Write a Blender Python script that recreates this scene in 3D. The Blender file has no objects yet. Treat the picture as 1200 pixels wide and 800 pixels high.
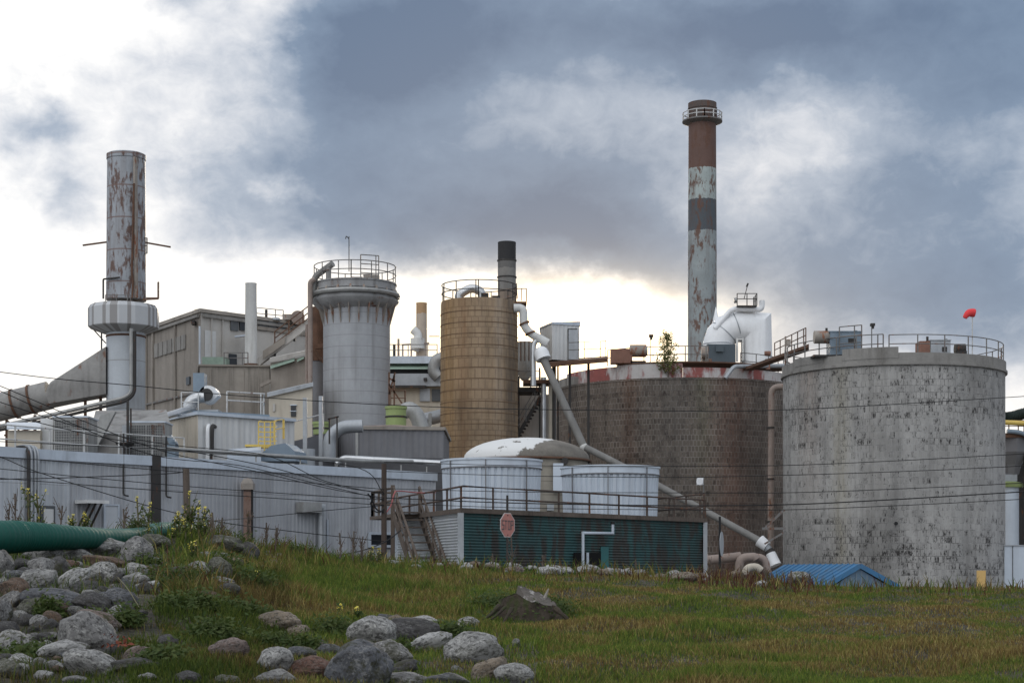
import bpy, math, random
import numpy as np
from mathutils import Vector, Matrix, noise as mnoise
random.seed(7); RNG = np.random.default_rng(11)
scene = bpy.context.scene
COL = scene.collection
F, HZ, CXP, EYE = 2000.0, 670.0, 600.0, 2.0     # focal length in photo pixels, horizon row, centre column, eye height

def V(px, py, Y):
    return Vector(((px-CXP)*Y/F, Y, EYE+(HZ-py)*Y/F))
def X(px, Y): return (px-CXP)*Y/F
def Z(py, Y): return EYE+(HZ-py)*Y/F

# ------------------------------------------------------------------ mesh builder
class MB:
    def __init__(s): s.v = []; s.f = []
    def add(s, vs, fs):
        o = len(s.v); s.v += [tuple(v) for v in vs]; s.f += [tuple(i+o for i in f) for f in fs]; return s
    def box(s, a, b):
        x0, y0, z0 = a; x1, y1, z1 = b
        return s.prism([(x0, y0), (x1, y0), (x1, y1), (x0, y1)], min(z0, z1), max(z0, z1))
    def prism(s, poly, z0, z1):
        n = len(poly)
        if sum(poly[i][0]*poly[(i+1) % n][1]-poly[(i+1) % n][0]*poly[i][1] for i in range(n)) < 0: poly = poly[::-1]
        zt = z1 if hasattr(z1, '__len__') else [z1]*n
        vs = [(p[0], p[1], z0) for p in poly]+[(p[0], p[1], z) for p, z in zip(poly, zt)]
        fs = [tuple(range(n-1, -1, -1)), tuple(range(n, 2*n))]+[(i, (i+1) % n, n+(i+1) % n, n+i) for i in range(n)]
        return s.add(vs, fs)
    def slab(s, pts, off):                     # planar polygon given thickness along vector off
        n = len(pts); off = Vector(off); pts = [Vector(p) for p in pts]
        nm = Vector()
        for i in range(n): nm += pts[i].cross(pts[(i+1) % n])
        if nm.dot(off) > 0: pts = pts[::-1]
        vs = pts+[p+off for p in pts]
        fs = [tuple(range(n)), tuple(range(2*n-1, n-1, -1))]+[((i+1) % n, i, n+i, n+(i+1) % n) for i in range(n)]
        return s.add(vs, fs)
    def bar(s, p, q, w, h=None):
        p = Vector(p); q = Vector(q); h = h or w; d = (q-p).normalized()
        u = d.cross(Vector((0, 0, 1)))
        if u.length < 1e-3: u = Vector((1, 0, 0))
        u.normalize(); v = u.cross(d).normalized()
        u *= w/2; v *= h/2
        vs = [p-u-v, p+u-v, p+u+v, p-u+v, q-u-v, q+u-v, q+u+v, q-u+v]
        return s.add(vs, [(0, 1, 2, 3), (7, 6, 5, 4), (0, 4, 5, 1), (1, 5, 6, 2), (2, 6, 7, 3), (3, 7, 4, 0)])
    def tube(s, pts, r, n=10, caps=True):
        pts = [Vector(p) for p in pts]; m = len(pts)
        rs = r if hasattr(r, '__len__') else [r]*m
        ts = [(pts[i+1]-pts[i]).normalized() for i in range(m-1)]
        t0 = ts[0]; u = t0.cross(Vector((0, 0, 1)))
        if u.length < 1e-3: u = Vector((1, 0, 0))
        u.normalize(); vs = []
        for i in range(m):
            ta = ts[max(i-1, 0)]; tb = ts[min(i, m-2)]
            u = (u-ta*u.dot(ta)).normalized(); w = ta.cross(u)
            nn = ta+tb; nn = nn.normalized() if nn.length > 1e-4 else ta
            for k in range(n):
                a = 2*math.pi*k/n; d = (u*math.cos(a)+w*math.sin(a))*rs[i]
                dn = ta.dot(nn)
                if dn > .3: d = d-ta*(d.dot(nn)/dn)
                vs.append(pts[i]+d)
            u = (u-tb*u.dot(tb)).normalized()
        fs = []
        for i in range(m-1):
            for k in range(n):
                a = i*n+k; b = i*n+(k+1) % n
                fs.append((a, b, b+n, a+n))
        if caps: fs += [tuple(range(n-1, -1, -1)), tuple(range((m-1)*n, m*n))]
        return s.add(vs, fs)
    def lathe(s, cx, cy, prof, n=48, rf=None, cap=(True, True), a0=0, a1=2*math.pi):
        full = abs(a1-a0-2*math.pi) < 1e-6; m = len(prof); cols = n if full else n+1; vs = []
        for r, z in prof:
            for k in range(cols):
                a = a0+(a1-a0)*k/n; rr = r*(rf(a, z) if rf else 1)
                vs.append((cx+rr*math.sin(a), cy-rr*math.cos(a), z))      # angle 0 faces the camera side
        fs = []
        for i in range(m-1):
            for k in range(n):
                a = i*cols+k; b = i*cols+(k+1) % cols
                fs.append((a, b, b+cols, a+cols))
        if full:
            if cap[0] and prof[0][0] > 1e-4: fs.append(tuple(range(cols-1, -1, -1)))
            if cap[1] and prof[-1][0] > 1e-4: fs.append(tuple(range((m-1)*cols, m*cols)))
        return s.add(vs, fs)
    def cyl(s, p, q, r, r2=None, n=14): return s.tube([p, q], [r, r if r2 is None else r2], n)
    def sphere(s, c, r, n=10, sz=1):
        c = Vector(c)
        return s.lathe(c.x, c.y, [(max(1e-5, r*math.sin(math.pi*i/n)), c.z-r*sz*math.cos(math.pi*i/n)) for i in range(n+1)], n=2*n, cap=(False, False))
    def corr(s, a, b, z0, z1, pitch=.15, amp=.02):       # upright sheet, vertical trapezoid ribs, from plan point a to b
        a = Vector((a[0], a[1])); b = Vector((b[0], b[1])); d = b-a; L = d.length; d /= L; nrm = Vector((d.y, -d.x))
        n = max(1, int(L/pitch)); p = L/n; xs = []
        for i in range(n):
            for f_, o in ((0, 0), (.45, 0), (.55, 1), (.9, 1)): xs.append(((i+f_)*p, o))
        xs.append((L, 0)); vs = []
        for x, o in xs:
            q = a+d*x+nrm*(o*amp); vs += [(q.x, q.y, z0), (q.x, q.y, z1)]
        return s.add(vs, [(2*i, 2*i+2, 2*i+3, 2*i+1) for i in range(len(xs)-1)])
    def hcorr(s, a, b, z0, z1, pitch=.1, amp=.022, sub=6):   # upright sheet with horizontal waves
        a = Vector((a[0], a[1])); b = Vector((b[0], b[1])); d = (b-a).normalized(); nrm = Vector((d.y, -d.x))
        n = int((z1-z0)/pitch*sub); vs = []
        for i in range(n+1):
            z = z0+(z1-z0)*i/n; o = amp*math.sin(2*math.pi*i/sub)
            for q in (a, b): vs.append((q.x+nrm.x*o, q.y+nrm.y*o, z))
        return s.add(vs, [(2*i, 2*i+1, 2*i+3, 2*i+2) for i in range(n)])
    def rail(s, path, h=1.05, step=1.6, r=.025, rails=(1, .55), post=True, closed=False):
        P = [Vector(p) for p in path]
        if closed: P.append(P[0])
        up = Vector((0, 0, 1))
        for k in rails: s.tube([p+up*h*k for p in P], r, 6)
        if post:
            acc = 0; s.bar(P[0], P[0]+up*h, r*2)
            for a, b in zip(P, P[1:]):
                L = (b-a).length; t = step-acc
                while t <= L:
                    q = a.lerp(b, t/L); s.bar(q, q+up*h, r*2); t += step
                acc = L-(t-step)
            s.bar(P[-1], P[-1]+up*h, r*2)
        return s
    def ladder(s, p, q, w, step=.3, r=.02, side=(1, 0, 0)):
        p = Vector(p); q = Vector(q); sd = Vector(side)*w/2
        s.bar(p-sd, q-sd, r*2); s.bar(p+sd, q+sd, r*2); n = int((q-p).length/step)
        for i in range(1, n): c = p.lerp(q, i/n); s.bar(c-sd, c+sd, r*1.6)
        return s

def curve(pts, k=6):
    P = [Vector(p) for p in pts]; Q = [P[0]*2-P[1]]+P+[P[-1]*2-P[-2]]; out = []
    for i in range(1, len(Q)-2):
        a, b, c, d = Q[i-1:i+3]
        for j in range(k):
            t = j/k
            out.append(.5*((2*b)+(c-a)*t+(2*a-5*b+4*c-d)*t*t+(3*b-a-3*c+d)*t**3))
    out.append(P[-1]); return out
def bend(pts, rad, k=5):                      # polyline with rounded elbows
    P = [Vector(p) for p in pts]; out = [P[0]]
    for a, b, c in zip(P, P[1:], P[2:]):
        r = min(rad, (a-b).length*.49, (c-b).length*.49)
        p = b+(a-b).normalized()*r; q = b+(c-b).normalized()*r
        for j in range(k+1):
            t = j/k; out.append(p.lerp(b, t).lerp(b.lerp(q, t), t))
    out.append(P[-1]); return out
def px(pts, Y): return [V(p[0], p[1], p[2] if len(p) > 2 else Y) for p in pts]

# ------------------------------------------------------------------ objects
ORG = {}
def thing(name, label, cat, loc, group=None):
    o = bpy.data.objects.new(name, None); COL.objects.link(o); o.empty_display_size = .3
    o.location = loc; ORG[o.name] = Vector(loc); o['label'] = label; o['category'] = cat
    if group: o['group'] = group
    return o
def mesh_of(mb, name, loc, m, smooth=True, ang=35):
    me = bpy.data.meshes.new(name)
    me.from_pydata([(v[0]-loc[0], v[1]-loc[1], v[2]-loc[2]) for v in mb.v], [], mb.f)
    me.materials.append(m)
    if smooth:
        me.polygons.foreach_set('use_smooth', [True]*len(me.polygons)); me.set_sharp_from_angle(angle=math.radians(ang))
    me.update(); return me
def part(name, mb, m, parent, label=None, smooth=True, ang=35):
    loc = ORG[parent.name]; o = bpy.data.objects.new(name, mesh_of(mb, name, loc, m, smooth, ang)); COL.objects.link(o)
    o.parent = parent; ORG[o.name] = loc
    if label: o['label'] = label
    return o
def solo(name, mb, m, label, cat, loc=None, group=None, kind=None, smooth=True, ang=35):
    if loc is None:
        zs = min(v[2] for v in mb.v); n = len(mb.v)
        loc = (sum(v[0] for v in mb.v)/n, sum(v[1] for v in mb.v)/n, zs)
    o = bpy.data.objects.new(name, mesh_of(mb, name, loc, m, smooth, ang)); COL.objects.link(o); o.location = loc; ORG[o.name] = Vector(loc)
    if label: o['label'] = label
    if cat: o['category'] = cat
    if group: o['group'] = group
    if kind: o['kind'] = kind
    return o

# ------------------------------------------------------------------ materials
class NT:
    def __init__(s, tree): s.t = tree; s.n = tree.nodes; s.l = tree.links
    def new(s, typ, **kw):
        n = s.n.new(typ)
        for k, v in kw.items(): setattr(n, k, v)
        return n
    def put(s, sock, v):
        if hasattr(v, 'is_output') or hasattr(v, 'links'): s.l.new(v, sock)
        else: sock.default_value = v
    def math(s, op, a, b=0.0, c=None, clamp=False):
        n = s.new('ShaderNodeMath', operation=op, use_clamp=clamp); s.put(n.inputs[0], a); s.put(n.inputs[1], b)
        if c is not None: s.put(n.inputs[2], c)
        return n.outputs[0]
    def mix(s, f, a, b, mode='MIX'):
        n = s.new('ShaderNodeMix', data_type='RGBA', blend_type=mode); s.put(n.inputs[0], f)
        s.put(n.inputs[6], a if not isinstance(a, tuple) else (*a, 1)[:4]); s.put(n.inputs[7], b if not isinstance(b, tuple) else (*b, 1)[:4]); return n.outputs[2]
    def ramp(s, f, stops, interp='LINEAR'):
        n = s.new('ShaderNodeValToRGB'); cr = n.color_ramp; cr.interpolation = interp
        while len(cr.elements) < len(stops): cr.elements.new(.5)
        for e, (p, c) in zip(cr.elements, stops):
            e.position = p; e.color = (c, c, c, 1) if not hasattr(c, '__len__') else (*c, 1)[:4]
        s.put(n.inputs[0], f); return n.outputs[0]
    def noise(s, vec, scale, detail=4, rough=.55, dist=0):
        n = s.new('ShaderNodeTexNoise'); s.put(n.inputs['Vector'], vec); n.inputs['Scale'].default_value = scale
        n.inputs['Detail'].default_value = detail; n.inputs['Roughness'].default_value = rough; n.inputs['Distortion'].default_value = dist; return n.outputs[0]
    def mapping(s, vec, scale=(1, 1, 1), loc=(0, 0, 0)):
        n = s.new('ShaderNodeMapping'); s.put(n.inputs[0], vec); n.inputs['Scale'].default_value = scale; n.inputs['Location'].default_value = loc; return n.outputs[0]
    def xyz(s, vec):
        n = s.new('ShaderNodeSeparateXYZ'); s.put(n.inputs[0], vec); return n.outputs
    def comb(s, x, y, z):
        n = s.new('ShaderNodeCombineXYZ'); s.put(n.inputs[0], x); s.put(n.inputs[1], y); s.put(n.inputs[2], z); return n.outputs[0]

def mat_base(name, rough=.7, metal=0.0, spec=.4):
    m = bpy.data.materials.new(name); m.use_nodes = True; nt = NT(m.node_tree); b = nt.n['Principled BSDF']
    b.inputs['Roughness'].default_value = rough; b.inputs['Metallic'].default_value = metal; b.inputs['Specular IOR Level'].default_value = spec
    return m, nt, b
def bump(nt, b, h, strength=.3, dist=.02):
    n = nt.new('ShaderNodeBump'); n.inputs['Strength'].default_value = strength; n.inputs['Distance'].default_value = dist
    nt.put(n.inputs['Height'], h); nt.l.new(n.outputs[0], b.inputs['Normal'])
def sc(c, k): return tuple(min(1, x*k) for x in c)
def layers(nt, vec, col, var=.18, vs=.8, streak=None, rust=None, seed=0.0):
    """surface wear shared by the painted and bare materials: tone drift, vertical run marks, patches of rust or peeled paint"""
    v = nt.mapping(vec, loc=(seed*3.1, seed*1.7, seed*2.3))
    n1 = nt.noise(v, vs, 6); n2 = nt.noise(v, vs*9, 4)
    f = nt.math('ADD', nt.math('MULTIPLY', n1, .7), nt.math('MULTIPLY', n2, .3))
    fac = nt.ramp(f, [(.32, 1-var), (.68, 1+var)])
    n = nt.mix(1.0, col, fac, 'MULTIPLY')
    if streak:
        c, amt, sx = streak[:3]; szz = streak[3] if len(streak) > 3 else .12
        a = nt.noise(nt.mapping(v, scale=(sx, sx, sx*szz)), 1.0, 5, .6); g = nt.noise(v, .35, 3)
        k = nt.math('MULTIPLY', nt.ramp(a, [(.48, 0), (.72, 1)]), nt.ramp(g, [(.35, .25), (.65, 1)]))
        n = nt.mix(nt.math('MULTIPLY', k, amt), n, c)
    if rust:
        c, th, rs = rust[:3]
        a = nt.math('ADD', nt.math('MULTIPLY', nt.noise(nt.mapping(v, scale=(rs, rs, rs*.45)), 1.0, 8, .66, .4), .55), nt.math('MULTIPLY', nt.noise(nt.mapping(v, scale=(rs*3.7, rs*3.7, rs*1.1)), 1.0, 6, .62), .45)); th = .5+(th-.5)*.72
        n2_ = nt.mix(nt.noise(v, rs*6, 3), sc(c, .55), sc(c, 1.35))
        n = nt.mix(nt.ramp(a, [(th-.01, 0), (th+.05, .92)]), n, n2_)
    return n
def wmat(name, col, rough=.7, metal=0.0, var=.18, vs=.8, streak=None, rust=None, bmp=.12, bs=14, seed=0.0, bands=None, seams=None, panels=None):
    m, nt, b = mat_base(name, rough, metal)
    tc = nt.new('ShaderNodeTexCoord').outputs['Object']; base = col
    if bands:                                             # paint bands up the height: [(z, colour), ...]
        z = nt.xyz(tc)[2]; top = bands[-1][0]
        zz = nt.math('ADD', z, nt.math('MULTIPLY', nt.math('SUBTRACT', nt.noise(tc, 3, 4), .5), .35))
        base = nt.ramp(nt.math('DIVIDE', zz, top), [(0 if i == 0 else bands[i-1][0]/top, c) for i, (h, c) in enumerate(bands)], 'CONSTANT')
    else: base = (*col, 1)
    c = layers(nt, tc, base if not isinstance(base, tuple) else base, var, vs, streak, rust, seed)
    if seams:                                             # thin dark course joints each `p` metres
        p, w, sc_ = seams; z = nt.xyz(tc)[2]; fr = nt.math('FRACT', nt.math('DIVIDE', z, p))
        k = nt.math('LESS_THAN', fr, w/p); c = nt.mix(nt.math('MULTIPLY', k, .7), c, sc_)
    if panels:                                            # separate sheets: each a slightly different tone, with lap lines
        w, amt, lap = panels; X_ = nt.xyz(tc); al = nt.math('DIVIDE', nt.math('ADD', nt.math('MULTIPLY', X_[0], .69), nt.math('MULTIPLY', X_[1], .73)), w)
        lev = nt.math('DIVIDE', nt.math('ADD', X_[2], nt.math('MULTIPLY', nt.noise(tc, .3, 2), .12)), lap); wn = nt.new('ShaderNodeTexWhiteNoise', noise_dimensions='2D'); nt.put(wn.inputs['Vector'], nt.comb(nt.math('FLOOR', al), nt.math('FLOOR', lev), 0.0))
        c = nt.mix(1.0, c, nt.ramp(wn.outputs[0], [(0, 1-amt), (1, 1+amt)]), 'MULTIPLY')
        ln = nt.math('MULTIPLY', nt.math('LESS_THAN', nt.math('FRACT', lev), .025/lap), .5); c = nt.mix(ln, c, (.09, .085, .08))
    nt.put(b.inputs['Base Color'], c)
    if bmp: bump(nt, b, nt.noise(tc, bs, 5), bmp, .03)
    return m
def tile_mat(name, R, bw, bh, ca, cb, mort, spall=(.02, .018, .016), spall_amt=.3, streaks=(), rough=.85, mw=.02, zoned=None, var=.25):
    """glazed tile / stave block courses wrapped round a tank of radius R"""
    m, nt, b = mat_base(name, rough)
    tc = nt.new('ShaderNodeTexCoord').outputs['Object']; x, y, z = nt.xyz(tc)
    u = nt.math('MULTIPLY', nt.math('ARCTAN2', x, nt.math('MULTIPLY', y, -1.0)), R)
    wob = nt.math('MULTIPLY', nt.math('SUBTRACT', nt.noise(tc, 2.5, 3), .5), .05)
    uv = nt.comb(nt.math('ADD', u, wob), nt.math('ADD', z, wob), 0.0)
    def brick(c1, c2, mo, w, h, ms=mw, sm=.1):
        n = nt.new('ShaderNodeTexBrick'); nt.put(n.inputs['Vector'], uv); n.offset = .5
        for k, c in (('Color1', c1), ('Color2', c2), ('Mortar', mo)): n.inputs[k].default_value = (*c, 1)
        n.inputs['Scale'].default_value = 1; n.inputs['Mortar Size'].default_value = ms; n.inputs['Mortar Smooth'].default_value = sm
        n.inputs['Brick Width'].default_value = w; n.inputs['Row Height'].default_value = h; n.inputs['Bias'].default_value = 0; return n
    bk = brick(ca, cb, mort, bw, bh); rnd = brick((0, 0, 0), (1, 1, 1), (.5, .5, .5), bw, bh)
    col = layers(nt, tc, bk.outputs[0], var, .5, None, None)
    # run marks along the wrapped coordinate
    for (u0, wd, c, amt, ztop) in streaks:
        du = nt.math('DIVIDE', nt.math('SUBTRACT', nt.math('ADD', u, nt.math('MULTIPLY', nt.math('SUBTRACT', nt.noise(tc, .6, 4), .5), wd*1.3)), u0), wd)
        g = nt.math('POWER', 2.718, nt.math('MULTIPLY', nt.math('MULTIPLY', du, du), -1.0))
        n_ = nt.noise(nt.comb(nt.math('MULTIPLY', u, 5.0), nt.math('MULTIPLY', z, .5), 0.0), 1.0, 5)
        k = nt.math('MULTIPLY', nt.math('MULTIPLY', g, nt.ramp(n_, [(.3, .3), (.7, 1)])), amt)
        if ztop: k = nt.math('MULTIPLY', k, nt.ramp(nt.math('DIVIDE', z, ztop), [(.25, .0), (1, 1)]))
        col = nt.mix(k, col, c)
    # broad damp and washed areas, long run marks below the rim
    big = nt.noise(nt.mapping(tc, scale=(1, 1, .45)), .28, 5, .6); col = nt.mix(1.0, col, nt.ramp(big, [(.34, .68), (.5, 1), (.66, 1.2)]), 'MULTIPLY')
    run = nt.noise(nt.comb(nt.math('MULTIPLY', u, 2.2), nt.math('MULTIPLY', z, .10), 0.0), 1.0, 6, .65); col = nt.mix(1.0, col, nt.ramp(run, [(.34, .80), (.50, 1), (.66, 1.08)]), 'MULTIPLY')
    # spalled faces and open joints: ragged upright bits, gathered in patches and along some courses
    row = nt.math('FLOOR', nt.math('DIVIDE', z, bh)); wn = nt.new('ShaderNodeTexWhiteNoise', noise_dimensions='1D'); nt.put(wn.inputs[1], row)
    a = nt.math('ADD', nt.math('MULTIPLY', nt.noise(nt.comb(nt.math('MULTIPLY', u, 8.0), nt.math('MULTIPLY', z, 2.1), 0.0), 1.0, 5, .75), .6), nt.math('MULTIPLY', nt.noise(nt.comb(nt.math('MULTIPLY', u, 26.0), nt.math('MULTIPLY', z, 6.5), 3.0), 1.0, 5, .7), .4))
    zone = nt.ramp(nt.noise(nt.mapping(tc, scale=(1, 1, 1.9)), .62, 5, .65), [(.36, 0), (.66, 1)])
    zone = nt.math('MULTIPLY', zone, nt.ramp(wn.outputs[0], [(0, .35), (1, 1.0)]))
    if zoned: zone = nt.math('MULTIPLY', nt.math('ADD', zone, .2), nt.ramp(nt.math('DIVIDE', z, zoned[0]), zoned[1]))
    rowz = nt.math('FRACT', nt.math('DIVIDE', z, bh)); inrow = nt.ramp(rowz, [(0, .2), (.12, 1), (.75, 1), (.95, .2)])
    th = nt.math('SUBTRACT', .605, nt.math('MULTIPLY', zone, .125)); rr = nt.math('MULTIPLY', nt.math('SUBTRACT', nt.math('ADD', a, nt.math('MULTIPLY', nt.math('SUBTRACT', rnd.outputs[0], .5), .10)), th), 30.0, clamp=True)
    jn = nt.math('MULTIPLY', bk.outputs[1], nt.ramp(nt.math('ADD', nt.math('MULTIPLY', nt.noise(tc, 3.2, 5, .7), .6), nt.math('MULTIPLY', zone, .3)), [(.36, 0), (.50, 1)]))
    pale = nt.math('MULTIPLY', nt.ramp(nt.noise(nt.comb(nt.math('MULTIPLY', u, 5.0), nt.math('MULTIPLY', z, 1.6), 9.0), 1.0, 6, .7), [(.60, 0), (.64, .35)]), inrow); col = nt.mix(pale, col, mort)
    k_ = nt.math('MAXIMUM', nt.math('MULTIPLY', rr, inrow), nt.math('MULTIPLY', jn, .85)); col = nt.mix(nt.math('MULTIPLY', k_, spall_amt, clamp=True), col, spall)
    nt.put(b.inputs['Base Color'], col)
    hgt = nt.math('SUBTRACT', nt.math('SUBTRACT', 1.0, bk.outputs[1]), nt.math('MULTIPLY', k_, spall_amt))
    bump(nt, b, nt.math('ADD', hgt, nt.math('MULTIPLY', nt.noise(tc, 8, 5), .5)), .5, .02)
    return m

RUST = (.16, .062, .028); DIRT = (.05, .042, .036)
M = {}
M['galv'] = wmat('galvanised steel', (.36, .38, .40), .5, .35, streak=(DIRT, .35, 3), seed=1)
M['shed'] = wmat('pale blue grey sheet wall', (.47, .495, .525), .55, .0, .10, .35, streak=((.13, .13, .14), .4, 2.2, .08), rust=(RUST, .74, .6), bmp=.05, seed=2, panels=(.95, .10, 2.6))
M['shed_shaded'] = wmat('weathered sheet wall shaded tone', (.37, .382, .405), .55, .0, .13, .3, streak=((.10, .10, .11), .5, 2.0, .08), rust=(RUST, .72, .6), bmp=.05, seed=3, panels=(.95, .11, 2.6))  # same sheeting, painted darker to stand for its angle to the light
M['flash'] = wmat('roof edge flashing', (.52, .57, .63), .35, .3, .12, streak=(DIRT, .3, 2), seed=4)
M['dark'] = wmat('dark iron', (.045, .042, .04), .7, .2, rust=(RUST, .6, 2), seed=5)
M['rail'] = wmat('railing steel', (.17, .165, .16), .65, .2, rust=(RUST, .57, 2), seed=6)
M['railw'] = wmat('railing pale paint', (.50, .50, .49), .6, 0, rust=(RUST, .6, 3), seed=6.5)
M['rust'] = wmat('rusted steel', (.13, .07, .045), .85, .1, .35, 1.5, streak=((.03, .02, .016), .6, 4), bmp=.25, seed=7)
M['rustpipe'] = wmat('pinkish primer pipe', (.27, .215, .185), .7, 0, .2, 1, rust=(RUST, .58, 1.5), seed=8)
M['white'] = wmat('white painted steel', (.78, .79, .80), .5, 0, .07, .5, streak=((.35, .34, .33), .35, 2.5), rust=(RUST, .75, 1.2), seed=9)
M['whitedirty'] = wmat('off white painted steel', (.60, .60, .58), .6, 0, .12, .6, streak=((.2, .17, .14), .5, 3), rust=(RUST, .66, 1.1), seed=10)
M['silver'] = wmat('silver lagging', (.55, .56, .57), .35, .75, .12, 2, streak=(DIRT, .3, 3), seed=11)
M['pipegrey'] = wmat('grey pipe steel', (.33, .33, .32), .5, .4, .2, 1, streak=(DIRT, .4, 4), rust=(RUST, .66, 1.2), seed=12)
M['duct'] = wmat('weathered duct steel', (.27, .262, .25), .7, .1, .22, .6, streak=((.05, .04, .035), .6, 2), rust=(RUST, .62, .7), bmp=.2, seed=13)
M['tan'] = wmat('tan mill cladding', (.285, .255, .222), .85, 0, .16, .3, streak=((.07, .055, .045), .75, 1.1, .07), seed=14)
M['tan2'] = wmat('stained tan cladding', (.31, .28, .245), .85, 0, .18, .4, streak=((.06, .05, .042), .85, 2.2, .06), seed=15)
M['beige'] = wmat('pale mill cladding', (.46, .44, .41), .8, 0, .12, .4, streak=((.13, .11, .09), .6, 1.6, .07), seed=16)
M['cream'] = wmat('cream sheet wall', (.50, .45, .37), .75, 0, .1, .5, streak=((.2, .16, .12), .55, 2, .08), seed=17)
M['creamw'] = wmat('white roof house sheet', (.58, .585, .58), .6, 0, .1, .5, streak=((.22, .2, .18), .5, 2.2, .07), seed=18)
M['conc'] = wmat('grey concrete', (.24, .23, .215), .9, 0, .2, .8, streak=((.08, .07, .06), .7, 2.5, .1), bmp=.25, seed=19)
M['roofdark'] = wmat('dark roof felt', (.09, .09, .095), .9, 0, .2, seed=20)
M['lowgrey'] = wmat('slate grey sheet wall', (.175, .175, .185), .6, 0, .1, .5, streak=((.07, .06, .055), .5, 2, .08), seed=21)
M['louvre'] = wmat('dusty louvre', (.10, .105, .11), .7, .1, .2, 2, seed=22)
M['copper'] = wmat('pale green sheet', (.25, .33, .27), .7, 0, .2, 1, rust=(RUST, .66, 1), seed=23)
M['greentank'] = wmat('moss green paint', (.25, .31, .12), .55, 0, .12, 1, rust=(RUST, .66, 2), seed=24)
M['yellow'] = wmat('safety yellow paint', (.62, .45, .11), .55, 0, .12, 2, rust=(RUST, .66, 3), seed=25)
M['teal'] = wmat('teal green slatted sheet', (.032, .085, .085), .55, .0, .3, .45, streak=((.03, .026, .024), .75, .9, .5), rust=((.05, .040, .034), .49, .9), bmp=.03, seed=26, panels=(2.4, .16, 1.3))
M['slat'] = wmat('bare galvanised slats', (.50, .52, .53), .45, .35, .14, .6, streak=((.12, .10, .09), .55, 1.5, .15), bmp=.03, seed=27, panels=(2.4, .10, 1.3))
M['barrel'] = wmat('pale blue barrel sheet', (.55, .61, .68), .5, 0, .07, .5, streak=((.27, .28, .3), .4, 3, .06), seed=28)
M['bluegrey'] = wmat('blue grey cowl paint', (.20, .255, .31), .5, .1, .12, 1, seed=29)
M['blue'] = wmat('blue ribbed roof', (.045, .155, .30), .6, 0, .18, 1.2, streak=((.09, .12, .15), .6, 3), seed=30)
M['blueside'] = wmat('blue shed wall', (.17, .26, .36), .55, 0, .08, 1, seed=31)
M['ochre'] = wmat('faded ochre paint', (.64, .42, .16), .7, 0, .1, 3, streak=((.4, .25, .12), .4, 6), seed=32)
M['wornpipe'] = wmat('worn pipe paint', (.19, .185, .175), .7, 0, .15, 1, streak=(DIRT, .4, 3), seed=41)
M['dullred'] = wmat('dull red cable', (.36, .10, .10), .7, seed=44); M['darkwood'] = wmat('dark pole wood', (.075, .055, .045), .9, 0, .25, 2, streak=((.03, .025, .02), .8, 14, .04), bmp=.4, bs=30, seed=45)
M['void'] = wmat('unlit opening', (.004, .004, .004), 1.0, 0, .1, bmp=0, seed=42); M['railbrown'] = wmat('dark brown railing', (.075, .055, .045), .75, .1, rust=(RUST, .56, 2), seed=43)
M['black'] = wmat('black rubber', (.012, .012, .013), .7, 0, .2, 4, seed=33)
M['glass'] = wmat('dark window glass', (.02, .023, .027), .12, 0, .1, bmp=0, seed=34)
M['wood'] = wmat('weathered pole wood', (.12, .095, .078), .9, 0, .25, 2, streak=((.04, .03, .025), .8, 14, .04), bmp=.4, bs=30, seed=35)
M['brownpost'] = wmat('brown painted post', (.19, .125, .10), .8, 0, .2, 2, rust=(RUST, .6, 2), seed=36)
M['peelred'] = wmat('red paint peeling from white', (.50, .48, .47), .7, 0, .12, 1, streak=((.2, .12, .1), .5, 3), rust=((.26, .055, .045), .49, .42), seed=37.3)
M['motor'] = wmat('rusty motor casing', (.28, .25, .22), .7, .1, .25, 2, rust=((.25, .10, .05), .53, 1.4), seed=38)
M['red'] = wmat('faded red sock cloth', (.72, .055, .06), .8, 0, .1, 3, seed=39)
M['bricky'] = wmat('brick red casing', (.22, .115, .085), .8, 0, .2, 2, rust=(RUST, .6, 1.4), seed=40)
M['rusty_int'] = M['rust']
# ------------------------------------------------------------------ camera, light, sky
cam = bpy.data.objects.new('camera', bpy.data.cameras.new('camera')); COL.objects.link(cam); scene.camera = cam
cam.location = (0, 0, EYE); cam.rotation_euler = (math.pi/2, 0, 0)
cam.data.sensor_width = 36; cam.data.lens = 36*F/1200; cam.data.shift_y = (HZ-400)/1200
cam.data.clip_start = .3; cam.data.clip_end = 9000
SUN_AZ, SUN_EL = math.radians(2.6), math.radians(9)
sd = bpy.data.lights.new('sun', 'SUN'); sd.energy = 3.2; sd.angle = math.radians(14); sd.color = (1, .87, .70)
sun = bpy.data.objects.new('sun', sd); COL.objects.link(sun); sun.location = (0, 0, 60)
dirv = Vector((math.sin(SUN_AZ)*math.cos(SUN_EL), math.cos(SUN_AZ)*math.cos(SUN_EL), math.sin(SUN_EL)))
sun.rotation_euler = dirv.to_track_quat('Z', 'Y').to_euler()
W = bpy.data.worlds.new('World'); scene.world = W; W.use_nodes = True; W.cycles.sampling_method = 'MANUAL'; W.cycles.sample_map_resolution = 512
nt = NT(W.node_tree); bg = nt.n['Background']; bg.inputs[1].default_value = .1
sky = nt.new('ShaderNodeTexSky', sky_type='NISHITA'); sky.sun_disc = False; sky.sun_elevation = SUN_EL; sky.sun_rotation = SUN_AZ
tc = nt.new('ShaderNodeTexCoord').outputs['Generated']
dx, dy, dz = nt.xyz(tc)
az = nt.math('ARCTAN2', dx, dy); el = nt.math('ARCTAN2', dz, nt.math('POWER', nt.math('ADD', nt.math('MULTIPLY', dx, dx), nt.math('MULTIPLY', dy, dy)), .5))
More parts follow.
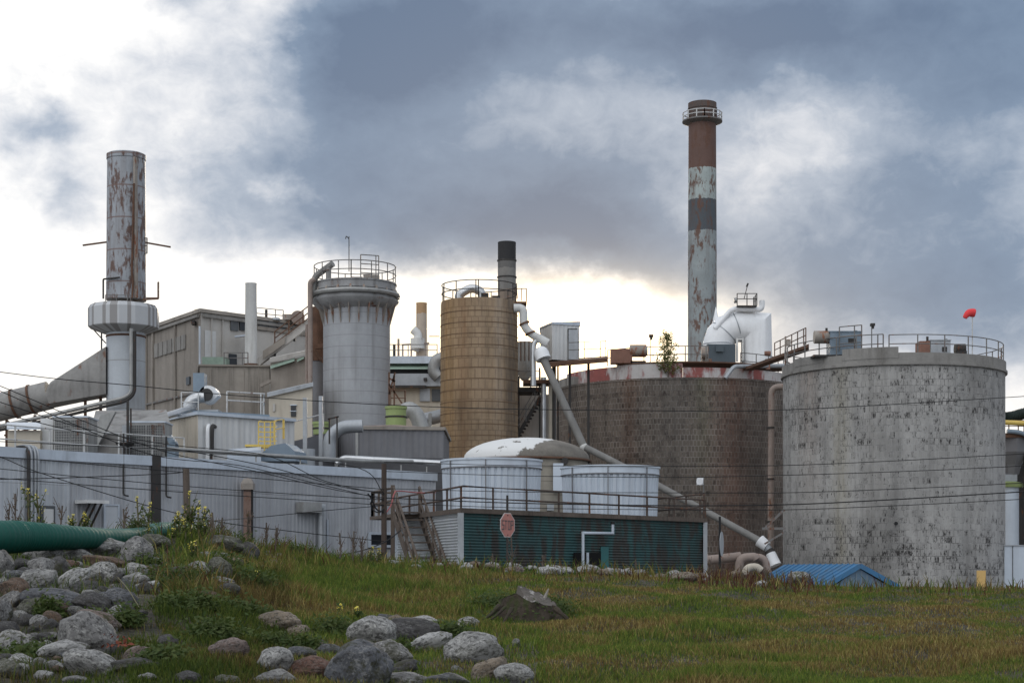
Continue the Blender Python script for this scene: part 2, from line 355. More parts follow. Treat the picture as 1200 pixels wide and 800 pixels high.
# cloud plane in degrees-like units: one unit = 100 photo pixels' worth of angle
U = nt.math('MULTIPLY', az, 20.0); Wv = nt.math('MULTIPLY', el, 20.0)
p0 = nt.comb(U, nt.math('MULTIPLY', Wv, 1.35), 0.0)
def fb(scale, det, off, rough=.55, dist=0.0): return nt.math('SUBTRACT', nt.noise(nt.mapping(p0, loc=off), scale, det, rough, dist), .5)
wu = nt.math('ADD', nt.math('MULTIPLY', fb(.7, 5, (3, 1, 0)), 1.3), nt.math('MULTIPLY', fb(1.9, 6, (1, 8, 4), .62), .6))
wv = nt.math('ADD', nt.math('MULTIPLY', fb(.7, 5, (9, 5, 2)), .9), nt.math('MULTIPLY', fb(1.9, 6, (6, 2, 7), .62), .45))
U2 = nt.math('ADD', U, wu); W2 = nt.math('ADD', Wv, wv)
def blob(cx, cy, sx, sy, a):
    ddx = nt.math('MULTIPLY', nt.math('SUBTRACT', U2, (cx-600)/100), 100/sx); ddy = nt.math('MULTIPLY', nt.math('SUBTRACT', W2, (670-cy)/100), 100/sy)
    q = nt.math('ADD', nt.math('MULTIPLY', ddx, ddx), nt.math('MULTIPLY', ddy, ddy))
    return nt.math('MULTIPLY', nt.math('POWER', 2.718, nt.math('MULTIPLY', q, -1.0)), a)
BL = [  # cloud thickness: (column, row, half width, half height, amount)
    (420, 95, 110, 95, .56), (520, 60, 120, 80, .34), (530, 235, 190, 80, .47), (640, 285, 130, 62, .46), (780, 45, 260, 60, .52), (1060, 55, 230, 70, .50),
    (1140, 140, 130, 45, .34), (620, 130, 110, 75, .14), (900, 285, 100, 60, .24), (1040, 250, 120, 60, .38), (1010, 340, 200, 50, .28), (1170, 300, 90, 60, .26),
    (730, 280, 90, 70, .32), (310, 225, 100, 50, .24), (270, 315, 80, 40, .20), (50, 175, 75, 26, .26), (80, 250, 34, 36, .20), (230, 18, 40, 24, .24), (160, 110, 90, 34, .10),
    (1180, 400, 120, 60, .22), (980, 390, 200, 60, .30), (720, 175, 130, 60, .20), (240, 130, 60, 120, .10), (880, 140, 130, 90, .20), (720, 150, 110, 50, .12), (1130, 210, 90, 50, .12), (200, 290, 100, 60, .12), (800, 340, 60, 50, .16), (400, 280, 110, 50, .26), (330, 60, 40, 30, -.12),
    (330, 235, 40, 16, -.24), (700, 150, 100, 40, -.16), (920, 190, 60, 90, -.10), (690, 372, 200, 34, -.6), (470, 382, 130, 40, -.40), (150, 390, 260, 110, -.28), (60, 60, 200, 120, -.14), (1010, 40, 50, 40, -.14)]
D = None
for b_ in BL:
    v_ = blob(*b_); D = v_ if D is None else nt.math('ADD', D, v_)
D = nt.math('ADD', D, nt.math('ADD', nt.math('MULTIPLY', fb(.55, 8, (12, 3, 1), .58, .3), .30), nt.math('MULTIPLY', fb(2.2, 7, (5, 5, 5), .62, .4), .28)))
# away from the part of the sky in the photograph: an even broken overcast
far = nt.math('SUBTRACT', 1.0, nt.math('POWER', 2.718, nt.math('MULTIPLY', nt.math('ADD', nt.math('MULTIPLY', nt.math('MULTIPLY', U, U), .012), nt.math('MULTIPLY', nt.math('MULTIPLY', Wv, Wv), .012)), -1.0)))
D = nt.math('ADD', D, nt.math('MULTIPLY', far, .34))
D = nt.math('ADD', nt.math('MULTIPLY', D, 1.28), -.075)
cloud = nt.ramp(D, [(-.0, (1.18, 1.16, 1.12)), (.10, (.98, .985, 1.0)), (.24, (.72, .755, .82)), (.42, (.40, .475, .59)), (.64, (.185, .272, .405)), (1.0, (.11, .18, .30))])
# added glow in the unseen sky, overhead and behind the camera: soft top light
hi = nt.math('ADD', nt.math('ADD', nt.math('MULTIPLY', dx, -.34), nt.math('MULTIPLY', dy, -.60)), nt.math('MULTIPLY', dz, .72))
hi = nt.math('POWER', nt.math('MAXIMUM', hi, 0.0), 2.5)
cloud = nt.mix(1.0, cloud, nt.ramp(nt.math('MULTIPLY', hi, 1.0), [(0, (1, 1, 1)), (1, (1, 1, 1))]), 'MULTIPLY')
cloud = nt.mix(1.0, cloud, nt.mix(hi, (0, 0, 0), (1.25, 1.23, 1.19)), 'ADD')
# the hidden sun thins the cloud round it
gx = nt.math('MULTIPLY', nt.math('SUBTRACT', U, .2), .48); gy = nt.math('MULTIPLY', nt.math('SUBTRACT', Wv, 2.75), 1.7)
glow = nt.math('POWER', 2.718, nt.math('MULTIPLY', nt.math('ADD', nt.math('MULTIPLY', gx, gx), nt.math('MULTIPLY', gy, gy)), -1.0))
cloud = nt.mix(nt.math('MULTIPLY', glow, .8), cloud, (1.5, 1.22, .80))
hx = nt.math('MULTIPLY', nt.math('SUBTRACT', U, .6), 1.15); hy = nt.math('MULTIPLY', nt.math('SUBTRACT', Wv, 2.75), 2.9)
core = nt.math('POWER', 2.718, nt.math('MULTIPLY', nt.math('ADD', nt.math('MULTIPLY', hx, hx), nt.math('MULTIPLY', hy, hy)), -1.0))
cloud = nt.mix(core, cloud, (7.5, 5.2, 2.8))
ten = nt.new('ShaderNodeVectorMath', operation='SCALE'); nt.put(ten.inputs[0], cloud); ten.inputs['Scale'].default_value = 10.0
nt.put(bg.inputs[0], nt.mix(.95, sky.outputs[0], ten.outputs[0]))
vs_ = scene.view_settings; vs_.view_transform = 'Standard'; vs_.look = 'None'; vs_.exposure = 0; vs_.gamma = 1
try: vs_.use_curve_mapping = False
except Exception: pass
scene.display_settings.display_device = 'sRGB'

# ------------------------------------------------------------------ terrain
KX = [-300, 0, 150, 250, 300, 350, 400, 480, 600, 700, 800, 850, 950, 1000, 1500]
KP = [634, 634, 632, 634, 645, 652, 658, 663, 667, 671, 676, 679, 687, 690, 690]
KY = [31, 31, 31, 32, 35, 38, 42, 46, 46, 46, 46, 46, 46, 46, 46]
def ground(x, y):
    x = np.asarray(x, float); y = np.asarray(y, float); yy = np.maximum(y, 13)
    c = CXP+F*x/yy; cy = np.interp(c, KX, KY); zc = (HZ-np.interp(c, KX, KP))*cy/F
    t = np.clip((yy-13)/(cy-13), 0, 1); z = -1.05+(zc+1.05)*t**1.2
    s = np.clip((yy-cy-.6)/9, 0, 1); s = s*s*(3-2*s)
    z = z*(1-s)+(-2.0)*s
    near = np.clip((48-yy)/8, 0, 1)*np.clip((yy-cy+60)/6, 0, 1)
    z = z+near*(.05*np.sin(x*1.3+y*.7)+.035*np.sin(x*2.9-y*1.9+1)+.03*np.sin(x*.6-y*1.1+2))
    return z+EYE
def gz(x, y): return float(ground(x, y))
def hit(c, r, y0=13.3, y1=46):                # where the sight line through (column, row) first meets the ground
    prev = y0
    for Yv in np.arange(y0, y1, .15):
        p = V(c, r, Yv)
        if gz(p.x, p.y) >= p.z: return Vector((p.x, p.y, gz(p.x, p.y)))
    cyv = float(np.interp(c, KX, KY)); p = V(c, r, cyv); return Vector((p.x, p.y, gz(p.x, p.y)))

def axis(parts): return np.unique(np.concatenate(parts))
ys = axis([np.arange(-60, 8, 6), np.arange(8, 58, .35), np.arange(58, 200, 6), np.geomspace(200, 6000, 14)])
xs = axis([-np.geomspace(30, 5000, 14), np.arange(-30, -18, 2), np.arange(-18, 18, .35), np.arange(18, 30, 2), np.geomspace(30, 5000, 14)])
gx_, gy_ = np.meshgrid(xs, ys); gzv = ground(gx_, gy_)
mbg = MB(); nx = len(xs)
mbg.v = [tuple(t) for t in np.stack([gx_.ravel(), gy_.ravel(), gzv.ravel()], 1).tolist()]
mbg.f = [(j*nx+i, j*nx+i+1, (j+1)*nx+i+1, (j+1)*nx+i) for j in range(len(ys)-1) for i in range(nx-1)]
m, n_, b = mat_base('earth and gravel', .95)
tcv = n_.new('ShaderNodeTexCoord').outputs['Object']
soil = n_.mix(n_.ramp(n_.noise(tcv, .5, 6), [(.35, 0), (.65, 1)]), (.026, .020, .014), (.024, .028, .012))
soil = n_.mix(n_.ramp(n_.noise(tcv, 7, 8, .7), [(.45, 0), (.6, .8)]), soil, (.085, .07, .05)); soil = n_.mix(n_.ramp(n_.noise(tcv, 22, 5, .7), [(.50, 0), (.58, .8)]), soil, (.012, .010, .008))
yv = n_.xyz(tcv)[1]
n_.put(b.inputs['Base Color'], n_.mix(n_.ramp(n_.math('DIVIDE', yv, 100.0), [(.5, 0), (.56, 1)]), soil, n_.mix(n_.noise(tcv, 3, 5), (.10, .095, .085), (.17, .16, .15))))
bump(n_, b, n_.noise(tcv, 9, 6), .8, .06)
M['earth'] = m
g_ = solo('ground', mbg, m, None, None, loc=(0, 0, 0), kind='structure', ang=80)

# ------------------------------------------------------------------ grass: one mesh of blades, coloured by kind of plant, with the hollow's shade tinted in
m, n_, b = mat_base('grass blades', .7, 0, .2)
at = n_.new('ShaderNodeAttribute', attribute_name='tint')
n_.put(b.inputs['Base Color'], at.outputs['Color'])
tr = n_.new('ShaderNodeBsdfTranslucent'); n_.put(tr.inputs[0], at.outputs['Color'])
ms_ = n_.new('ShaderNodeMixShader'); ms_.inputs[0].default_value = .3; n_.l.new(b.outputs[0], ms_.inputs[1]); n_.l.new(tr.outputs[0], ms_.inputs[2])
n_.l.new(ms_.outputs[0], n_.n['Material Output'].inputs[0]); M['leaf'] = m

def pnoise(x, y, s, seed):
    """cheap smooth value noise on arrays, 0..1"""
    r = np.random.default_rng(seed).random((64, 64)); gx = x/s; gy = y/s
    ix = np.floor(gx).astype(int); iy = np.floor(gy).astype(int); fx = gx-ix; fy = gy-iy; fx = fx*fx*(3-2*fx); fy = fy*fy*(3-2*fy)
    a = r[ix % 64, iy % 64]; bb = r[(ix+1) % 64, iy % 64]; c = r[ix % 64, (iy+1) % 64]; d = r[(ix+1) % 64, (iy+1) % 64]
    return (a*(1-fx)+bb*fx)*(1-fy)+(c*(1-fx)+d*fx)*fy
def blades(name, xy, hgt, wid, tint, label, cat, lean=.45):
    n = len(xy); x, y = xy[:, 0], xy[:, 1]; z = ground(x, y)-.01
    a = RNG.random(n)*6.283; la = RNG.random(n)*6.283; ln = lean*(.3+RNG.random(n))*hgt
    ux, uy = np.cos(a)*wid/2, np.sin(a)*wid/2; vx, vy = np.cos(la)*ln, np.sin(la)*ln
    P = np.zeros((n, 5, 3))
    P[:, 0] = np.stack([x-ux, y-uy, z], 1); P[:, 1] = np.stack([x+ux, y+uy, z], 1)
    P[:, 2] = np.stack([x+ux*.7+vx*.35, y+uy*.7+vy*.35, z+hgt*.58], 1); P[:, 3] = np.stack([x-ux*.7+vx*.35, y-uy*.7+vy*.35, z+hgt*.58], 1)
    P[:, 4] = np.stack([x+vx, y+vy, z+hgt*.95], 1)
    me = bpy.data.meshes.new(name); me.vertices.add(n*5); me.vertices.foreach_set('co', P.ravel())
    base = (np.arange(n)*5)[:, None]
    loops = np.concatenate([base+np.array([[0, 1, 2, 3]]), base+np.array([[3, 2, 4]])], 1).ravel()
    me.loops.add(n*7); me.loops.foreach_set('vertex_index', loops)
    me.polygons.add(n*2); st = np.stack([np.arange(n)*7, np.arange(n)*7+4], 1).ravel(); me.polygons.foreach_set('loop_start', st)
    ca = me.color_attributes.new('tint', 'FLOAT_COLOR', 'POINT')
    ca.data.foreach_set('color', np.repeat(np.concatenate([tint, np.ones((n, 1))], 1), 5, 0).ravel())
    me.materials.append(M['leaf']); me.update(calc_edges=True); me.validate()
    o = bpy.data.objects.new(name, me); COL.objects.link(o); o['label'] = label; o['category'] = cat; o['kind'] = 'stuff'; return o
def sample(n, y0=13.2, y1=47, p0=-90, p1=1290):
    y = np.exp(RNG.uniform(math.log(y0), math.log(y1), n)); c = RNG.uniform(p0, p1, n); return np.stack([(c-CXP)*y/F, y], 1), c
GREEN = np.array([(.036, .058, .012), (.052, .076, .016), (.075, .090, .022), (.028, .046, .013)])
DRY = np.array([(.105, .078, .034), (.072, .050, .024), (.14, .115, .058), (.060, .038, .022)])
def tints(x, y, c, drybias):
    n = len(x); k = pnoise(x, y, 1.6, 3)*.6+pnoise(x, y, .5, 4)*.4+RNG.normal(0, .12, n)+drybias
    g = GREEN[RNG.integers(0, 4, n)]; d = DRY[RNG.integers(0, 4, n)]; w = np.clip((k-.48)*6, 0, 1)[:, None]
    return (g*(1-w)+d*w)*RNG.uniform(.7, 1.3, n)[:, None]*np.array([2.2, 2.2, 1.6])
xy, c = sample(520000)
rowpy = HZ-(ground(xy[:, 0], xy[:, 1])-EYE)*F/xy[:, 1]
dens = np.ones(len(c))
pile = (c < 205+25*np.sin(rowpy*.05)) & (rowpy < 752); dens[pile] = .08; dens[(c < 150) & (rowpy >= 752)] = .3
dens[(c >= 205) & (c < 290) & (rowpy < 680)] = .6
pile2 = (c > 310) & (c < 630) & (rowpy > 728+np.abs(c-470)*.12) ; dens[pile2] = .42
dens *= np.where(pnoise(xy[:, 0], xy[:, 1], .45, 9) < .2, .4, 1)
ok = RNG.random(len(c)) < dens; xy, c, rowpy = xy[ok], c[ok], rowpy[ok]
lush = np.clip((640-c)/250, 0, 1)*np.clip((735-rowpy)/40, 0, 1)+.35*(pnoise(xy[:, 0], xy[:, 1], 2.2, 5) > .6)
h_ = (.024+.045*RNG.random(len(c)))*np.interp(c, [560, 760], [1.35, 1])*(1+1.5*np.clip(lush, 0, 1.1))
h_ *= 1+.5*np.clip((pnoise(xy[:, 0], xy[:, 1], .8, 8)-.5)*3, 0, 1)
wd = .004+.00034*xy[:, 1]*(.7+.6*RNG.random(len(c)))
blades('grass', xy, h_, wd, tints(xy[:, 0], xy[:, 1], c, np.where(c > 640, .08, -.06))*np.where((c < 340) & (rowpy > 676), .62, 1)[:, None], 'short green and straw coloured grass over the slope', 'grass')  # blades in the left hollow tinted darker, shade put into their colour
# rank weeds along the crest and round the heap: taller, with ruddy dock and straw seed heads
xy, c = sample(42000, 22, 47.5)
rowpy = HZ-(ground(xy[:, 0], xy[:, 1])-EYE)*F/xy[:, 1]; crest = np.interp(c, KX, KP)
wgt = np.exp(-((rowpy-crest)/9)**2)*np.interp(c, [0, 190, 230, 330, 420, 500, 800, 905, 960, 1290], [.12, .25, .9, .8, .8, .35, .45, .9, .25, .18])
wgt += .5*np.exp(-((c-225)/40)**2-((rowpy-680)/30)**2)
ok = RNG.random(len(c)) < wgt; xy, c = xy[ok], c[ok]
tt = .8*tints(xy[:, 0], xy[:, 1], c, np.where((c > 800) & (c < 960), .35, .02)); red = RNG.random(len(c)) < np.where((c > 800) & (c < 960), .55, .10); tt[red] = np.array((.085, .034, .024))*RNG.uniform(.6, 1.4, red.sum())[:, None]
blades('rank_weeds', xy, .22+.30*RNG.random(len(xy))**1.5, .010+.0005*xy[:, 1], tt, 'tall rank green and ruddy weeds along the crest of the bank', 'weeds', .6)
# ================================================================== the long shed in front
A0, A1, A2 = (-19.6, 57.85), (-16.18, 62.4), (-3.4, 75.9); NB = Vector((-.73, .69)); ST = 6.29
t = thing('metal_shed', 'long low pale blue grey ribbed metal shed running behind the boulder heap', 'shed', ((A1[0]), A1[1], 0))
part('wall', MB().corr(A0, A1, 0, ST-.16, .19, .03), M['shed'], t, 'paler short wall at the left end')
part('wall', MB().corr(A1, A2, 0, ST-.16, .19, .03), M['shed_shaded'], t, 'longer grey wall')
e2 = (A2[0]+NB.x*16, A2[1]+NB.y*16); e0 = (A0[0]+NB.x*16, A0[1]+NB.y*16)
part('wall', MB().corr(A2, e2, 0, ST-.16, .19, .03), M['shed_shaded'], t)
part('roof', MB().prism([(A0[0]+.1, A0[1]+.2), (A1[0], A1[1]+.2), (A2[0]-.1, A2[1]+.1), e2, e0], ST-.5, ST-.12), M['roofdark'], t)
def along(c, base=None):                      # point on the long wall under photo column c
    a = Vector(A1 if c > 83 else A0); b_ = Vector(A2 if c > 83 else A1); k = (c-CXP)/F
    tt = (k*a.y-a.x)/((b_.x-a.x)-k*(b_.y-a.y)); return a+(b_-a)*tt
WD = (Vector(A2)-Vector(A1)).normalized(); WN = Vector((WD.y, -WD.x))
def plate(c0, c1, r0, r1, th=.06, out=.05):   # rectangle on the shed wall between photo columns and rows
    a, b_ = along(c0), along(c1); z0 = Z(r1, a.y); z1 = Z(r0, a.y)
    return MB().prism([(a.x+WN.x*out, a.y+WN.y*out), (b_.x+WN.x*out, b_.y+WN.y*out), (b_.x+WN.x*(out+th), b_.y+WN.y*(out+th)), (a.x+WN.x*(out+th), a.y+WN.y*(out+th))], z0, z1)
fl = MB()
for p, q in ((A0, A1), (A1, A2)):
    d = (Vector(q)-Vector(p)).normalized(); n = Vector((d.y, -d.x)); n1 = n*.05; n2 = n*.13
    fl.prism([(p[0]+n1.x, p[1]+n1.y), (q[0]+n1.x, q[1]+n1.y), (q[0]+n2.x, q[1]+n2.y), (p[0]+n2.x, p[1]+n2.y)], ST-.24, ST+.12)
part('fascia', fl, M['flash'], t)
part('rust_strip', plate(176, 186, 533, 650, .10), M['dark'], t, 'dark vertical channel on the wall')
d_ = part('door', plate(121, 136, 592, 640), M['shed'], t, 'pale door')
f_ = plate(119.5, 121, 590.5, 640, .1); plate_ = plate(136, 137.5, 590.5, 640, .1); f_.add(plate_.v, plate_.f); plate_ = plate(121, 136, 590.3, 592, .1); f_.add(plate_.v, plate_.f)
part('frame', f_, M['flash'], d_)
d_ = part('door', plate(46, 63, 592, 640, .05), M['louvre'], t, 'dark doorway with a pale panel')
part('panel', plate(49, 60, 596, 640, .05, .11), M['creamw'], d_)
w_ = part('window', plate(432.5, 456.5, 626, 638, .04), M['glass'], t)
wf = MB()
for q in (plate(430, 432.5, 623, 641, .09), plate(456.5, 459, 623, 641, .09), plate(432.5, 456.5, 623, 626, .09), plate(432.5, 456.5, 638, 641, .09)): wf.add(q.v, q.f)
part('frame', wf, M['flash'], w_)
part('vent', plate(457, 463, 643, 649, .08), M['louvre'], t)
# extract duct with its down pipe on the wall
a = along(346); b_ = along(368); zt = Z(588, a.y); zb = Z(600, a.y)
dk = part('wall_duct', MB().prism([(a.x+WN.x*.04, a.y+WN.y*.04), (b_.x+WN.x*.04, b_.y+WN.y*.04), (b_.x+WN.x*.5, b_.y+WN.y*.5), (a.x+WN.x*.5, a.y+WN.y*.5)], zb, zt), M['pipegrey'], t)
a = along(372); part('elbow', MB().tube([(along(367).x+WN.x*.27, along(367).y+WN.y*.27, (zt+zb)/2), (a.x+WN.x*.27, a.y+WN.y*.27, (zt+zb)/2), (a.x+WN.x*.27, a.y+WN.y*.27, .3)], .17, 10), M['galv'], dk)
a = along(381); part('downpipe', MB().tube([(a.x+WN.x*.15, a.y+WN.y*.15, 4.2), (a.x+WN.x*.15, a.y+WN.y*.15, .2)], .05, 8), M['flash'], t)
# hooded rusty flue against the wall
a = along(284); q = Vector((a.x, a.y))+WN*.35; z5 = Z(567, q.y)
hf = part('flue', MB().box((q.x-.15, q.y-.15, .2), (q.x+.15, q.y+.15, z5)), M['brownpost'], t, 'brown hooded flue')
hd = MB().prism([(q.x-.24, q.y-.24), (q.x+.24, q.y-.24), (q.x+.24, q.y+.24), (q.x-.24, q.y+.24)], z5-.22, z5+.02)
hd.lathe(q.x, q.y, [(.34, z5+.02), (.2, z5+.22), (.01, z5+.24)], 4, a0=math.pi/4, a1=math.pi*2.25); part('hood', hd, M['motor'], hf)
hb = MB(); hb.box((q.x+.15, q.y-.1, .2), (q.x+.21, q.y+.05, z5-.1)); part('conduit', hb, M['black'], hf)
# little canopy with brackets
a = along(87); b_ = along(112); zc = Z(586, a.y)
cn = part('canopy', MB().prism([(a.x+WN.x*.03, a.y+WN.y*.03), (b_.x+WN.x*.03, b_.y+WN.y*.03), (b_.x+WN.x*.9, b_.y+WN.y*.9), (a.x+WN.x*.9, a.y+WN.y*.9)], zc-.12, zc), M['creamw'], t)
for c_ in (91, 98, 105):
    p = along(c_); part('bracket', MB().bar((p.x+WN.x*.8, p.y+WN.y*.8, zc-.12), (p.x+WN.x*.08, p.y+WN.y*.08, zc-.95), .06), M['dark'], cn)
for c_ in (143, 193):
    p = along(c_)+WN*.1; part('wall_lamp', MB().tube(bend([(p.x, p.y, ST+.9), (p.x, p.y, ST-1.4), (p.x+WN.x*.3, p.y+WN.y*.3, ST-1.45)], .1), .035, 6), M['dark'], t)
# four conduits looping over the eaves
for k, c_ in enumerate((29.5, 33, 37.5, 41)):
    p = along(c_)+WN*.22; top = Z(521+abs(k-1.5), p.y); bk = p-WN*.9
    part('conduit', MB().tube(bend([(bk.x, bk.y, ST), (bk.x, bk.y, top), (p.x, p.y, top), (p.x, p.y, 1.0)], .45, 6), .055, 8), M['dark' if k == 0 else 'galv'], t)
# roof railing
def onroof(c, back): p = along(c); return Vector((p.x-WN.x*back, p.y-WN.y*back, ST-.12))
part('railing', MB().rail([onroof(-18, .35), onroof(40, .35), onroof(83, .35), onroof(150, .35), onroof(222, .35)], 1.05, 1.5, .028, (1, .52)), M['railw'], t)

# roof plant on the shed
def obox(c0, c1, Y, depth, z0, z1, skew=0):   # box whose front runs between photo columns at depth Y
    x0, x1 = X(c0, Y), X(c1, Y); return MB().prism([(x0, Y), (x1, Y+skew), (x1, Y+skew+depth), (x0, Y+depth)], z0, z1)
zr = ST-.12
def cooler(c0, c1, Y, top, label):
    z1 = Z(top, Y); x0, x1 = X(c0, Y), X(c1, Y); q = thing('roof_cooler', label, 'cooling unit', ((x0+x1)/2, Y+.7, zr), 'air cooled units on the shed roof')
    part('casing', MB().box((x0, Y, zr+.12), (x1, Y+1.5, z1)), M['pipegrey'], q)
    part('foot', MB().box((x0+.08, Y+.1, zr), (x1-.08, Y+1.3, zr+.12)), M['dark'], q)
    w = (x1-x0); xg = x0+w*.06
    for i in range(2):
        g0, g1 = x0+w*(.05+.47*i), x0+w*(.48+.47*i); pn = part('coil', MB().box((g0, Y-.03, zr+.25), (g1, Y-.004, z1-.1)), M['louvre'], q); gr = MB()
        k = 9
        for j in range(k+1): xx = g0+(g1-g0)*j/k; gr.bar((xx, Y-.045, zr+.25), (xx, Y-.045, z1-.1), .022)
        for j in range(14): zz = zr+.25+(z1-zr-.35)*j/13; gr.bar((g0, Y-.06, zz), (g1, Y-.06, zz), .02)
        part('grille', gr, M['pipegrey'], pn)
    part('cap', MB().box((x0-.04, Y-.04, z1), (x1+.04, Y+1.54, z1+.06)), M['flash'], q)
    return q
cooler(63, 103, 65, 489, 'boxy twin grille cooler on the shed roof just left of the dark tilted hopper')
cooler(150, 193, 68, 495, 'boxy twin grille cooler on the shed roof against the white roof house')
sh = thing('roof_shack', 'small cream shack with a sloped roof at the far left of the shed roof', 'shack', (X(28, 65.5), 66, zr))
part('wall', obox(9, 47, 65.5, 2, zr, Z(504, 65.5)), M['cream'], sh)
part('roof', MB().slab([V(8, 503, 65.3), V(48, 503, 65.3), V(48, 497, 67.8), V(8, 497, 67.8)], (0, 0, .08)), M['flash'], sh)
part('panel', obox(47.5, 62, 65.8, 1.2, zr, Z(490, 65.8)), M['creamw'], sh, 'taller pale side panel')
hp = thing('hopper', 'dark grey tilted sheet metal hopper between the two roof coolers', 'hopper', (X(130, 72), 72, zr))
part('bin', MB().prism([(X(104, 71), 71), (X(200, 71), 71), (X(195, 75), 75), (X(112, 75), 75)], zr, [Z(512, 71), Z(498, 71), Z(480, 75), Z(481, 75)]), M['duct'], hp)
part('chute', MB().slab([V(118, 486, 70.6), V(135, 482, 70.6), V(113, 525, 70.6), V(101, 528, 70.6)], (0, .3, 0)), M['pipegrey'], hp)
for c0, lab in ((147, 'grey valve box beside the right roof cooler'),):
    solo('valve_box', obox(143, 150, 67, .7, zr, Z(498, 67)), M['galv'], lab, 'valve box')
solo('satellite_dish', MB().lathe(X(148, 62.9+2.5), 65.2, [(.02, 6.75), (.25, 6.78), (.36, 6.9), (.36, 6.93), (.02, 6.82)], 16).bar((X(148, 65.4), 65.2, zr), (X(148, 65.4), 65.2, 6.78), .05), M['dark'], 'small dark dish shaped lamp head at the shed roof edge', 'lamp')
a = Vector((X(147, 66), 66.4, zr)); solo('roof_pole', MB().bar(a, a+Vector((0, 0, 2.5)), .09).bar(a+Vector((.12, 0, 0)), a+Vector((.12, 0, 2.2)), .06), M['dark'], 'dark twin pole standing by the second roof cooler', 'pole')
solo('roof_machine', obox(194, 205, 68, .8, zr, Z(520, 68)).cyl(V(199, 519, 68.4), V(205, 515, 68.4), .25), M['bluegrey'], 'small blue grey machine on the shed roof below the white roof house', 'machine')

# white roof house
t = thing('roof_house', 'white sheet clad roof house with a low flat roof behind the shed parapet', 'roof house', (X(232, 76), 77, zr))
zt = Z(486, 76); c0 = (X(232, 76), 76); cl = (X(186, 80), 80); cr = (X(345, 79.5), 79.5); bk = (cl[0]+cr[0]-c0[0], cl[1]+cr[1]-c0[1]+2)
part('wall', MB().corr(cl, c0, zr, zt, .3, .02), M['cream'], t, 'dull cream left wall'); part('wall', MB().corr(c0, cr, zr, zt, .3, .02), M['creamw'], t, 'white front wall')
part('wall', MB().prism([(cl[0]+.1, cl[1]+.1), (c0[0], c0[1]+.1), (cr[0]-.1, cr[1]+.1), bk], zr, zt-.05), M['creamw'], t)
part('roof', MB().prism([(cl[0]-.15, cl[1]-.1), (c0[0], c0[1]-.2), (cr[0]+.1, cr[1]-.15), (bk[0], bk[1]+.1)], zt, zt+.14), M['flash'], t)
for k, c_ in enumerate((243, 248)):
    part('conduit', MB().tube(bend([(X(c_, 75.8), 77.5, zt-.5), (X(c_, 75.8), 75.9, zt-.45), (X(c_, 75.8), 75.9, zr)], .35), .09, 8), M['dark' if k else 'white'], t)
part('platform', MB().prism([(X(226, 78), 78), (X(316, 80), 80), (X(316, 83), 83), (X(226, 83), 83)], zt+.16, zt+.38), M['bluegrey'], t)
part('railing', MB().rail([(X(265, 79), 79.2, zt+.38), (X(310, 80.2), 80.2, zt+.38), (X(312, 84), 83, zt+.38)], 1.0, 1.7, .03, (1, .6)), M['railw'], t)
solo('roof_pipe', MB().tube(curve(px([(172, 497, 74), (190, 489, 76), (212, 482, 78), (228, 476, 80)], 0), 4), .16, 10), M['silver'], 'pale lagged pipe climbing the left edge of the white roof house', 'pipe')

# blower
t = thing('blower', 'pale grey centrifugal blower with a square discharge stack on the roof house', 'blower', (X(238, 80.5), 80.5, zt+.38))
bl = MB(); K = 80.5/F; cx, cz = X(245, 80.5), Z(464, 80.5)
sc_pts = [(cx+ (9+3.5*i/20)*K*math.cos(math.radians(-60-15*i)), cz+(9+3.5*i/20)*K*math.sin(math.radians(-60-15*i))) for i in range(21)]
bl.slab([(p[0], 80.1, p[1]) for p in sc_pts], (0, .8, 0)); part('scroll', bl, M['white'], t)
part('inlet', MB().cyl((cx, 80.1, cz), (cx, 79.85, cz), .24, .3, 18), M['dark'], t)
part('discharge', MB().box((X(228, 80.5), 80.1, Z(470, 80.5)), (X(241, 80.5), 80.9, Z(438, 80.5))), M['bluegrey'], t)
part('intake_bend', MB().tube(curve(px([(220, 478, 80), (224, 470, 80), (232, 466, 80), (240, 465, 80)], 0), 5), .27, 12), M['silver'], t)
part('pedestal', MB().box((X(226, 80.5), 80, zt+.38), (X(258, 80.5), 81, zt+.62)), M['galv'], t)
part('railing', MB().rail([(X(212, 79.5), 79.6, zt+.38), (X(232, 79.5), 79.6, zt+.38)], 1, 1, .025), M['railw'], t)

# lagged roof edge pipe, yellow ladder cage, cowl, posts
p = [onroof(c_, -.02)+Vector((0, 0, .55)) for c_ in (186, 250, 330, 420)]+[V(520, 541, 77.2), V(540, 541, 77.8)]
q = MB().tube(p, .085, 10)
for c_ in (250, 300, 352, 405, 470, 500): s_ = onroof(c_, .0); q.bar(s_+Vector((0, 0, -.1)), s_+Vector((0, 0, .5)), .05)
solo('eaves_pipe', q, M['pipegrey'], 'long grey pipe carried on short posts along the shed eaves', 'pipe')
q = MB().tube(bend(px([(395, 543), (402, 536), (530, 543)], 75.5), .6), .12, 10); solo('eaves_pipe', q, M['silver'], 'short bright pipe bending over the shed eaves below the slate grey annex', 'pipe')
t = thing('ladder_cage', 'yellow caged access ladder and landing on the shed roof', 'ladder', (X(310, 74), 75, zr))
q = MB(); Y = 74
for c_ in (303, 310, 317, 322): q.bar(V(c_, 494, Y), V(c_, 540, Y), .05)
for r_ in (494, 500, 506, 512, 517, 524, 532): q.bar(V(303, r_, Y), V(322, r_, Y), .045); q.bar(V(303, r_, Y), V(306, r_-1, Y+.7), .04); q.bar(V(322, r_, Y), V(324, r_-1, Y+.7), .04)
part('cage', q, M['yellow'], t)
part('landing', MB().prism([(X(287, Y), Y), (X(332, Y), Y), (X(333, Y+1.2), Y+1.2), (X(290, Y+1.2), Y+1.2)], Z(523, Y), Z(520.5, Y)), M['yellow'], t)
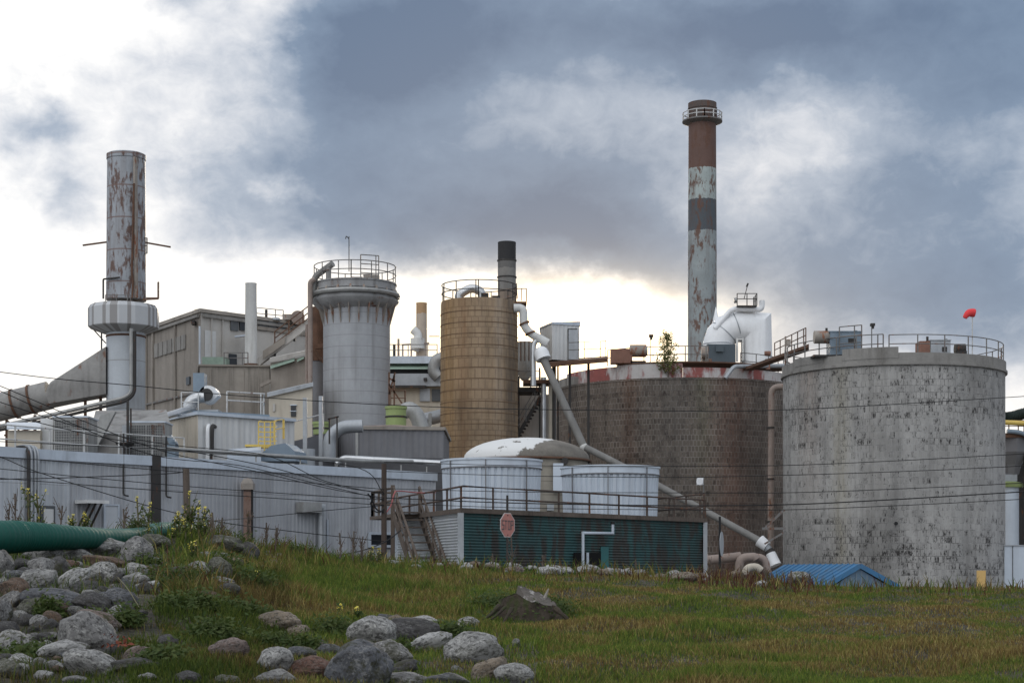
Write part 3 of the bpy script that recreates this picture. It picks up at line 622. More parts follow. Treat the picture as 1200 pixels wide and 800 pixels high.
part('railing', MB().rail([V(321, 516, Y), V(331, 514, Y), V(333, 514, Y+1.2)], .85, .8, .022), M['yellow'], t)
solo('vent_cowl', MB().slab([V(306, 531, 73.2), V(318, 521.5, 73.2), V(334, 519, 73.2), V(345, 528, 73.2), V(347, 540, 73.2), V(306, 540, 73.2)], (.3, 1.6, 0)), M['bluegrey'], 'blue grey slant fronted cowl on the shed roof under the yellow ladder cage', 'cowl')
solo('roof_hatch', MB().prism([(X(266, 71.5), 71.5), (X(306, 72), 72), (X(306, 74), 74), (X(268, 74), 74)], zr, [Z(530, 71.5), Z(527, 72), Z(523, 74), Z(526, 74)]), M['flash'], 'low pale roof hatch left of the blue grey cowl', 'hatch')
for c_, r0, Y, lab in ((357.5, 466, 78, 'thick pale grey square post before the banded grey tower, left of its pair'), (376, 464, 80, 'thin pale grey square post in front of the banded grey tower, right of its pair')):
    solo('steel_post', MB().box((X(c_, Y)-.09, Y-.09, 0), (X(c_, Y)+.09, Y+.09, Z(r0, Y))), M['galv'], lab, 'post', group='pale posts before the grey tower')
solo('roof_bin', MB().lathe(X(360, 77), 77, [(.36, 0), (.36, Z(526, 77))], 20), M['galv'], 'grey drum shaped bin at the foot of the pale posts', 'bin')

# small pipes left of the annex
solo('bent_duct', MB().tube(bend(px([(386, 541), (386, 512), (400, 500), (425, 499)], 79.5), 1.2, 7), .3, 14), M['galv'], 'fat galvanised duct bending up beside the slate grey annex', 'duct')
q = MB(); q.bar(V(386, 490, 78.5), V(386, 520, 78.5), .07); q.bar(V(395, 488, 78.5), V(395, 540, 78.5), .07); q.bar(V(384, 491, 78.5), V(397, 488, 78.5), .07); solo('pipe_bracket', q, M['dark'], 'black steel goalpost bracket over the galvanised bent duct', 'bracket')
solo('grey_annex_wall', MB().prism([(X(330, 82), 82), (X(392, 86), 86), (X(392, 90), 90), (X(330, 90), 90)], 0, [Z(520, 82), Z(505, 86), Z(505, 90), Z(520, 90)]), M['lowgrey'], 'low slate grey shed roof climbing behind the pale posts', 'shed')
q = MB().rail([V(332, 519, 81.6), V(379, 506, 85)], .9, 2.2, .03, (1,)); solo('roof_railing', q, M['railw'], 'short pale railing climbing the low slate grey shed roof', 'railing')

# slate grey annex
t = thing('slate_annex', 'slate grey flat roofed annex in front of the banded grey tower', 'annex', (X(455, 84), 86, 0)); Y = 84
zt = Z(503, Y); a_ = (X(418, Y), Y); l_ = (X(396, 87), 87); r_ = (X(520, 84.5), 84.5)
part('wall', MB().corr(l_, a_, 0, zt, .3, .02), M['lowgrey'], t); part('wall', MB().corr(a_, r_, 0, zt, .3, .02), M['lowgrey'], t)
part('wall', MB().prism([(l_[0]+.05, l_[1]+.05), (a_[0], a_[1]+.08), (r_[0], r_[1]+.08), (r_[0], 92), (l_[0]+.05, 92)], 0, zt-.02), M['lowgrey'], t)
part('roof', MB().prism([(l_[0]-.1, l_[1]-.05), (a_[0]-.03, a_[1]-.12), (r_[0]+.1, r_[1]-.12), (r_[0]+.1, 92.1), (l_[0]-.1, 92.1)], zt, zt+.16), M['tan'], t)
part('corner_strip', MB().box((a_[0]-.05, a_[1]-.07, 0), (a_[0]+.08, a_[1]-.03, zt-.03)), M['pipegrey'], t)
part('lean_to', MB().prism([(X(398, 82.4), 82.4), (X(519, 82.8), 82.8), (X(519, 84), 84), (X(398, 84), 84)], 0, Z(536, 82.5)), M['roofdark'], t)
solo('roof_pipe', MB().tube(curve(px([(420, 501, 85), (450, 500, 85.5), (470, 500, 86), (518, 504, 86)], 0), 4), .09, 8), M['rustpipe'], 'thin rusty pipe along the slate grey annex roof', 'pipe')
for c0, c1, r0, r1, Y, lab in ((452, 476, 477, 499, 88, 'squat moss green round tank on the slate annex roof, right of the banded grey tower'), (367, 386, 495, 508, 87, 'squat moss green round tank left of the banded grey tower')):
    q = thing('green_tank', lab, 'tank', (X((c0+c1)/2, Y), Y, Z(r1+1, Y)), 'squat moss green tanks'); R = (c1-c0)/2*Y/F; xx = X((c0+c1)/2, Y); zb, zz = Z(r1+1, Y), Z(r0, Y)
    part('shell', MB().lathe(xx, Y, [(R, zb), (R, zz)], 24), M['greentank'], q); part('rim', MB().lathe(xx, Y, [(R+.05, zz-.1), (R+.05, zz+.03), (R-.1, zz+.04)], 24), M['greentank'], q)
    part('hoop', MB().lathe(xx, Y, [(R+.002, (zb+zz)/2-.05), (R+.04, (zb+zz)/2-.03), (R+.04, (zb+zz)/2+.03), (R+.002, (zb+zz)/2+.05)], 24, cap=(0, 0)), M['dark'], q)
solo('curved_duct', MB().tube(curve(px([(473, 482), (481, 480), (489, 488), (494, 502)], 90), 5), .42, 14), M['pipegrey'], 'dark grey curved duct joining the right hand green tank', 'duct')
q = thing('lagged_pipe', 'short fat silver lagged pipe between the curved duct and the tan silo', 'pipe', V(505, 500, 108)); part('pipe', MB().tube(px([(484, 495), (500, 491), (530, 484)], 108), .42, 14), M['galv'], q); part('saddle', MB().bar(V(504, 484, 107), V(504, 503, 107), .2), M['pipegrey'], q)
q = MB(); Y = 92
for a_, b_ in (((456, 436), (456, 477)), ((462, 440), (462, 477)), ((455, 477), (475, 477)), ((456, 450), (474, 477)), ((456, 462), (463, 436)), ((456, 443), (463, 447))): q.bar(V(*a_, Y), V(*b_, Y), .09)
q.rail([V(458, 477, Y), V(474, 477, Y), V(475, 477, Y+.8)], .9, 1, .025); solo('braced_tower', q, M['rust'], 'rust orange braced steel tower standing over the right hand green tank', 'tower')

# ================================================================== left chimney
Y = 110; K = Y/F; cx = X(148, Y)
t = thing('left_chimney', 'rust streaked pale steel chimney with a boxed collar at the left', 'chimney', (cx, Y, 0))
m_ch = wmat('peeling chimney paint', (.33, .35, .375), .6, 0, .14, .7, streak=((.12, .07, .052), .9, 1.4, .06), rust=((.115, .06, .042), .508, 1.2), bmp=.1, seed=51, seams=(2.05, .09, (.16, .09, .07)))
m_ch2 = wmat('chimney base paint', (.44, .47, .50), .55, 0, .1, .6, streak=((.16, .14, .13), .5, 1.5, .08), bmp=.05, seed=52, seams=(3.1, .05, (.2, .18, .17)))
part('flue', MB().lathe(cx, Y, [(23.3*K, Z(352, Y)), (22*K, Z(188, Y)), (22.8*K, Z(187.5, Y)), (22.8*K, Z(182, Y)), (21*K, Z(181, Y)), (20*K, Z(182, Y)), (20*K, Z(196, Y))], 40), m_ch, t)
part('base', MB().lathe(X(147.5, Y), Y, [(22.5*K, 0), (22.5*K, Z(388, Y)), (19*K, Z(384, Y))], 40), m_ch2, t)
part('base_band', MB().lathe(X(147.5, Y), Y, [(22.5*K+.003, Z(396, Y)), (23.2*K, Z(395.5, Y)), (23.2*K, Z(394, Y)), (22.5*K+.003, Z(393.5, Y))], 40, cap=(0, 0)), M['rust'], t)
q = MB(); n = 14
q.lathe(X(145, Y), Y, [(24*K, Z(391, Y)), (40*K, Z(385, Y)), (41*K, Z(384, Y)), (41*K, Z(363, Y)), (38*K, Z(358.5, Y)), (24*K, Z(356, Y))], n, a0=.1, a1=.1+2*math.pi)
m_col = wmat('collar sheet', (.46, .47, .48), .55, .1, .06, .3, seed=53)
nn = NT(m_col.node_tree); bb = nn.n['Principled BSDF']; o_ = nn.xyz(nn.new('ShaderNodeTexCoord').outputs['Object'])
pk = nn.math('FLOOR', nn.math('MULTIPLY', nn.math('ARCTAN2', o_[0], o_[1]), 9.0)); wn = nn.new('ShaderNodeTexWhiteNoise', noise_dimensions='1D'); nn.put(wn.inputs[1], pk)
old = bb.inputs['Base Color'].links[0].from_socket; nn.put(bb.inputs['Base Color'], nn.mix(nn.ramp(wn.outputs[0], [(.45, 0), (.55, .75)]), old, (.20, .185, .175)))
part('collar', q, m_col, t, smooth=False)
part('gallery_railing', MB().rail([(cx-1.0, Y-1.45, Z(357, Y)), (cx+.6, Y-1.45, Z(357, Y))], .4, .7, .02), M['rail'], t)
part('riser', MB().bar(V(159.5, 349, Y-1.28), V(158.5, 184, Y-1.24), .22, .16), M['motor'], t)
part('conduit', MB().tube(px([(155, 349, Y-1.5), (156, 330, Y-1.45), (154.5, 320, Y-1.42), (157, 215, Y-1.35)], 0), .07, 8), M['rust'], t)
part('downpipe', MB().tube(bend(px([(154, 385), (154, 460), (146, 466), (60, 486), (-40, 508)], Y-1.7), .8), .13, 8), M['pipegrey'], t)
part('downpipe', MB().tube(bend(px([(158, 388), (158, 461), (148, 470), (60, 491), (-40, 512)], Y-1.75), .8), .10, 8), M['dark'], t)
part('lightning_arm', MB().bar(V(97, 287.5, Y), V(126, 283.5, Y), .1), M['rust'], t); part('lightning_arm', MB().bar(V(169, 284, Y), V(200, 289.5, Y), .1), M['rust'], t)
part('cage', MB().rail([V(168, 297, Y-.3), V(172, 297, Y-.3), V(172.5, 297, Y+.4)], 1.0, .5, .03, (1, .5, 0)), M['rail'], t)
part('bracket', MB().tube(bend(px([(121, 350, Y-.8), (121, 327, Y-.8), (140, 325, Y-1.5)], 0), .1), .06, 6), M['dark'], t); part('brace', MB().bar(V(106, 382, Y), V(124, 402, Y), .07), M['dark'], t); part('drain', MB().bar(V(119, 414, Y), V(119, 385, Y), .08), M['dark'], t)
part('side_platform', MB().slab([V(167, 352, Y-1), V(185, 351, Y-1), V(185, 350, Y+1), V(167, 350, Y+1)], (0, 0, .1)).rail([V(185, 351, Y-1), V(186, 350, Y+1)], 1.1, 1, .03), M['rust'], t)
# flue duct
t = thing('flue_duct', 'fat weathered round flue duct widening into the left chimney', 'duct', (X(20, Y), Y, Z(500, Y)))
part('pipe', MB().tube(px([(-60, 491), (58, 463)], Y), 16.5*K, 24), M['duct'], t)
n = 24; ring0 = []; ring1 = []; c0 = V(58, 463, Y)
for i in range(n):
    a = 2*math.pi*i/n; ca, sa = math.cos(a), math.sin(a)
    ring0.append(c0+Vector((.2*sa, ca*16.5*K, sa*16.5*K)))
    k = 1/max(abs(ca), abs(sa)); yy = ca*k; zz = sa*k; top, bot = Z(408, Y), Z(463, Y)
    ring1.append(Vector((X(128, Y), Y+yy*.9, (top+bot)/2+zz*(top-bot)/2)))
q = MB().add(ring0+ring1, [(i, (i+1) % n, n+(i+1) % n, n+i) for i in range(n)]); part('transition', q, M['duct'], t, ang=50)
for c_, r_ in ((17, 473), (37, 468)):
    p0_, p1_ = V(c_-1, r_+.25, Y), V(c_+1.5, r_-.4, Y); part('flange', MB().tube([p0_, p1_], 17.8*K, 24), M['rust'], t)
q = MB()
for c_, r0, r1 in ((8, 492, 530), (41, 486, 530), (100, 462, 500), (118, 462, 500)): q.bar(V(c_, r0, Y), (X(c_, Y), Y, 0), .16)
q.bar(V(5, 510, Y), V(44, 500, Y), .1); q.bar(V(8, 492, Y), V(41, 520, Y), .08); part('trestle', q, M['rust'], t)

# ================================================================== main mill building
t = thing('mill_building', 'tall tan and pale grey clad mill building behind the left chimney', 'mill building', (X(235, 118), 121, 0))
c0 = (X(235, 118), 118); cl = (X(160, 129), 129); cr = (X(372, 125.5), 125.5); zt = Z(366, 118); bk = (cl[0]+cr[0]-c0[0], cl[1]+cr[1]-c0[1])
part('wall', MB().prism([cl, c0, (c0[0]+.4, c0[1]+8), (cl[0]+.4, cl[1]+8)], 0, zt), M['tan'], t, 'tan stained side wall')
part('wall', MB().prism([(c0[0]+.02, c0[1]-.05), (cr[0], cr[1]-.05), bk, (c0[0]+.02, c0[1]+6)], 0, zt-.03), M['beige'], t, 'pale grey front wall')
part('roof', MB().prism([(cl[0]-.1, cl[1]-.1), (c0[0], c0[1]-.25), (cr[0]+.1, cr[1]-.2), bk], zt+.002, zt+.25), M['tan2'], t)
def onleft(c): k = (c-CXP)/F; a = Vector(cl); b_ = Vector(c0); tt = (k*a.y-a.x)/((b_.x-a.x)-k*(b_.y-a.y)); return a+(b_-a)*tt
def onfront(c): k = (c-CXP)/F; a = Vector(c0); b_ = Vector(cr); tt = (k*a.y-a.x)/((b_.x-a.x)-k*(b_.y-a.y)); return a+(b_-a)*tt
def wallplate(fn, c0_, c1_, z0, z1, th=.08, out=.02):
    a, b_ = fn(c0_), fn(c1_); d = (b_-a).normalized(); n = Vector((d.y, -d.x)); p = a+n*out; q = b_+n*out
    return MB().prism([(p.x, p.y), (q.x, q.y), (q.x+n.x*th, q.y+n.y*th), (p.x+n.x*th, p.y+n.y*th)], z0, z1)
for i in range(7):
    a = 182+i*5.3; zz = zt-2.2; part('louvre', wallplate(onleft, a, a+4.3, zz, zz+1.0), M['conc'], t)
part('window', wallplate(onleft, 219.5, 223.5, Z(450, 119.5), Z(441, 119.5)), M['glass'], t); part('window', wallplate(onleft, 219, 224, Z(478, 119.5), Z(468, 119.5)), M['glass'], t)
for a, b_, mm in ((269, 278, 'galv'), (279.5, 287, 'glass'), (302, 312, 'galv'), (313, 322, 'galv'), (324, 334, 'galv')):
    yy = onfront(a).y; part('window', wallplate(onfront, a, b_, Z(387, yy), Z(376, yy), .08, .08), M['louvre' if mm == 'galv' else 'glass'], t)
part('dark_band', wallplate(onfront, 300, 366, Z(392, 124), Z(388, 124), .1, .08), M['tan'], t)
part('canopy', MB().slab([V(275, 396, 119.6), V(287, 395, 120), V(287, 393.5, 118.5), V(275, 395, 118.2)], (0, 0, .1)), M['flash'], t)
part('doorway', wallplate(onfront, 267, 276, Z(427, 119.5), Z(414, 119.5), .08, .08), M['glass'], t)
for c_ in (246, 259): part('downpipe', wallplate(onfront, c_, c_+.8, 15.6, zt-.2, .1, .1), M['beige'], t)
for c_ in (172, 180, 206): part('downpipe', wallplate(onleft, c_, c_+.9, 8, zt-.3, .12, .03), M['tan2'], t)
part('gutter', wallplate(onfront, 236, 368, zt-.32, zt-.12, .16, .1), M['conc'], t); part('gutter', wallplate(onleft, 165, 234, zt-.32, zt-.12, .16, .04), M['conc'], t)
part('conduit', wallplate(onleft, 168, 234, 14.4, 14.52, .1, .03), M['rail'], t); part('patch_panel', wallplate(onleft, 199, 214, 9, 12.6, .03, .02), M['beige'], t); part('patch_panel', wallplate(onfront, 239, 252, zt-3.4, zt-1.2, .03, .08), M['creamw'], t)
part('corner_pipe', MB().bar((X(234, 117.7), 117.7, 15.5), (X(234, 117.7), 117.7, zt-1), .12), M['flash'], t)
part('floodlight', MB().box((X(225, 118.5), 118.2, zt-.8), (X(229, 118.5), 118.8, zt-.5)), M['dark'], t)
solo('roof_hoist', MB().box((X(230, 120), 120, zt+.25), (X(239, 120), 121, Z(362, 120))).box((X(228.5, 120), 119.8, Z(364, 120)), (X(239.5, 120), 121.1, Z(363, 120))), M['yellow'], 'small yellowish roof hoist on the mill building corner', 'hoist')
q = MB().rail([(X(300, 123), 123.3, zt+.25), (X(332, 124.5), 124.5, zt+.25)], .9, 1.5, .03); solo('roof_railing', q, M['rail'], 'low railing on the mill building roof left of the roof fan', 'railing')
t2 = thing('roof_fan', 'rust brown drum fan with a motor on the mill building roof', 'fan', (X(343, 123), 123.5, zt+.25))
part('casing', MB().box((X(331, 123), 123, zt+.25), (X(345, 123), 124.2, Z(368, 123))), M['motor'], t2); q = MB(); q.cyl(V(349, 372, 122.8), V(349, 372, 124.4), .5, n=20); part('scroll', q, M['rustpipe'], t2); part('stand', MB().box((X(343, 123), 123, zt+.25), (X(356, 123), 124, zt+.3)), M['dark'], t2)
solo('vent_pipe', MB().cyl((X(308.5, 123.5), 125, zt), (X(308.5, 123.5), 125, Z(359, 123.5)), .1), M['dark'], 'thin dark vent pipe on the mill building roof', 'vent pipe')
for c_, r_, lab in ((262, 359, 'small mushroom vent on the mill building roof near its front corner'), (322, 366, 'short capped vent on the mill building roof beside the roof fan')): solo('roof_vent', MB().cyl((X(c_, 122), 122.5, zt+.25), (X(c_, 122), 122.5, Z(r_+7, 122)), .16).lathe(X(c_, 122), 122.5, [(.34, Z(r_+8, 122)), (.3, Z(r_+5.5, 122)), (.02, Z(r_+4.5, 122))], 14), M['galv'], lab, 'vent')
# lower block in front
t = thing('stair_block', 'stained tan lower block standing against the mill building front', 'mill block', (X(276, 112), 114, 0))
zb = Z(429, 112); part('wall', MB().prism([(X(234, 112), 112), (X(316, 112.5), 112.5), (X(316, 122), 122), (X(234, 122), 122)], 0, zb), M['tan2'], t)
part('roof', MB().prism([(X(233, 112), 111.85), (X(317, 112.5), 112.35), (X(317, 122), 122.1), (X(233, 122), 121.0)], zb+.002, zb+.12), M['tan'], t)
for c_ in (247, 268, 286, 303): part('downpipe', MB().box((X(c_, 112), 111.86, 3), (X(c_+.9, 112), 111.98, zb-.1)), M['tan'], t)
part('conduit', MB().box((X(235, 112), 111.8, 11.2), (X(315, 112), 111.86, 11.32)), M['rail'], t)
part('railing', MB().rail([(X(262, 112), 112.2, zb+.12), (X(290, 112), 112.2, zb+.12)], .8, 1.2, .03), M['rail'], t)
solo('roof_cabinet', MB().box((X(238, 113), 112.6, zb+.12), (X(266, 113), 114, Z(419, 113))), M['copper'], 'long pale green cabinet on the tan block roof', 'cabinet')
t = thing('white_stack', 'slim white steel stack standing on the tan block roof', 'stack', (X(293.5, 113), 113.3, zb+.12))
q = MB().lathe(X(293.3, 113), 113.3, [(7.3*.0565, zb+.12), (6.6*.0565, Z(333, 113)), (6.8*.0565, Z(332.5, 113)), (6.8*.0565, Z(331, 113)), (5.8*.0565, Z(331, 113)), (5.8*.0565, Z(336, 113))], 24); part('flue', q, M['whitedirty'], t)
part('base_ring', MB().lathe(X(293.3, 113), 113.3, [(8.6*.0565, zb+.121), (8.6*.0565, zb+.3)], 24), M['rust'], t)
t = thing('conveyor', 'inclined enclosed conveyor with a rusty handrail climbing to the mill roof', 'conveyor', V(305, 428, 115))
part('gantry', MB().bar(V(300, 427, 116), V(363, 378, 116), .5, .45), M['beige'], t)
q = MB().rail([V(322, 404, 115.6), V(363, 373, 115.6)], .9, 1.2, .04, (1, .5, .1)); part('railing', q, M['rust'], t)
q = MB().bar(V(322, 402, 116), V(322, 420, 116), .16).bar(V(345, 388, 116), V(345, 400, 116), .14); part('support', q, M['dark'], t)
part('mesh_guard', MB().slab([V(308, 411, 115.5), V(334, 394, 115.5), V(334, 402, 115.5), V(308, 421, 115.5)], (0, .06, 0)), M['tan'], t)
t = thing('gable_block', 'tan gabled block with a pale green eaves strip beside the conveyor foot', 'mill block', (X(340, 110), 112, 0))
part('wall', MB().prism([(X(317, 110), 110), (X(368, 110), 110), (X(368, 118), 118), (X(317, 118), 118)], 0, [Z(425, 110), Z(416, 110), Z(416, 118), Z(425, 118)]), M['tan'], t)
part('roof', MB().slab([V(316, 424, 109.8), V(369, 413, 109.8), V(369, 412, 118), V(316, 423, 118)], (0, 0, .25)), M['beige'], t)
part('eaves_strip', MB().slab([V(317, 432, 109.7), V(345, 423, 109.7), V(345, 420, 109.9), V(317, 429, 109.9)], (0, .08, .06)).slab([V(348, 424, 109.7), V(356, 420, 109.7), V(356, 418, 109.9), V(348, 421, 109.9)], (0, .08, .06)), M['copper'], t)
part('bracket', MB().bar(V(305, 452, 109.6), V(317, 446, 109.6), .2), M['tan'], t)
t = thing('cream_block', 'cream sheet clad block with a small dark window left of the banded grey tower', 'mill block', (X(338, 99), 101, 0))
part('wall', MB().prism([(X(315, 99), 99), (X(366, 99), 99), (X(366, 104), 104), (X(315, 104), 104)], 0, [Z(465, 99), Z(453, 99), Z(453, 104), Z(465, 104)]), M['cream'], t)
part('roof', MB().slab([V(313, 465, 98.8), V(367, 452.5, 98.8), V(367, 451.5, 104.2), V(313, 464, 104.2)], (0, 0, .22)), M['galv'], t)
w_ = part('window', MB().box((X(341, 99), 98.93, Z(488, 99)), (X(347, 99), 98.99, Z(475, 99))), M['glass'], t); part('frame', MB().box((X(340, 99), 98.9, Z(475, 99)), (X(348, 99), 98.98, Z(474, 99))).box((X(340, 99), 98.9, Z(482, 99)), (X(348, 99), 98.925, Z(481.3, 99))), M['flash'], w_)
part('vent', MB().box((X(320, 99), 98.9, Z(482, 99)), (X(322.5, 99), 98.98, Z(473, 99))), M['beige'], t)

# ================================================================== banded grey tower
Y = 105; K = Y/F; cx = X(418, Y)
t = thing('grey_tower', 'banded grey tile tower with a flared steel head and railing', 'tower', (cx, Y, 0))
m_gt = wmat('grey tower render', (.36, .37, .385), .8, 0, .12, .5, streak=((.13, .12, .115), .75, 1.5, .05), bmp=.08, seed=61, seams=(.68, .03, (.2, .195, .19)))
part('shaft', MB().lathe(cx, Y, [(39.2*K, 0), (39*K, Z(365, Y)), (39*K, Z(360, Y))], 64), m_gt, t)
m_gh = wmat('tower head steel', (.30, .30, .30), .65, .1, .18, .8, streak=((.07, .055, .05), .9, 1.8, .12), rust=(RUST, .60, .8), seed=62)
part('head', MB().lathe(X(416, Y), Y, [(38*K, Z(366, Y)), (45*K, Z(361, Y)), (51*K, Z(355, Y)), (51.3*K, Z(353.5, Y)), (49*K, Z(353, Y)), (48*K, Z(349, Y)), (48*K, Z(343.2, Y)), (49.3*K, Z(343, Y)), (49.3*K, Z(341, Y)), (48*K, Z(340.8, Y)), (48*K, Z(335, Y)), (49*K, Z(334.8, Y)), (49*K, Z(333.3, Y)), (47*K, Z(333, Y))], 56), m_gh, t)
part('ring_pipe', MB().lathe(X(416, Y), Y, [(50.5*K+.15*math.sin(a), Z(347, Y)+.15*math.cos(a)) for a in [i*math.pi/4 for i in range(9)]], 56, cap=(0, 0)), M['pipegrey'], t)
for i in range(12):
    a = -1.5+i*.273; sx, sy = math.sin(a), -math.cos(a)
    q = MB().slab([(cx+sx*39*K, Y+sy*39*K, Z(358, Y)), (cx+sx*46*K, Y+sy*46*K, Z(358, Y)), (cx+sx*39*K, Y+sy*39*K, Z(383, Y))], (sy*-.06, sx*.06, 0)); part('gusset', q, M['motor'], t)
R = 48*K; zt = Z(333, Y)
for i in range(9):
    a = -1.25+i*.31; sx, sy = math.sin(a), -math.cos(a); xc = X(416, Y); part('strut', MB().bar((xc+sx*50.5*K, Y+sy*50.5*K, Z(347, Y)), (xc+sx*48.1*K, Y+sy*48.1*K, Z(341, Y)), .13), M['motor'], t)
part('railing', MB().rail([(X(416, Y)+R*math.sin(i*.2618), Y-R*math.cos(i*.2618), zt) for i in range(24)], 1.05, 1.25, .03, (1, .5), closed=True), M['rail'], t)
part('gate', MB().rail([(X(427, Y), Y-R-.02, zt), (X(447, Y), Y-R*.85, zt)], 1.35, .95, .03, (1, .6, .2)), M['rail'], t)
part('machinery', MB().box((X(428, Y), Y-1.4, zt), (X(446, Y), Y-.6, zt+.35)).cyl(V(412, 328, Y-1.2), V(425, 328, Y-1.2), .2).box((X(400, Y), Y-1, zt), (X(408, Y), Y, zt+.2)), M['motor'], t)
part('goose_pipe', MB().tube(bend(px([(366, 345, Y-1.2), (369, 324, Y-1.2), (390, 309, Y-1.9)], 0), .3), .2, 10).tube(px([(385, 312, Y-1.8), (385, 330, Y-1.8)], 0), .16, 8), M['duct'], t)
part('standpipe', MB().tube(bend(px([(363.5, 500), (363.5, 330), (369, 327)], Y-1.6), .15), .15, 10).tube(px([(359.5, 490, Y-1.3), (359.5, 380, Y-1.3)], 0), .09, 8), M['rustpipe'], t)
part('antenna', MB().bar(V(409, 318, Y-1), V(409, 277, Y-1), .05).tube(curve(px([(409, 280), (406, 277), (405, 280)], Y-1), 4), .03, 6), M['dark'], t)
q = thing('rust_tank', 'narrow rust brown vessel tucked under the grey tower head', 'vessel', (X(372, 108), 108, 0)); part('shell', MB().lathe(X(373, 108), 108, [(8*.054, Z(423, 108)), (8*.054, Z(360, 108))], 20), M['rust'], q)
part('lower_shell', MB().lathe(X(372, 108), 108, [(7*.054, 0), (7*.054, Z(424, 108)), (4*.054, Z(420, 108))], 20), M['lowgrey'], q)
part('bracket', MB().bar(V(358, 407, 106.5), V(381, 405, 106.5), .3).tube(curve(px([(367, 408), (373, 418), (380, 424)], 106.4), 4), .12, 8), M['rust'], q)

# ================================================================== process building between the towers
t = thing('process_building', 'layered cream and grey process building between the grey tower and the tan silo', 'building', (X(488, 122), 125, 0)); Y = 122
x0, x1 = X(440, Y), X(530, Y)
part('wall', MB().box((x0, Y, 0), (x1, Y+8, Z(453, Y))), M['cream'], t); part('upper_wall', MB().box((x0, Y+.6, Z(453, Y)), (x1, Y+8, Z(420, Y))), M['roofdark'], t)
part('band', MB().box((x0, Y-.5, Z(453, Y)), (x1, Y+.7, Z(438.5, Y))), M['galv'], t); part('canopy', MB().slab([(x0, Y-.3, Z(433, Y)), (X(507, Y), Y-.3, Z(433, Y)), (X(507, Y), Y+.5, Z(426.5, Y)), (x0, Y+.5, Z(426.5, Y))], (0, .05, .07)), M['copper'], t)
part('roof', MB().box((x0, Y-.2, Z(426, Y)), (x1, Y+8, Z(417.5, Y))), M['flash'], t)
part('round_duct', MB().tube(curve(px([(514, 442, Y-.6), (508, 434, Y-.6), (512, 422, Y-.6), (524, 418, Y-.6)], 0), 4), .42, 14), M['pipegrey'], t)
part('louvre', MB().box((X(492, Y), Y-.12, Z(470, Y)), (X(504, Y), Y-.003, Z(455, Y))), M['galv'], t); part('louvre', MB().box((X(506, Y), Y-.12, Z(470, Y)), (X(517, Y), Y-.003, Z(456, Y))), M['louvre'], t)
part('beam', MB().box((x0, Y-.62, Z(455, Y)), (X(500, Y), Y-.503, Z(452.4, Y))), M['dark'], t)
part('wall_lamp', MB().box((X(497, Y), Y-.8, Z(447, Y)), (X(501, Y), Y-.502, Z(444, Y))), M['dark'], t)
for c_, r_, lab in ((468, 404, 'thin vent pipe on the process building roof beside the cream chimney'),): solo('vent_pipe', MB().cyl((X(c_-6, 124), 124, Z(419, 124)), (X(c_-6, 124), 124, Z(r_, 124)), .1), M['dark'], lab, 'vent pipe')
q = MB().rail([(X(455, Y), Y+.4, Z(417.5, Y)), (X(512, Y), Y+.4, Z(417.5, Y))], .9, 1.4, .03); solo('roof_railing', q, M['rail'], 'railing along the process building roof between the two towers', 'railing')
t = thing('cream_chimney', 'short cream chimney with a pipe elbow behind the process building', 'chimney', (X(493, 136), 136, 0)); Y = 136; K = Y/F
part('flue', MB().lathe(X(494, Y), Y, [(7.6*K, 0), (6.2*K, Z(357, Y)), (6.4*K, Z(356, Y)), (6.4*K, Z(355, Y)), (5.6*K, Z(355, Y))], 24), wmat('cream chimney render', (.46, .38, .30), .8, 0, .12, .7, streak=((.22, .16, .12), .5, 1.5), seed=66, bands=[(Z(368, Y), (.46, .39, .32)), (Z(350, Y), (.42, .27, .15))]), t)
part('elbow', MB().tube(bend(px([(486, 411), (490, 400), (490, 391), (484, 386)], Y-.7), .3), .33, 12).lathe(X(490, Y), Y-.7, [(.55, Z(410, Y)), (.55, Z(398, Y))], 16), M['whitedirty'], t)
part('gallery', MB().bar(V(471, 404, Y-.8), V(503, 402, Y-.8), .12).bar(V(472, 404, Y-.8), V(472, 417, Y-.8), .12).bar(V(482, 404, Y-.8), V(482, 417, Y-.8), .12).bar(V(503, 394, Y), V(515, 394, Y), .06).bar(V(467, 397, Y), V(467, 418, Y), .16), M['motor'], t)

# ================================================================== tan silo
Y = 105; K = Y/F; cx = X(561.5, Y)
t = thing('tan_silo', 'tall golden tan hooped tile silo with a railed top', 'silo', (cx, Y, 0)); R = 45.3*K
m_ts = tile_mat('tan silo staves', R, .42, .62, (.315, .225, .138), (.285, .20, .122), (.22, .152, .095), spall=(.12, .08, .055), spall_amt=.22, streaks=[(-2.2, .8, (.27, .15, .05), .7, 0), (-.9, .35, (.20, .11, .055), .75, 0), (2.35, .6, (.10, .085, .075), .95, 0), (.3, .6, (.36, .27, .19), .5, 0), (1.3, .35, (.42, .36, .30), .6, 17)], mw=.035, var=.2)
part('shell', MB().lathe(cx, Y, [(R*1.02, 0), (R, Z(420, Y)), (R*.99, Z(358, Y)), (R*.98, Z(355, Y))], 72), m_ts, t)
hp = MB()
for r_ in range(370, 545, 13): zz = Z(r_, Y); rr = R*(.992+.028*(1-zz/18)); hp.lathe(cx, Y, [(rr, zz-.022), (rr+.025, zz-.018), (rr+.025, zz+.018), (rr, zz+.022)], 64, cap=(0, 0))
part('hoops', hp, wmat('tan hoop', (.16, .10, .06), .8, seed=69), t)
zt = Z(355, Y); part('railing', MB().rail([(cx+R*.97*math.sin(i*.2618), Y-R*.97*math.cos(i*.2618), zt) for i in range(24)], 1.05, 1.3, .03, (1, .5), closed=True), M['dark'], t)
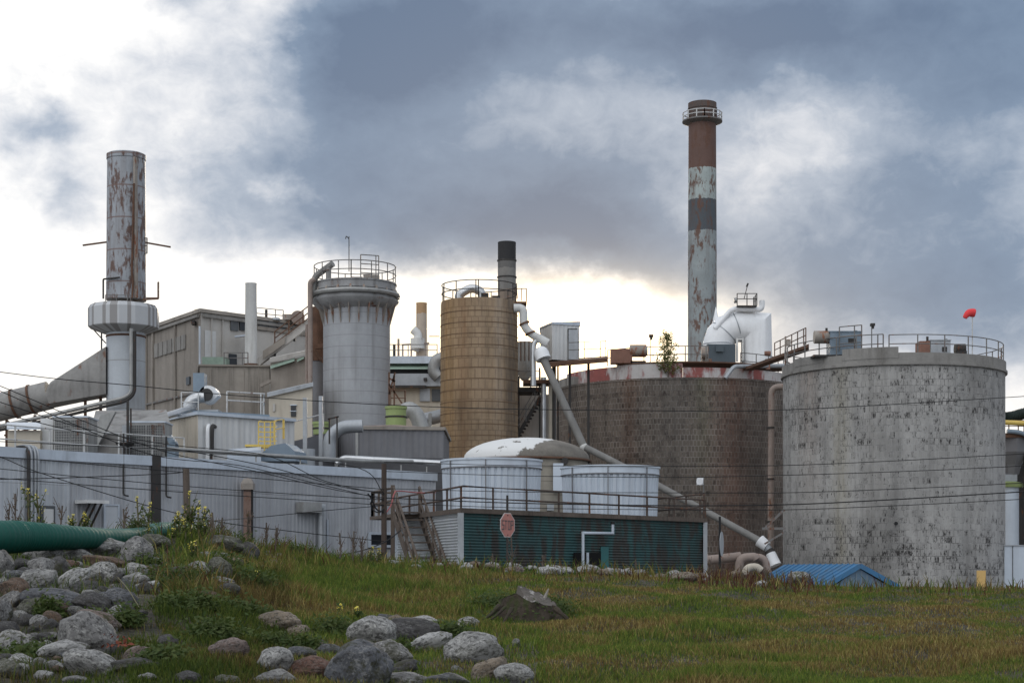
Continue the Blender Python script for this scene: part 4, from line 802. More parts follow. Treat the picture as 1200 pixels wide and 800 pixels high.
part('gooseneck', MB().tube(curve([(cx-1.2, Y-1.2, zt-.05), (cx-1.15, Y-1.2, zt+.3), (cx-.5, Y-1.2, zt+.68), (cx+.1, Y-1.2, zt+.5), (cx+.25, Y-1.2, zt-.05)], 5), .26, 14), M['silver'], t)
part('box', MB().box((cx+.15, Y-1.7, zt), (cx+.6, Y-1.2, zt+.35)).box((cx+.8, Y-1.6, zt), (cx+1.3, Y-1.3, zt+.2)), M['dark'], t)
part('side_gallery', MB().slab([(cx+R*.9, Y-.8, zt-.15), (cx+R*1.22, Y-.8, zt-.15), (cx+R*1.22, Y+.8, zt-.15), (cx+R*.9, Y+.8, zt-.15)], (0, 0, .12)).rail([(cx+R*.95, Y-.8, zt), (cx+R*1.22, Y-.8, zt), (cx+R*1.22, Y+.8, zt)], .75, .35, .025, (1,)), M['rust'], t)
t = thing('banded_stack', 'dark topped grey stack with iron bands behind the tan silo', 'stack', (X(594, 110), 110, 0)); Y = 110; K = Y/F
part('flue', MB().lathe(X(594, Y), Y, [(10.8*K, 0), (10.6*K, Z(285, Y)), (10.8*K, Z(284.5, Y)), (10.6*K, Z(284, Y)), (9.5*K, Z(284, Y)), (9.5*K, Z(290, Y))], 32), wmat('banded stack paint', (.3, .28, .26), .7, 0, .12, .8, streak=((.07, .06, .055), .6, 2), seed=70, bands=[(Z(340, Y), (.25, .20, .16)), (Z(325, Y), (.22, .215, .205)), (Z(315, Y), (.25, .24, .225)), (Z(306, Y), (.16, .155, .15)), (Z(280, Y), (.035, .035, .037))]), t)
for r_ in (305.5, 325): part('band', MB().lathe(X(594, Y), Y, [(10.8*K, Z(r_+.8, Y)), (11.5*K, Z(r_+.7, Y)), (11.5*K, Z(r_-.7, Y)), (10.8*K, Z(r_-.8, Y))], 32, cap=(0, 0)), M['dark'], t)
part('ladder', MB().ladder(V(603, 350, Y-.4), V(602, 332, Y-.4), .35, .3, .03), M['dark'], t)
t = thing('down_duct', 'cream jointed duct dropping from the tan silo top to the white cabin', 'duct', V(612, 362, 104))
part('pipe', MB().tube(bend(px([(602, 361), (613, 361), (614, 382), (622, 391), (642, 402)], 104), .7, 5), .26, 14), M['whitedirty'], t)
part('drop_pipe', MB().tube(bend(px([(636, 399), (628, 398), (625, 405), (625, 452)], 104), .35), .17, 12), M['silver'], t)
for c_, r_ in ((614, 379), (621, 390.5)): part('flange', MB().tube([V(c_, r_-1, 104), V(c_+.8, r_+1, 104)], .34, 14), M['rust'], t)

# ================================================================== pipe rack, cabin
t = thing('pipe_rack', 'dark steel pipe rack with a stair between the tan silo and the brown tank', 'pipe rack', (X(626, 107), 108, 0)); Y = 107
part('platform', MB().box((X(600, Y), Y, Z(459, Y)), (X(634, Y), Y+2.2, Z(453.5, Y))), M['dark'], t); part('platform', MB().box((X(613, Y), Y-.6, Z(450, Y)), (X(648, Y), Y+1.4, Z(446, Y))), M['rust'], t)
part('column', MB().box((X(606, Y), Y+.3, 0), (X(609, Y), Y+.5, Z(440, Y))).box((X(631.5, Y), Y+.3, 0), (X(633.5, Y), Y+.5, Z(430, Y))).box((X(653, Y), Y+.3, 0), (X(655, Y), Y+.5, Z(418, Y))).box((X(647, Y), Y+.3, 0), (X(648.5, Y), Y+.5, Z(418, Y))), M['dark'], t)
part('pipe', MB().tube(px([(637, 530), (637, 442)], Y-.2), .17, 12), M['silver'], t); part('pipe', MB().tube(px([(645, 530), (645, 445)], Y-.1), .12, 10), M['cream'], t); part('pipe', MB().tube(px([(650, 530), (650, 425)], Y), .09, 10), M['galv'], t)
st = MB()
for i in range(11): c_ = 608+i*2.4; r_ = 509-i*4.0; st.box((X(c_, Y), Y+.2, Z(r_, Y)-.03), (X(c_+3.6, Y), Y+1.2, Z(r_, Y)+.03))
st.bar(V(606, 511, Y+.15), V(633, 465, Y+.15), .06, .22); st.bar(V(606, 511, Y+1.25), V(633, 465, Y+1.25), .06, .22)
q = part('stair', st, M['dark'], t); part('railing', MB().rail([V(606, 511, Y+.1), V(633, 465, Y+.1)], 1.0, 1.1, .03), M['rail'], q)
part('railing', MB().rail([(X(607, Y), Y, Z(453.5, Y)), (X(633, Y), Y, Z(453.5, Y))], 1.0, .8, .03), M['rail'], t)
part('wall_panel', MB().box((X(606, Y+3), Y+3, 0), (X(645, Y+3), Y+3.2, Z(462, Y+3))), M['beige'], t)
q = thing('dust_hopper', 'small grey hopper tank with ribbed sides beside the tan silo', 'hopper', (X(615, 112), 112, Z(446, 112))); part('shell', MB().lathe(X(615, 112), 112, [(.2, Z(446, 112)), (.55, Z(436, 112)), (.62, Z(424, 112)), (.62, Z(401, 112))], 20), M['pipegrey'], q); rb = MB()
for i in range(14): a = i*.449; rb.bar((X(615, 112)+.63*math.sin(a), 112-.63*math.cos(a), Z(424, 112)), (X(615, 112)+.63*math.sin(a), 112-.63*math.cos(a), Z(401, 112)), .06)
part('rib', rb, M['rust'], q)
t = thing('sampling_cabin', 'white sheet metal cabin with a tall narrow door on a railed steel platform', 'cabin', (X(655, 106), 107, Z(425, 106))); Y = 105.5
zb, zt = Z(421, Y), Z(380, Y); a_, b_, c_ = (X(633, 107.5), 107.5), (X(647, Y), Y), (X(679, 106.3), 106.3)
part('wall', MB().corr(a_, b_, zb, zt, .25, .015), M['whitedirty'], t); part('wall', MB().corr(b_, c_, zb, zt+.12, .25, .015), M['creamw'], t)
part('wall', MB().prism([(a_[0]+.04, a_[1]+.02), (b_[0], b_[1]+.03), (c_[0]-.03, c_[1]+.03), (c_[0]-.2, c_[1]+2), (a_[0]+.2, a_[1]+2)], zb, zt-.02), M['creamw'], t)
part('roof', MB().prism([(a_[0]-.06, a_[1]), (b_[0], b_[1]-.08), (c_[0]+.06, c_[1]-.05), (c_[0], c_[1]+2), (a_[0], a_[1]+2.1)], zt+.02, [zt+.1, zt+.14, zt+.3, zt+.3, zt+.1]), M['flash'], t)
d_ = part('door', MB().box((X(666.5, Y), Y+.4, zb+.05), (X(677, Y), Y+.56, zt-.25)), M['galv'], t); part('frame', MB().box((X(665.6, Y), Y+.38, zb+.02), (X(666.5, Y), Y+.6, zt-.2)).box((X(666.5, Y), Y+.38, zt-.25), (X(677, Y), Y+.6, zt-.2)), M['dark'], d_)
part('platform', MB().slab([V(640, 425, Y-.8), V(712, 419, Y-.4), V(712, 417, Y+2), V(640, 422, Y+2.4)], (0, 0, -.28)), M['rust'], t)
part('railing', MB().rail([V(666, 420.5, Y-.75), V(710, 418.5, Y-.4), V(710, 417.5, Y+2)], 1.0, 1.0, .03, (1, .55)), M['rail'], t)
lg = MB()
for c_ in (650, 668, 690): lg.bar((X(c_, Y), Y+.5, 0), (X(c_, Y), Y+.5, Z(424, Y)), .16)
part('leg', lg, M['dark'], t)
# ================================================================== brown tank and what stands on it
Y = 122; K = Y/F; cx = X(795, Y); R = 145*K; FY = Y-R; zrim = Z(442, FY)
t = thing('brown_tank', 'huge brown tile block tank with a peeling red and white top band', 'storage tank', (cx, Y, 0))
m_bt = tile_mat('brown tank tile', R, .24, .37, (.145, .118, .098), (.092, .074, .062), (.215, .195, .175), spall=(.035, .026, .022), spall_amt=.8, streaks=[(-6.5, 1.3, (.12, .10, .085), .5, 0), (-4.2, .55, (.14, .06, .03), .55, 14), (.8, .5, (.10, .11, .06), .55, 15), (2.9, 1.2, (.13, .055, .035), .65, 0), (-1.3, 1.6, (.15, .145, .135), .45, 0), (5.2, 2.0, (.045, .035, .03), .7, 0)], mw=.022)
part('shell', MB().lathe(cx, Y, [(R, 0), (R, zrim-.14), (R+.04, zrim-.12), (R+.04, zrim), (R-.3, zrim+.02)], 128), m_bt, t)
def rimpt(c, rr, z):                                           # point on the circle of radius rr that shows at column c (camera side)
    k = (c-CXP)/F; A_ = 1+k*k; B_ = -2*(k*cx+Y); C_ = cx*cx+Y*Y-rr*rr; yy = (-B_-math.sqrt(max(0, B_*B_-4*A_*C_)))/(2*A_); return Vector((k*yy, yy, z))
def ringarc(c0, c1, rr, z0, z1, th, n=20):
    o = MB(); pts = [rimpt(c0+(c1-c0)*i/n, rr, 0) for i in range(n+1)]; inn = [Vector((cx+(p.x-cx)*(rr-th)/rr, Y+(p.y-Y)*(rr-th)/rr, 0)) for p in pts]
    poly = [(p.x, p.y) for p in pts]+[(p.x, p.y) for p in reversed(inn)]; return o.prism(poly, z0, z1)
part('top_band', ringarc(664, 722, R-.5, zrim+.06, zrim+.95, .2), M['peelred'], t); part('top_band', ringarc(722.5, 800, R-.35, zrim+.04, zrim+1.0, .2), M['peelred'], t); part('top_band', ringarc(800.5, 928, R-.5, zrim+.04, zrim+.72, .2), M['peelred'], t)
part('stub_wall', ringarc(650, 672, R-.1, zrim+.02, zrim+.6, .5, 6), M['conc'], t)
part('roof_edge', ringarc(722, 930, R-.3, zrim+1.02, zrim+1.10, 3.0), M['rust'], t)
zk = zrim+1.10
part('railing', MB().rail([rimpt(c_, R-.9, zk) for c_ in (712, 735, 760, 800, 830)], 1.1, 1.4, .03, (1, .5)), M['rail'], t)
part('railing', MB().rail([rimpt(c_, R-1.2, zk-.3) for c_ in (868, 890, 910, 925)], 1.1, 1.4, .03, (1, .5)), M['rail'], t)
part('eaves_pipe', MB().tube(bend([rimpt(850, R+.2, zrim-.05), rimpt(860, R+.2, zrim+.75), rimpt(935, R+.2, zrim+1.3)], .3), .14, 8), M['galv'], t)
q = thing('downpipe', 'tall pale brown pipe elbowing down the gap between the brown and grey tanks', 'pipe', V(905, 650, 108))
part('pipe', MB().tube(bend(px([(924, 453, 107), (904, 453, 107.5), (903, 660, 107.5)], 0), .7, 7), .2, 12), M['rustpipe'], q)
for r_ in (500, 560, 610): part('clamp', MB().cyl(V(903, r_, 107.5), V(903, r_+2, 107.5), .25), M['dark'], q)
t = thing('drive_motor', 'brick red casing with a round rusty motor on the brown tank top', 'motor', V(740, 424, 115)); Yk = FY+1.2
part('casing', MB().box((X(716, Yk), Yk, zk), (X(741, Yk), Yk+1, zk+.95)), M['bricky'], t); part('motor', MB().cyl(V(738, 411, Yk+.3), V(757, 411, Yk+.3), .42, n=18), M['motor'], t); part('end_cap', MB().cyl(V(757, 411, Yk+.3), V(758.5, 411, Yk+.3), .34, n=18), M['galv'], t)
part('base', MB().box((X(739, Yk), Yk, zk), (X(757, Yk), Yk+.8, zk+.15)), M['dark'], t)
def lamp(name, c, r0, r1, Yk, label, zb):
    q = thing(name, label, 'lamp post', (X(c, Yk), Yk, zb), 'lamps on thin posts'); part('post', MB().bar((X(c, Yk), Yk, zb), V(c, r1+3, Yk), .05), M['rail'], q)
    part('lamp_head', MB().box((X(c-1.5, Yk), Yk-.15, Z(r1+3, Yk)), (X(c+3.5, Yk), Yk+.15, Z(r1, Yk))).box((X(c+.5, Yk), Yk-.1, Z(r1+6, Yk)), (X(c+2.5, Yk), Yk+.1, Z(r1+3, Yk))), M['dark'], q)
lamp('lamp_post', 762, 420, 392, FY+2, 'thin lamp post on the brown tank top left of the sapling', zk)
# sapling rooted in the tank rim
def leaves(n, fn, sz):
    vs, fs = [], []
    for i in range(n):
        p = fn(); a = random.random()*6.28; b_ = random.uniform(-.9, .9); d = Vector((math.cos(a)*math.cos(b_), math.sin(a)*math.cos(b_), math.sin(b_))); u = d.orthogonal().normalized(); s = sz*random.uniform(.6, 1.3)
        o = len(vs); vs += [p-d*s, p+u*s*.45, p+d*s, p-u*s*.45]; fs.append((o, o+1, o+2, o+3))
    return MB().add(vs, fs)
def leafmat(name, c, c2):
    m, n_, b = mat_base(name, .6, 0, .25); g = n_.new('ShaderNodeNewGeometry').outputs['Random Per Island']; cc = n_.ramp(g, [(0, c), (1, c2)]); n_.put(b.inputs['Base Color'], cc)
    tr = n_.new('ShaderNodeBsdfTranslucent'); n_.put(tr.inputs[0], cc); mx = n_.new('ShaderNodeMixShader'); mx.inputs[0].default_value = .35; n_.l.new(b.outputs[0], mx.inputs[1]); n_.l.new(tr.outputs[0], mx.inputs[2]); n_.l.new(mx.outputs[0], n_.n['Material Output'].inputs[0]); return m
M['sapling'] = leafmat('sapling leaves', (.09, .12, .03), (.20, .185, .06)); M['weedleaf'] = leafmat('weed leaves', (.04, .07, .015), (.085, .11, .03)); M['bloom'] = leafmat('yellow toadflax bloom', (.75, .62, .06), (.85, .78, .25)); M['stem'] = wmat('weed stem', (.11, .10, .05), .8, seed=80); M['dryleaf'] = leafmat('dry leaves', (.12, .075, .035), (.06, .035, .02)); M['bark'] = wmat('bark', (.10, .08, .06), .9, 0, .3, 4, streak=((.03, .025, .02), .7, 12, .1), bmp=.6, bs=12, seed=81)
b0 = rimpt(783, R+.0, zrim+.03); t = thing('sapling', 'spindly yellow green sapling growing from the brown tank rim', 'tree', b0)
top = b0+Vector((-.1, .1, 3.05)); q = MB().tube([b0, b0.lerp(top, .5)+Vector((.06, 0, 0)), top], [.05, .03, .008], 6); ends = []
for i in range(22):
    f = .06+.88*i/22; s = b0.lerp(top, f); a = i*2.4; L = (1.0-.80*f)*random.uniform(.7, 1.15); e = s+Vector((math.cos(a)*L, math.sin(a)*L, L*.55)); q.tube([s, e], [.014, .005], 5); ends.append((s, e))
part('trunk', q, M['bark'], t)
def sp():
    s, e = random.choice(ends); return s.lerp(e, random.uniform(.2, 1.1))+Vector((random.gauss(0, .10), random.gauss(0, .10), random.gauss(0, .12)))
part('crown', leaves(1700, sp, .08), M['sapling'], t, smooth=False)

# tall banded chimney
Y = 170; K = Y/F; cx2 = X(823, Y)
t = thing('tall_chimney', 'tallest chimney, rusty with red, white and dark bands and a railed gallery near the top', 'chimney', (cx2, Y, 0))
m_tc = wmat('banded chimney paint', (.4, .4, .4), .7, 0, .16, .5, streak=((.11, .06, .042), .9, 1.1, .07), rust=((.12, .06, .04), .525, 1.0), bmp=.1, seed=90,
    bands=[(Z(273, Y), (.27, .30, .305)), (Z(236, Y), (.075, .088, .10)), (Z(199, Y), (.34, .385, .375)), (Z(147, Y), (.125, .072, .058)), (Z(110, Y), (.085, .065, .058))])
part('flue', MB().lathe(cx2, Y, [(17.5*K, 0), (16.7*K, Z(280, Y)), (16*K, Z(129, Y)), (16.6*K, Z(128.5, Y)), (16.6*K, Z(121.5, Y)), (15*K, Z(121, Y)), (14.5*K, Z(126, Y))], 40), m_tc, t)
part('gallery', MB().lathe(cx2, Y, [(16*K, Z(146, Y)), (23.5*K, Z(143.5, Y)), (23.5*K, Z(142, Y)), (16*K, Z(142, Y))], 28), M['rail'], t)
part('railing', MB().rail([(cx2+23*K*math.sin(i*.4488), Y-23*K*math.cos(i*.4488), Z(142, Y)) for i in range(14)], .75, .95, .05, (1, .5), closed=True), M['railw'], t)
for c_ in (808, 838): part('vent_box', MB().box((X(c_-1.8, Y), Y-.4, Z(138, Y)), (X(c_+1.8, Y), Y+.4, Z(127, Y))), M['dark'], t)

# white mitred duct
Y = 140; K = Y/F
t = thing('white_duct', 'big white mitred duct turning over on itself above the brown tank', 'duct', (X(862, Y), Y, 0))
part('duct', MB().tube(px([(842, 420), (842, 403), (845, 394), (852, 386.5), (863, 382.5), (886, 384), (887, 430)], Y), 18*K, 32), M['white'], t, ang=24)
sm = MB()
for p, q_ in (((842, 404), (842, 402.8)), ((848.2, 390.6), (849, 389.7)), ((862, 382.9), (863.2, 382.5))): sm.tube([V(*p, Y), V(*q_, Y)], 18.3*K, 32)
part('seam', sm, M['galv'], t)
part('side_spike', MB().lathe(X(841, Y), Y+1.2, [(.5, Z(395, Y)), (.22, Z(370, Y)), (.02, Z(357, Y))], 12), M['white'], t)
part('top_pipe', MB().tube(bend(px([(838, 385, Y-1.0), (858, 361.5, Y-1.0), (893, 363, Y-1.0), (893, 352, Y-1.0)], 0), .5), .22, 12), M['white'], t)
part('base_box', MB().prism([(X(829, Y-1.6), Y-1.6), (X(862, Y-1.4), Y-1.4), (X(862, Y+1.5), Y+1.5), (X(824, Y+1.3), Y+1.3)], 0, Z(406, Y)).box((X(836, Y), Y-1.75, Z(415, Y)), (X(845, Y), Y-1.55, Z(408, Y))), wmat('dark duct box', (.075, .095, .11), .6, .1, .1, seed=92), t)
part('frame', MB().box((X(861, Y), Y-1, Z(425, Y)), (X(863, Y), Y-.8, Z(398, Y))).box((X(868, Y), Y-1, Z(425, Y)), (X(869.5, Y), Y-.8, Z(398, Y))).box((X(863, Y), Y-1, Z(400, Y)), (X(868, Y), Y-.8, Z(398.5, Y))), M['whitedirty'], t)
part('top_platform', MB().box((X(861, Y), Y-1.5, Z(362.5, Y)), (X(884, Y), Y+.5, Z(361, Y))).rail([(X(861, Y), Y-1.5, Z(361, Y)), (X(884, Y), Y-1.5, Z(361, Y)), (X(884, Y), Y+.4, Z(361, Y))], .95, .8, .035), M['dark'], t)
part('antenna', MB().bar(V(872, 350, Y-1), V(876, 334, Y-1), .06).bar(V(875, 336, Y-1), V(876.6, 332, Y-1), .14), M['dark'], t)
part('vent_cap', MB().cyl(V(860, 352, Y-1.4), V(863, 352, Y-1.4), .22), M['pipegrey'], t)
lw = MB().prism([(X(824, 128), 128), (X(862, 128), 128), (X(862, 130), 130), (X(824, 130), 130)], zk, zk+.35); lw.cyl((X(822.5, 127), 127, zk), (X(822.5, 127), 127, zk+1.2), .35)
solo('duct_fan', MB().box((X(823, 118), 118, zk), (X(834, 118), 119, zk+.75)).cyl(V(822, 413, 117.7), V(829, 413, 117.7), .42, n=18), M['motor'], 'pale rusty fan housing at the foot of the tall chimney on the brown tank', 'fan')
solo('roof_valve', MB().box((X(897, FY+2.4), FY+2.2, zk-.3), (X(902, FY+2.4), FY+2.6, zk+.4)).cyl(V(896, 414, FY+2), V(903, 414, FY+2), .16), M['bricky'], 'small rusty valve on the railed walkway right of the white duct', 'valve')
solo('walkway', MB().slab([(X(860, 116), 116, zk-.35), (X(948, 104), 104, zk-.1), (X(948, 106), 106, zk-.1), (X(860, 118), 118, zk-.35)], (0, 0, -.18)).rail([(X(905, 111), 110, zk-.25), (X(945, 104), 104.2, zk-.1)], 1.0, 1.1, .03), M['rust'], 'rusty walkway bridging the brown tank and the pale grey tank', 'walkway')
q = MB().bar(V(920.5, 424, 102), V(920.5, 394, 102), .09).box((X(921.5, 102), 101.8, Z(405, 102)), (X(926, 102), 102.2, Z(398, 102))); solo('junction_box', q, M['motor'], 'weathered junction box on a post between the two big tanks', 'junction box')

# ================================================================== pale grey tank at the right
Y = 100; K = Y/F; cx = X(1046, Y); R = 127*K; FY = Y-R
t = thing('grey_tank', 'broad pale grey spalled tile tank with a concrete parapet', 'storage tank', (cx, Y, 0)); zrim = Z(426, FY)
m_rt = tile_mat('grey tank tile', R, .23, .36, (.335, .325, .31), (.275, .267, .255), (.36, .355, .345), spall=(.035, .032, .03), spall_amt=1.0, streaks=[(-4.3, .5, (.25, .225, .16), .6, 0), (-2.5, .7, (.20, .19, .175), .6, 0), (2.4, .4, (.38, .38, .37), .4, 0), (5.5, 1.2, (.33, .33, .33), .4, 0), (-6.6, 1.0, (.25, .19, .15), .6, 13)], mw=.012, zoned=(13.5, [(0, 1), (.12, 1), (.32, .9), (.40, .35), (.62, .55), (.8, .85), (1, .8)]), var=.16)
part('shell', MB().lathe(cx, Y, [(R, 0), (R, zrim)], 128), m_rt, t)
part('shell_hole', MB().cyl((X(1050, FY), FY+.02, Z(613, FY)), (X(1050, FY), FY-.06, Z(613, FY)), .1, n=14), M['black'], t)
part('parapet', MB().lathe(cx, Y, [(R+.02, zrim-.06), (R+.13, zrim-.04), (R+.13, zrim+.10), (R+.05, zrim+.12), (R+.05, zrim+.62), (R-.22, zrim+.62)], 128), M['conc'], t)
zk = zrim+.62
part('kerb_block', MB().lathe(cx, Y, [(R+.07, zk-.3), (R+.07, zk+.32), (R-.5, zk+.32), (R-.5, zk-.3)], 24, a0=-.66, a1=-.17, cap=(0, 0)), M['conc'], t)
part('kerb_block', MB().lathe(cx, Y, [(R+.07, zk-.3), (R+.07, zk+.15), (R-.5, zk+.15), (R-.5, zk-.3)], 14, a0=-1.25, a1=-.85, cap=(0, 0)), M['conc'], t)
RP = lambda a, rr=R-.1, z=zk: (cx+rr*math.sin(a), Y-rr*math.cos(a), z)
part('railing', MB().rail([RP(-.25+i*.0913) for i in range(20)], 1.0, 1.55, .028, (1, .5)), M['rail'], t)
part('railing', MB().rail([RP(-1.5+i*.12) for i in range(11)], 1.05, 1.2, .03, (1, .5)), M['rail'], t)
part('railing', MB().rail([RP(1.5+i*.2618) for i in range(13)], 1.0, 1.5, .028, (1, .5)), M['rail'], t, 'far side railing')
part('gate', MB().rail([RP(-.72, R-.3, zk+.3), RP(-.5, R-.3, zk+.3)], 1.35, .9, .03, (1, .6, .3)), M['rail'], t)
def drive(c0, c1, r0, Yk, label, red=False):
    zz = Z(r0, Yk); q = thing('drive_unit', label, 'machine', (X((c0+c1)/2, Yk), Yk+.5, zk), 'agitator drives on the pale grey tank')
    w = c1-c0; part('casing', MB().box((X(c0+w*.35, Yk), Yk, zk+.12), (X(c1, Yk), Yk+1.2, zz)).box((X(c0+w*.33, Yk), Yk-.05, zz), (X(c1+.5, Yk), Yk+1.25, zz+.06)), M['bluegrey' if not red else 'galv'], q, 'blue grey gearbox')
    part('motor', MB().cyl(V(c0+1, r0+6, Yk+.5), V(c0+w*.34, r0+6, Yk+.5), .36, n=18), M['motor'], q) if not red else part('motor', MB().box((X(c0, Yk), Yk, zk), (X(c0+w*.33, Yk), Yk+1.1, zz-.02)), M['bricky'], q)
    part('nameplate', MB().box((X(c0+w*.72, Yk), Yk-.03, zz-.62), (X(c0+w*.88, Yk), Yk-.003, zz-.35)), M['dark'], q); part('base', MB().box((X(c0, Yk), Yk-.1, zk), (X(c1, Yk), Yk+1.2, zk+.12)), M['dark'], q)
    part('vent', MB().cyl((X(c0+w*.3, Yk), Yk+.4, zz), (X(c0+w*.3, Yk), Yk+.4, zz+.28), .07).cyl((X(c0+w*.9, Yk), Yk+.4, zz), (X(c0+w*.9, Yk), Yk+.4, zz+.14), .1), M['dark'], q)
drive(953, 1010, 389, FY+2, 'larger blue grey gearbox and round motor near the left of the pale grey tank top'); drive(1078, 1114, 399, FY+1.6, 'smaller gearbox with a brick red end near the right of the pale grey tank top', True)
solo('winch', MB().cyl(V(1119, 409, FY+1.9), V(1131, 409, FY+1.9), .3, n=16).box((X(1119, FY+2), FY+1.6, zk), (X(1131, FY+2), FY+2.2, zk+.3)), M['dark'], 'small dark winch at the foot of the windsock pole', 'winch')
lamp('lamp_post', 1021.5, 410, 379, FY+1.2, 'thin lamp post on the pale grey tank top between the two gearboxes', zk)
t = thing('windsock', 'drooping red windsock on a slim pole above the pale grey tank', 'windsock', RP(.56, R-.2)); bp = Vector(RP(.56, R-.2)); tp = V(1119.5, 366, bp.y)
part('pole', MB().bar(bp, (bp.x, bp.y, Z(366, bp.y)), .05), M['railw'], t)
part('sock', MB().tube(curve([(bp.x+.16, bp.y, Z(367, bp.y)), (bp.x, bp.y, Z(366.5, bp.y)), (bp.x-.22, bp.y-.1, Z(367, bp.y)), (bp.x-.38, bp.y-.15, Z(370, bp.y)), (bp.x-.46, bp.y-.15, Z(373, bp.y))], 4), [.20, .23, .235, .24, .235, .23, .225, .21, .2, .19, .18, .17, .16, .15, .14, .13, .12], 14), M['red'], t)
part('cable', MB().tube([(X(1135, 98), 96.5, zk+1), (X(1135, 98), 96.5, zk)], .03), M['dark'], t) if False else None

# ================================================================== right edge plant
t = thing('lime_plant', 'steel framed hopper and pipework at the right edge behind the pale grey tank', 'process plant', (X(1188, 110), 112, 0)); Y = 110
part('tank', MB().lathe(X(1180, Y), Y, [(.75, Z(640, Y)), (.75, Z(570, Y))], 28), M['barrel'], t, 'slim pale tank'); part('tank_cap', MB().lathe(X(1181, Y), Y, [(.95, Z(571, Y)), (1.0, Z(566, Y)), (.5, Z(564, Y))], 28), M['greentank'], t)
part('hopper', MB().lathe(X(1186, Y), Y, [(.45, Z(556, Y)), (.6, Z(545, Y)), (1.1, Z(530, Y)), (1.15, Z(514, Y)), (1.2, Z(512, Y))], 8), M['lowgrey'], t, smooth=False)
part('chute', MB().box((X(1174, Y), Y-.4, Z(564, Y)), (X(1190, Y), Y+.4, Z(556, Y))), M['galv'], t)
part('platform', MB().box((X(1165, Y), Y-1.2, Z(514, Y)), (X(1215, Y), Y+1.5, Z(509, Y))).rail([(X(1165, Y), Y-1.2, Z(509, Y)), (X(1215, Y), Y-1.2, Z(509, Y))], .8, .6, .03), M['rust'], t)
part('yellow_pipe', MB().tube(px([(1160, 494), (1225, 497)], Y-1.3), .16, 12), M['yellow'], t); part('grey_pipe', MB().tube(bend(px([(1180, 505), (1196, 506), (1215, 516)], Y-1.3), .4), .14, 10), M['bluegrey'], t)
part('column', MB().box((X(1196, Y), Y-.9, 0), (X(1204, Y), Y-.6, Z(495, Y))).box((X(1192, Y), Y+1, 0), (X(1215, Y), Y+1.2, Z(520, Y))), M['dark'], t)
rs = curve(px([(1170, 488, Y+.4), (1180, 489, Y+.2), (1190, 487, Y), (1202, 484, Y), (1225, 480, Y)], 0), 14); part('hose', MB().tube(rs, [.33+.05*(i % 2) for i in range(len(rs))], 14), wmat('dark green hose', (.02, .032, .028), .7, seed=95), t)
part('valve', MB().cyl(V(1173, 488, Y-.8), V(1173, 480, Y-.8), .12), M['yellow'], t)
t = thing('white_cabinet', 'plain pale grey steel cabinet at the right edge beside the pale grey tank', 'cabinet', (X(1188, 98), 98.5, 0)); Y = 97.5
for c0, c1 in ((1168, 1186.4), (1187, 1218)): part('panel', MB().box((X(c0, Y), Y, .55 if c0 < 1180 else .55), (X(c1, Y), Y+2.4, Z(639.5, Y))), M['barrel'], t)
part('cap', MB().box((X(1166, Y), Y-.06, Z(639.5, Y)+.003), (X(1220, Y), Y+2.5, Z(638, Y))), M['galv'], t); part('plinth', MB().box((X(1167, Y), Y+.05, 0), (X(1219, Y), Y+2.3, .55)), M['dark'], t); part('seam', MB().box((X(1186.4, Y), Y-.03, .55), (X(1187, Y), Y+.2, Z(639.6, Y))), M['dark'], t)

# ================================================================== fan house with its two barrels, dome tank
F0, F1, L0 = Vector((-1.65, 56)), Vector((7.5, 66.7)), Vector((-4.36, 64.6)); BK = F1+L0-F0; FT = Z(595, 56)
t = thing('fan_house', 'low fan house clad in horizontal slats, teal in front, bare metal at the side', 'fan house', (F0.x, F0.y, 0))
part('wall', MB().hcorr(F0, F1, 0, FT-.16, .098, .028), M['teal'], t, 'dark teal slatted front wall', ang=80); part('wall', MB().hcorr(L0, F0, 0, FT-.16, .098, .028), M['slat'], t, 'bare metal slatted side wall', ang=80)
part('deck', MB().prism([(L0.x-.12, L0.y), (F0.x-.02, F0.y-.16), (F1.x+.12, F1.y-.05), (BK.x, BK.y)], FT-.16, FT), M['wood'], t)
part('wall', MB().prism([(L0.x+.15, L0.y+.1), (F0.x+.04, F0.y+.22), (F1.x-.12, F1.y+.15), (BK.x, BK.y-.15)], 0, FT-.17), M['roofdark'], t, 'dark inner wall')
part('corner_post', MB().box((F0.x-.13, F0.y-.16, 0), (F0.x+.07, F0.y+.02, FT-.16)), M['galv'], t); part('corner_post', MB().box((F1.x-.04, F1.y-.14, 0), (F1.x+.12, F1.y+.1, FT-.16)), M['galv'], t); part('corner_post', MB().box((L0.x-.1, L0.y-.12, 0), (L0.x+.06, L0.y+.05, FT-.16)), M['flash'], t)
def onfan(c): k = (c-CXP)/F; a = F0; b_ = F1; tt = (k*a.y-a.x)/((b_.x-a.x)-k*(b_.y-a.y)); return a+(b_-a)*tt
FD = (F1-F0).normalized(); FN = Vector((FD.y, -FD.x))
def fanplate(c0, c1, r0, r1, th=.05, out=.04):
    a, b_ = onfan(c0), onfan(c1); p = a+FN*out; q = b_+FN*out; return MB().prism([(p.x, p.y), (q.x, q.y), (q.x+FN.x*th, q.y+FN.y*th), (p.x+FN.x*th, p.y+FN.y*th)], Z(r1, a.y), Z(r0, a.y))
h_ = part('opening', fanplate(671, 702, 647, 668), M['void'], t, 'dark square opening'); part('mullion', fanplate(684.5, 687, 647, 668, .03, .095), M['flash'], h_)  # near-black plate on the wall; the recess's darkness is painted, not modelled
part('panel', fanplate(541.8, 600, 598, 668, .0, .0) if False else fanplate(703, 712, 640, 668, .015, .035), wmat('teal patch', (.03, .13, .13), .6, seed=96), t)
a = onfan(674)+FN*.35; b_ = onfan(709)+FN*.35; zz = Z(624, a.y)
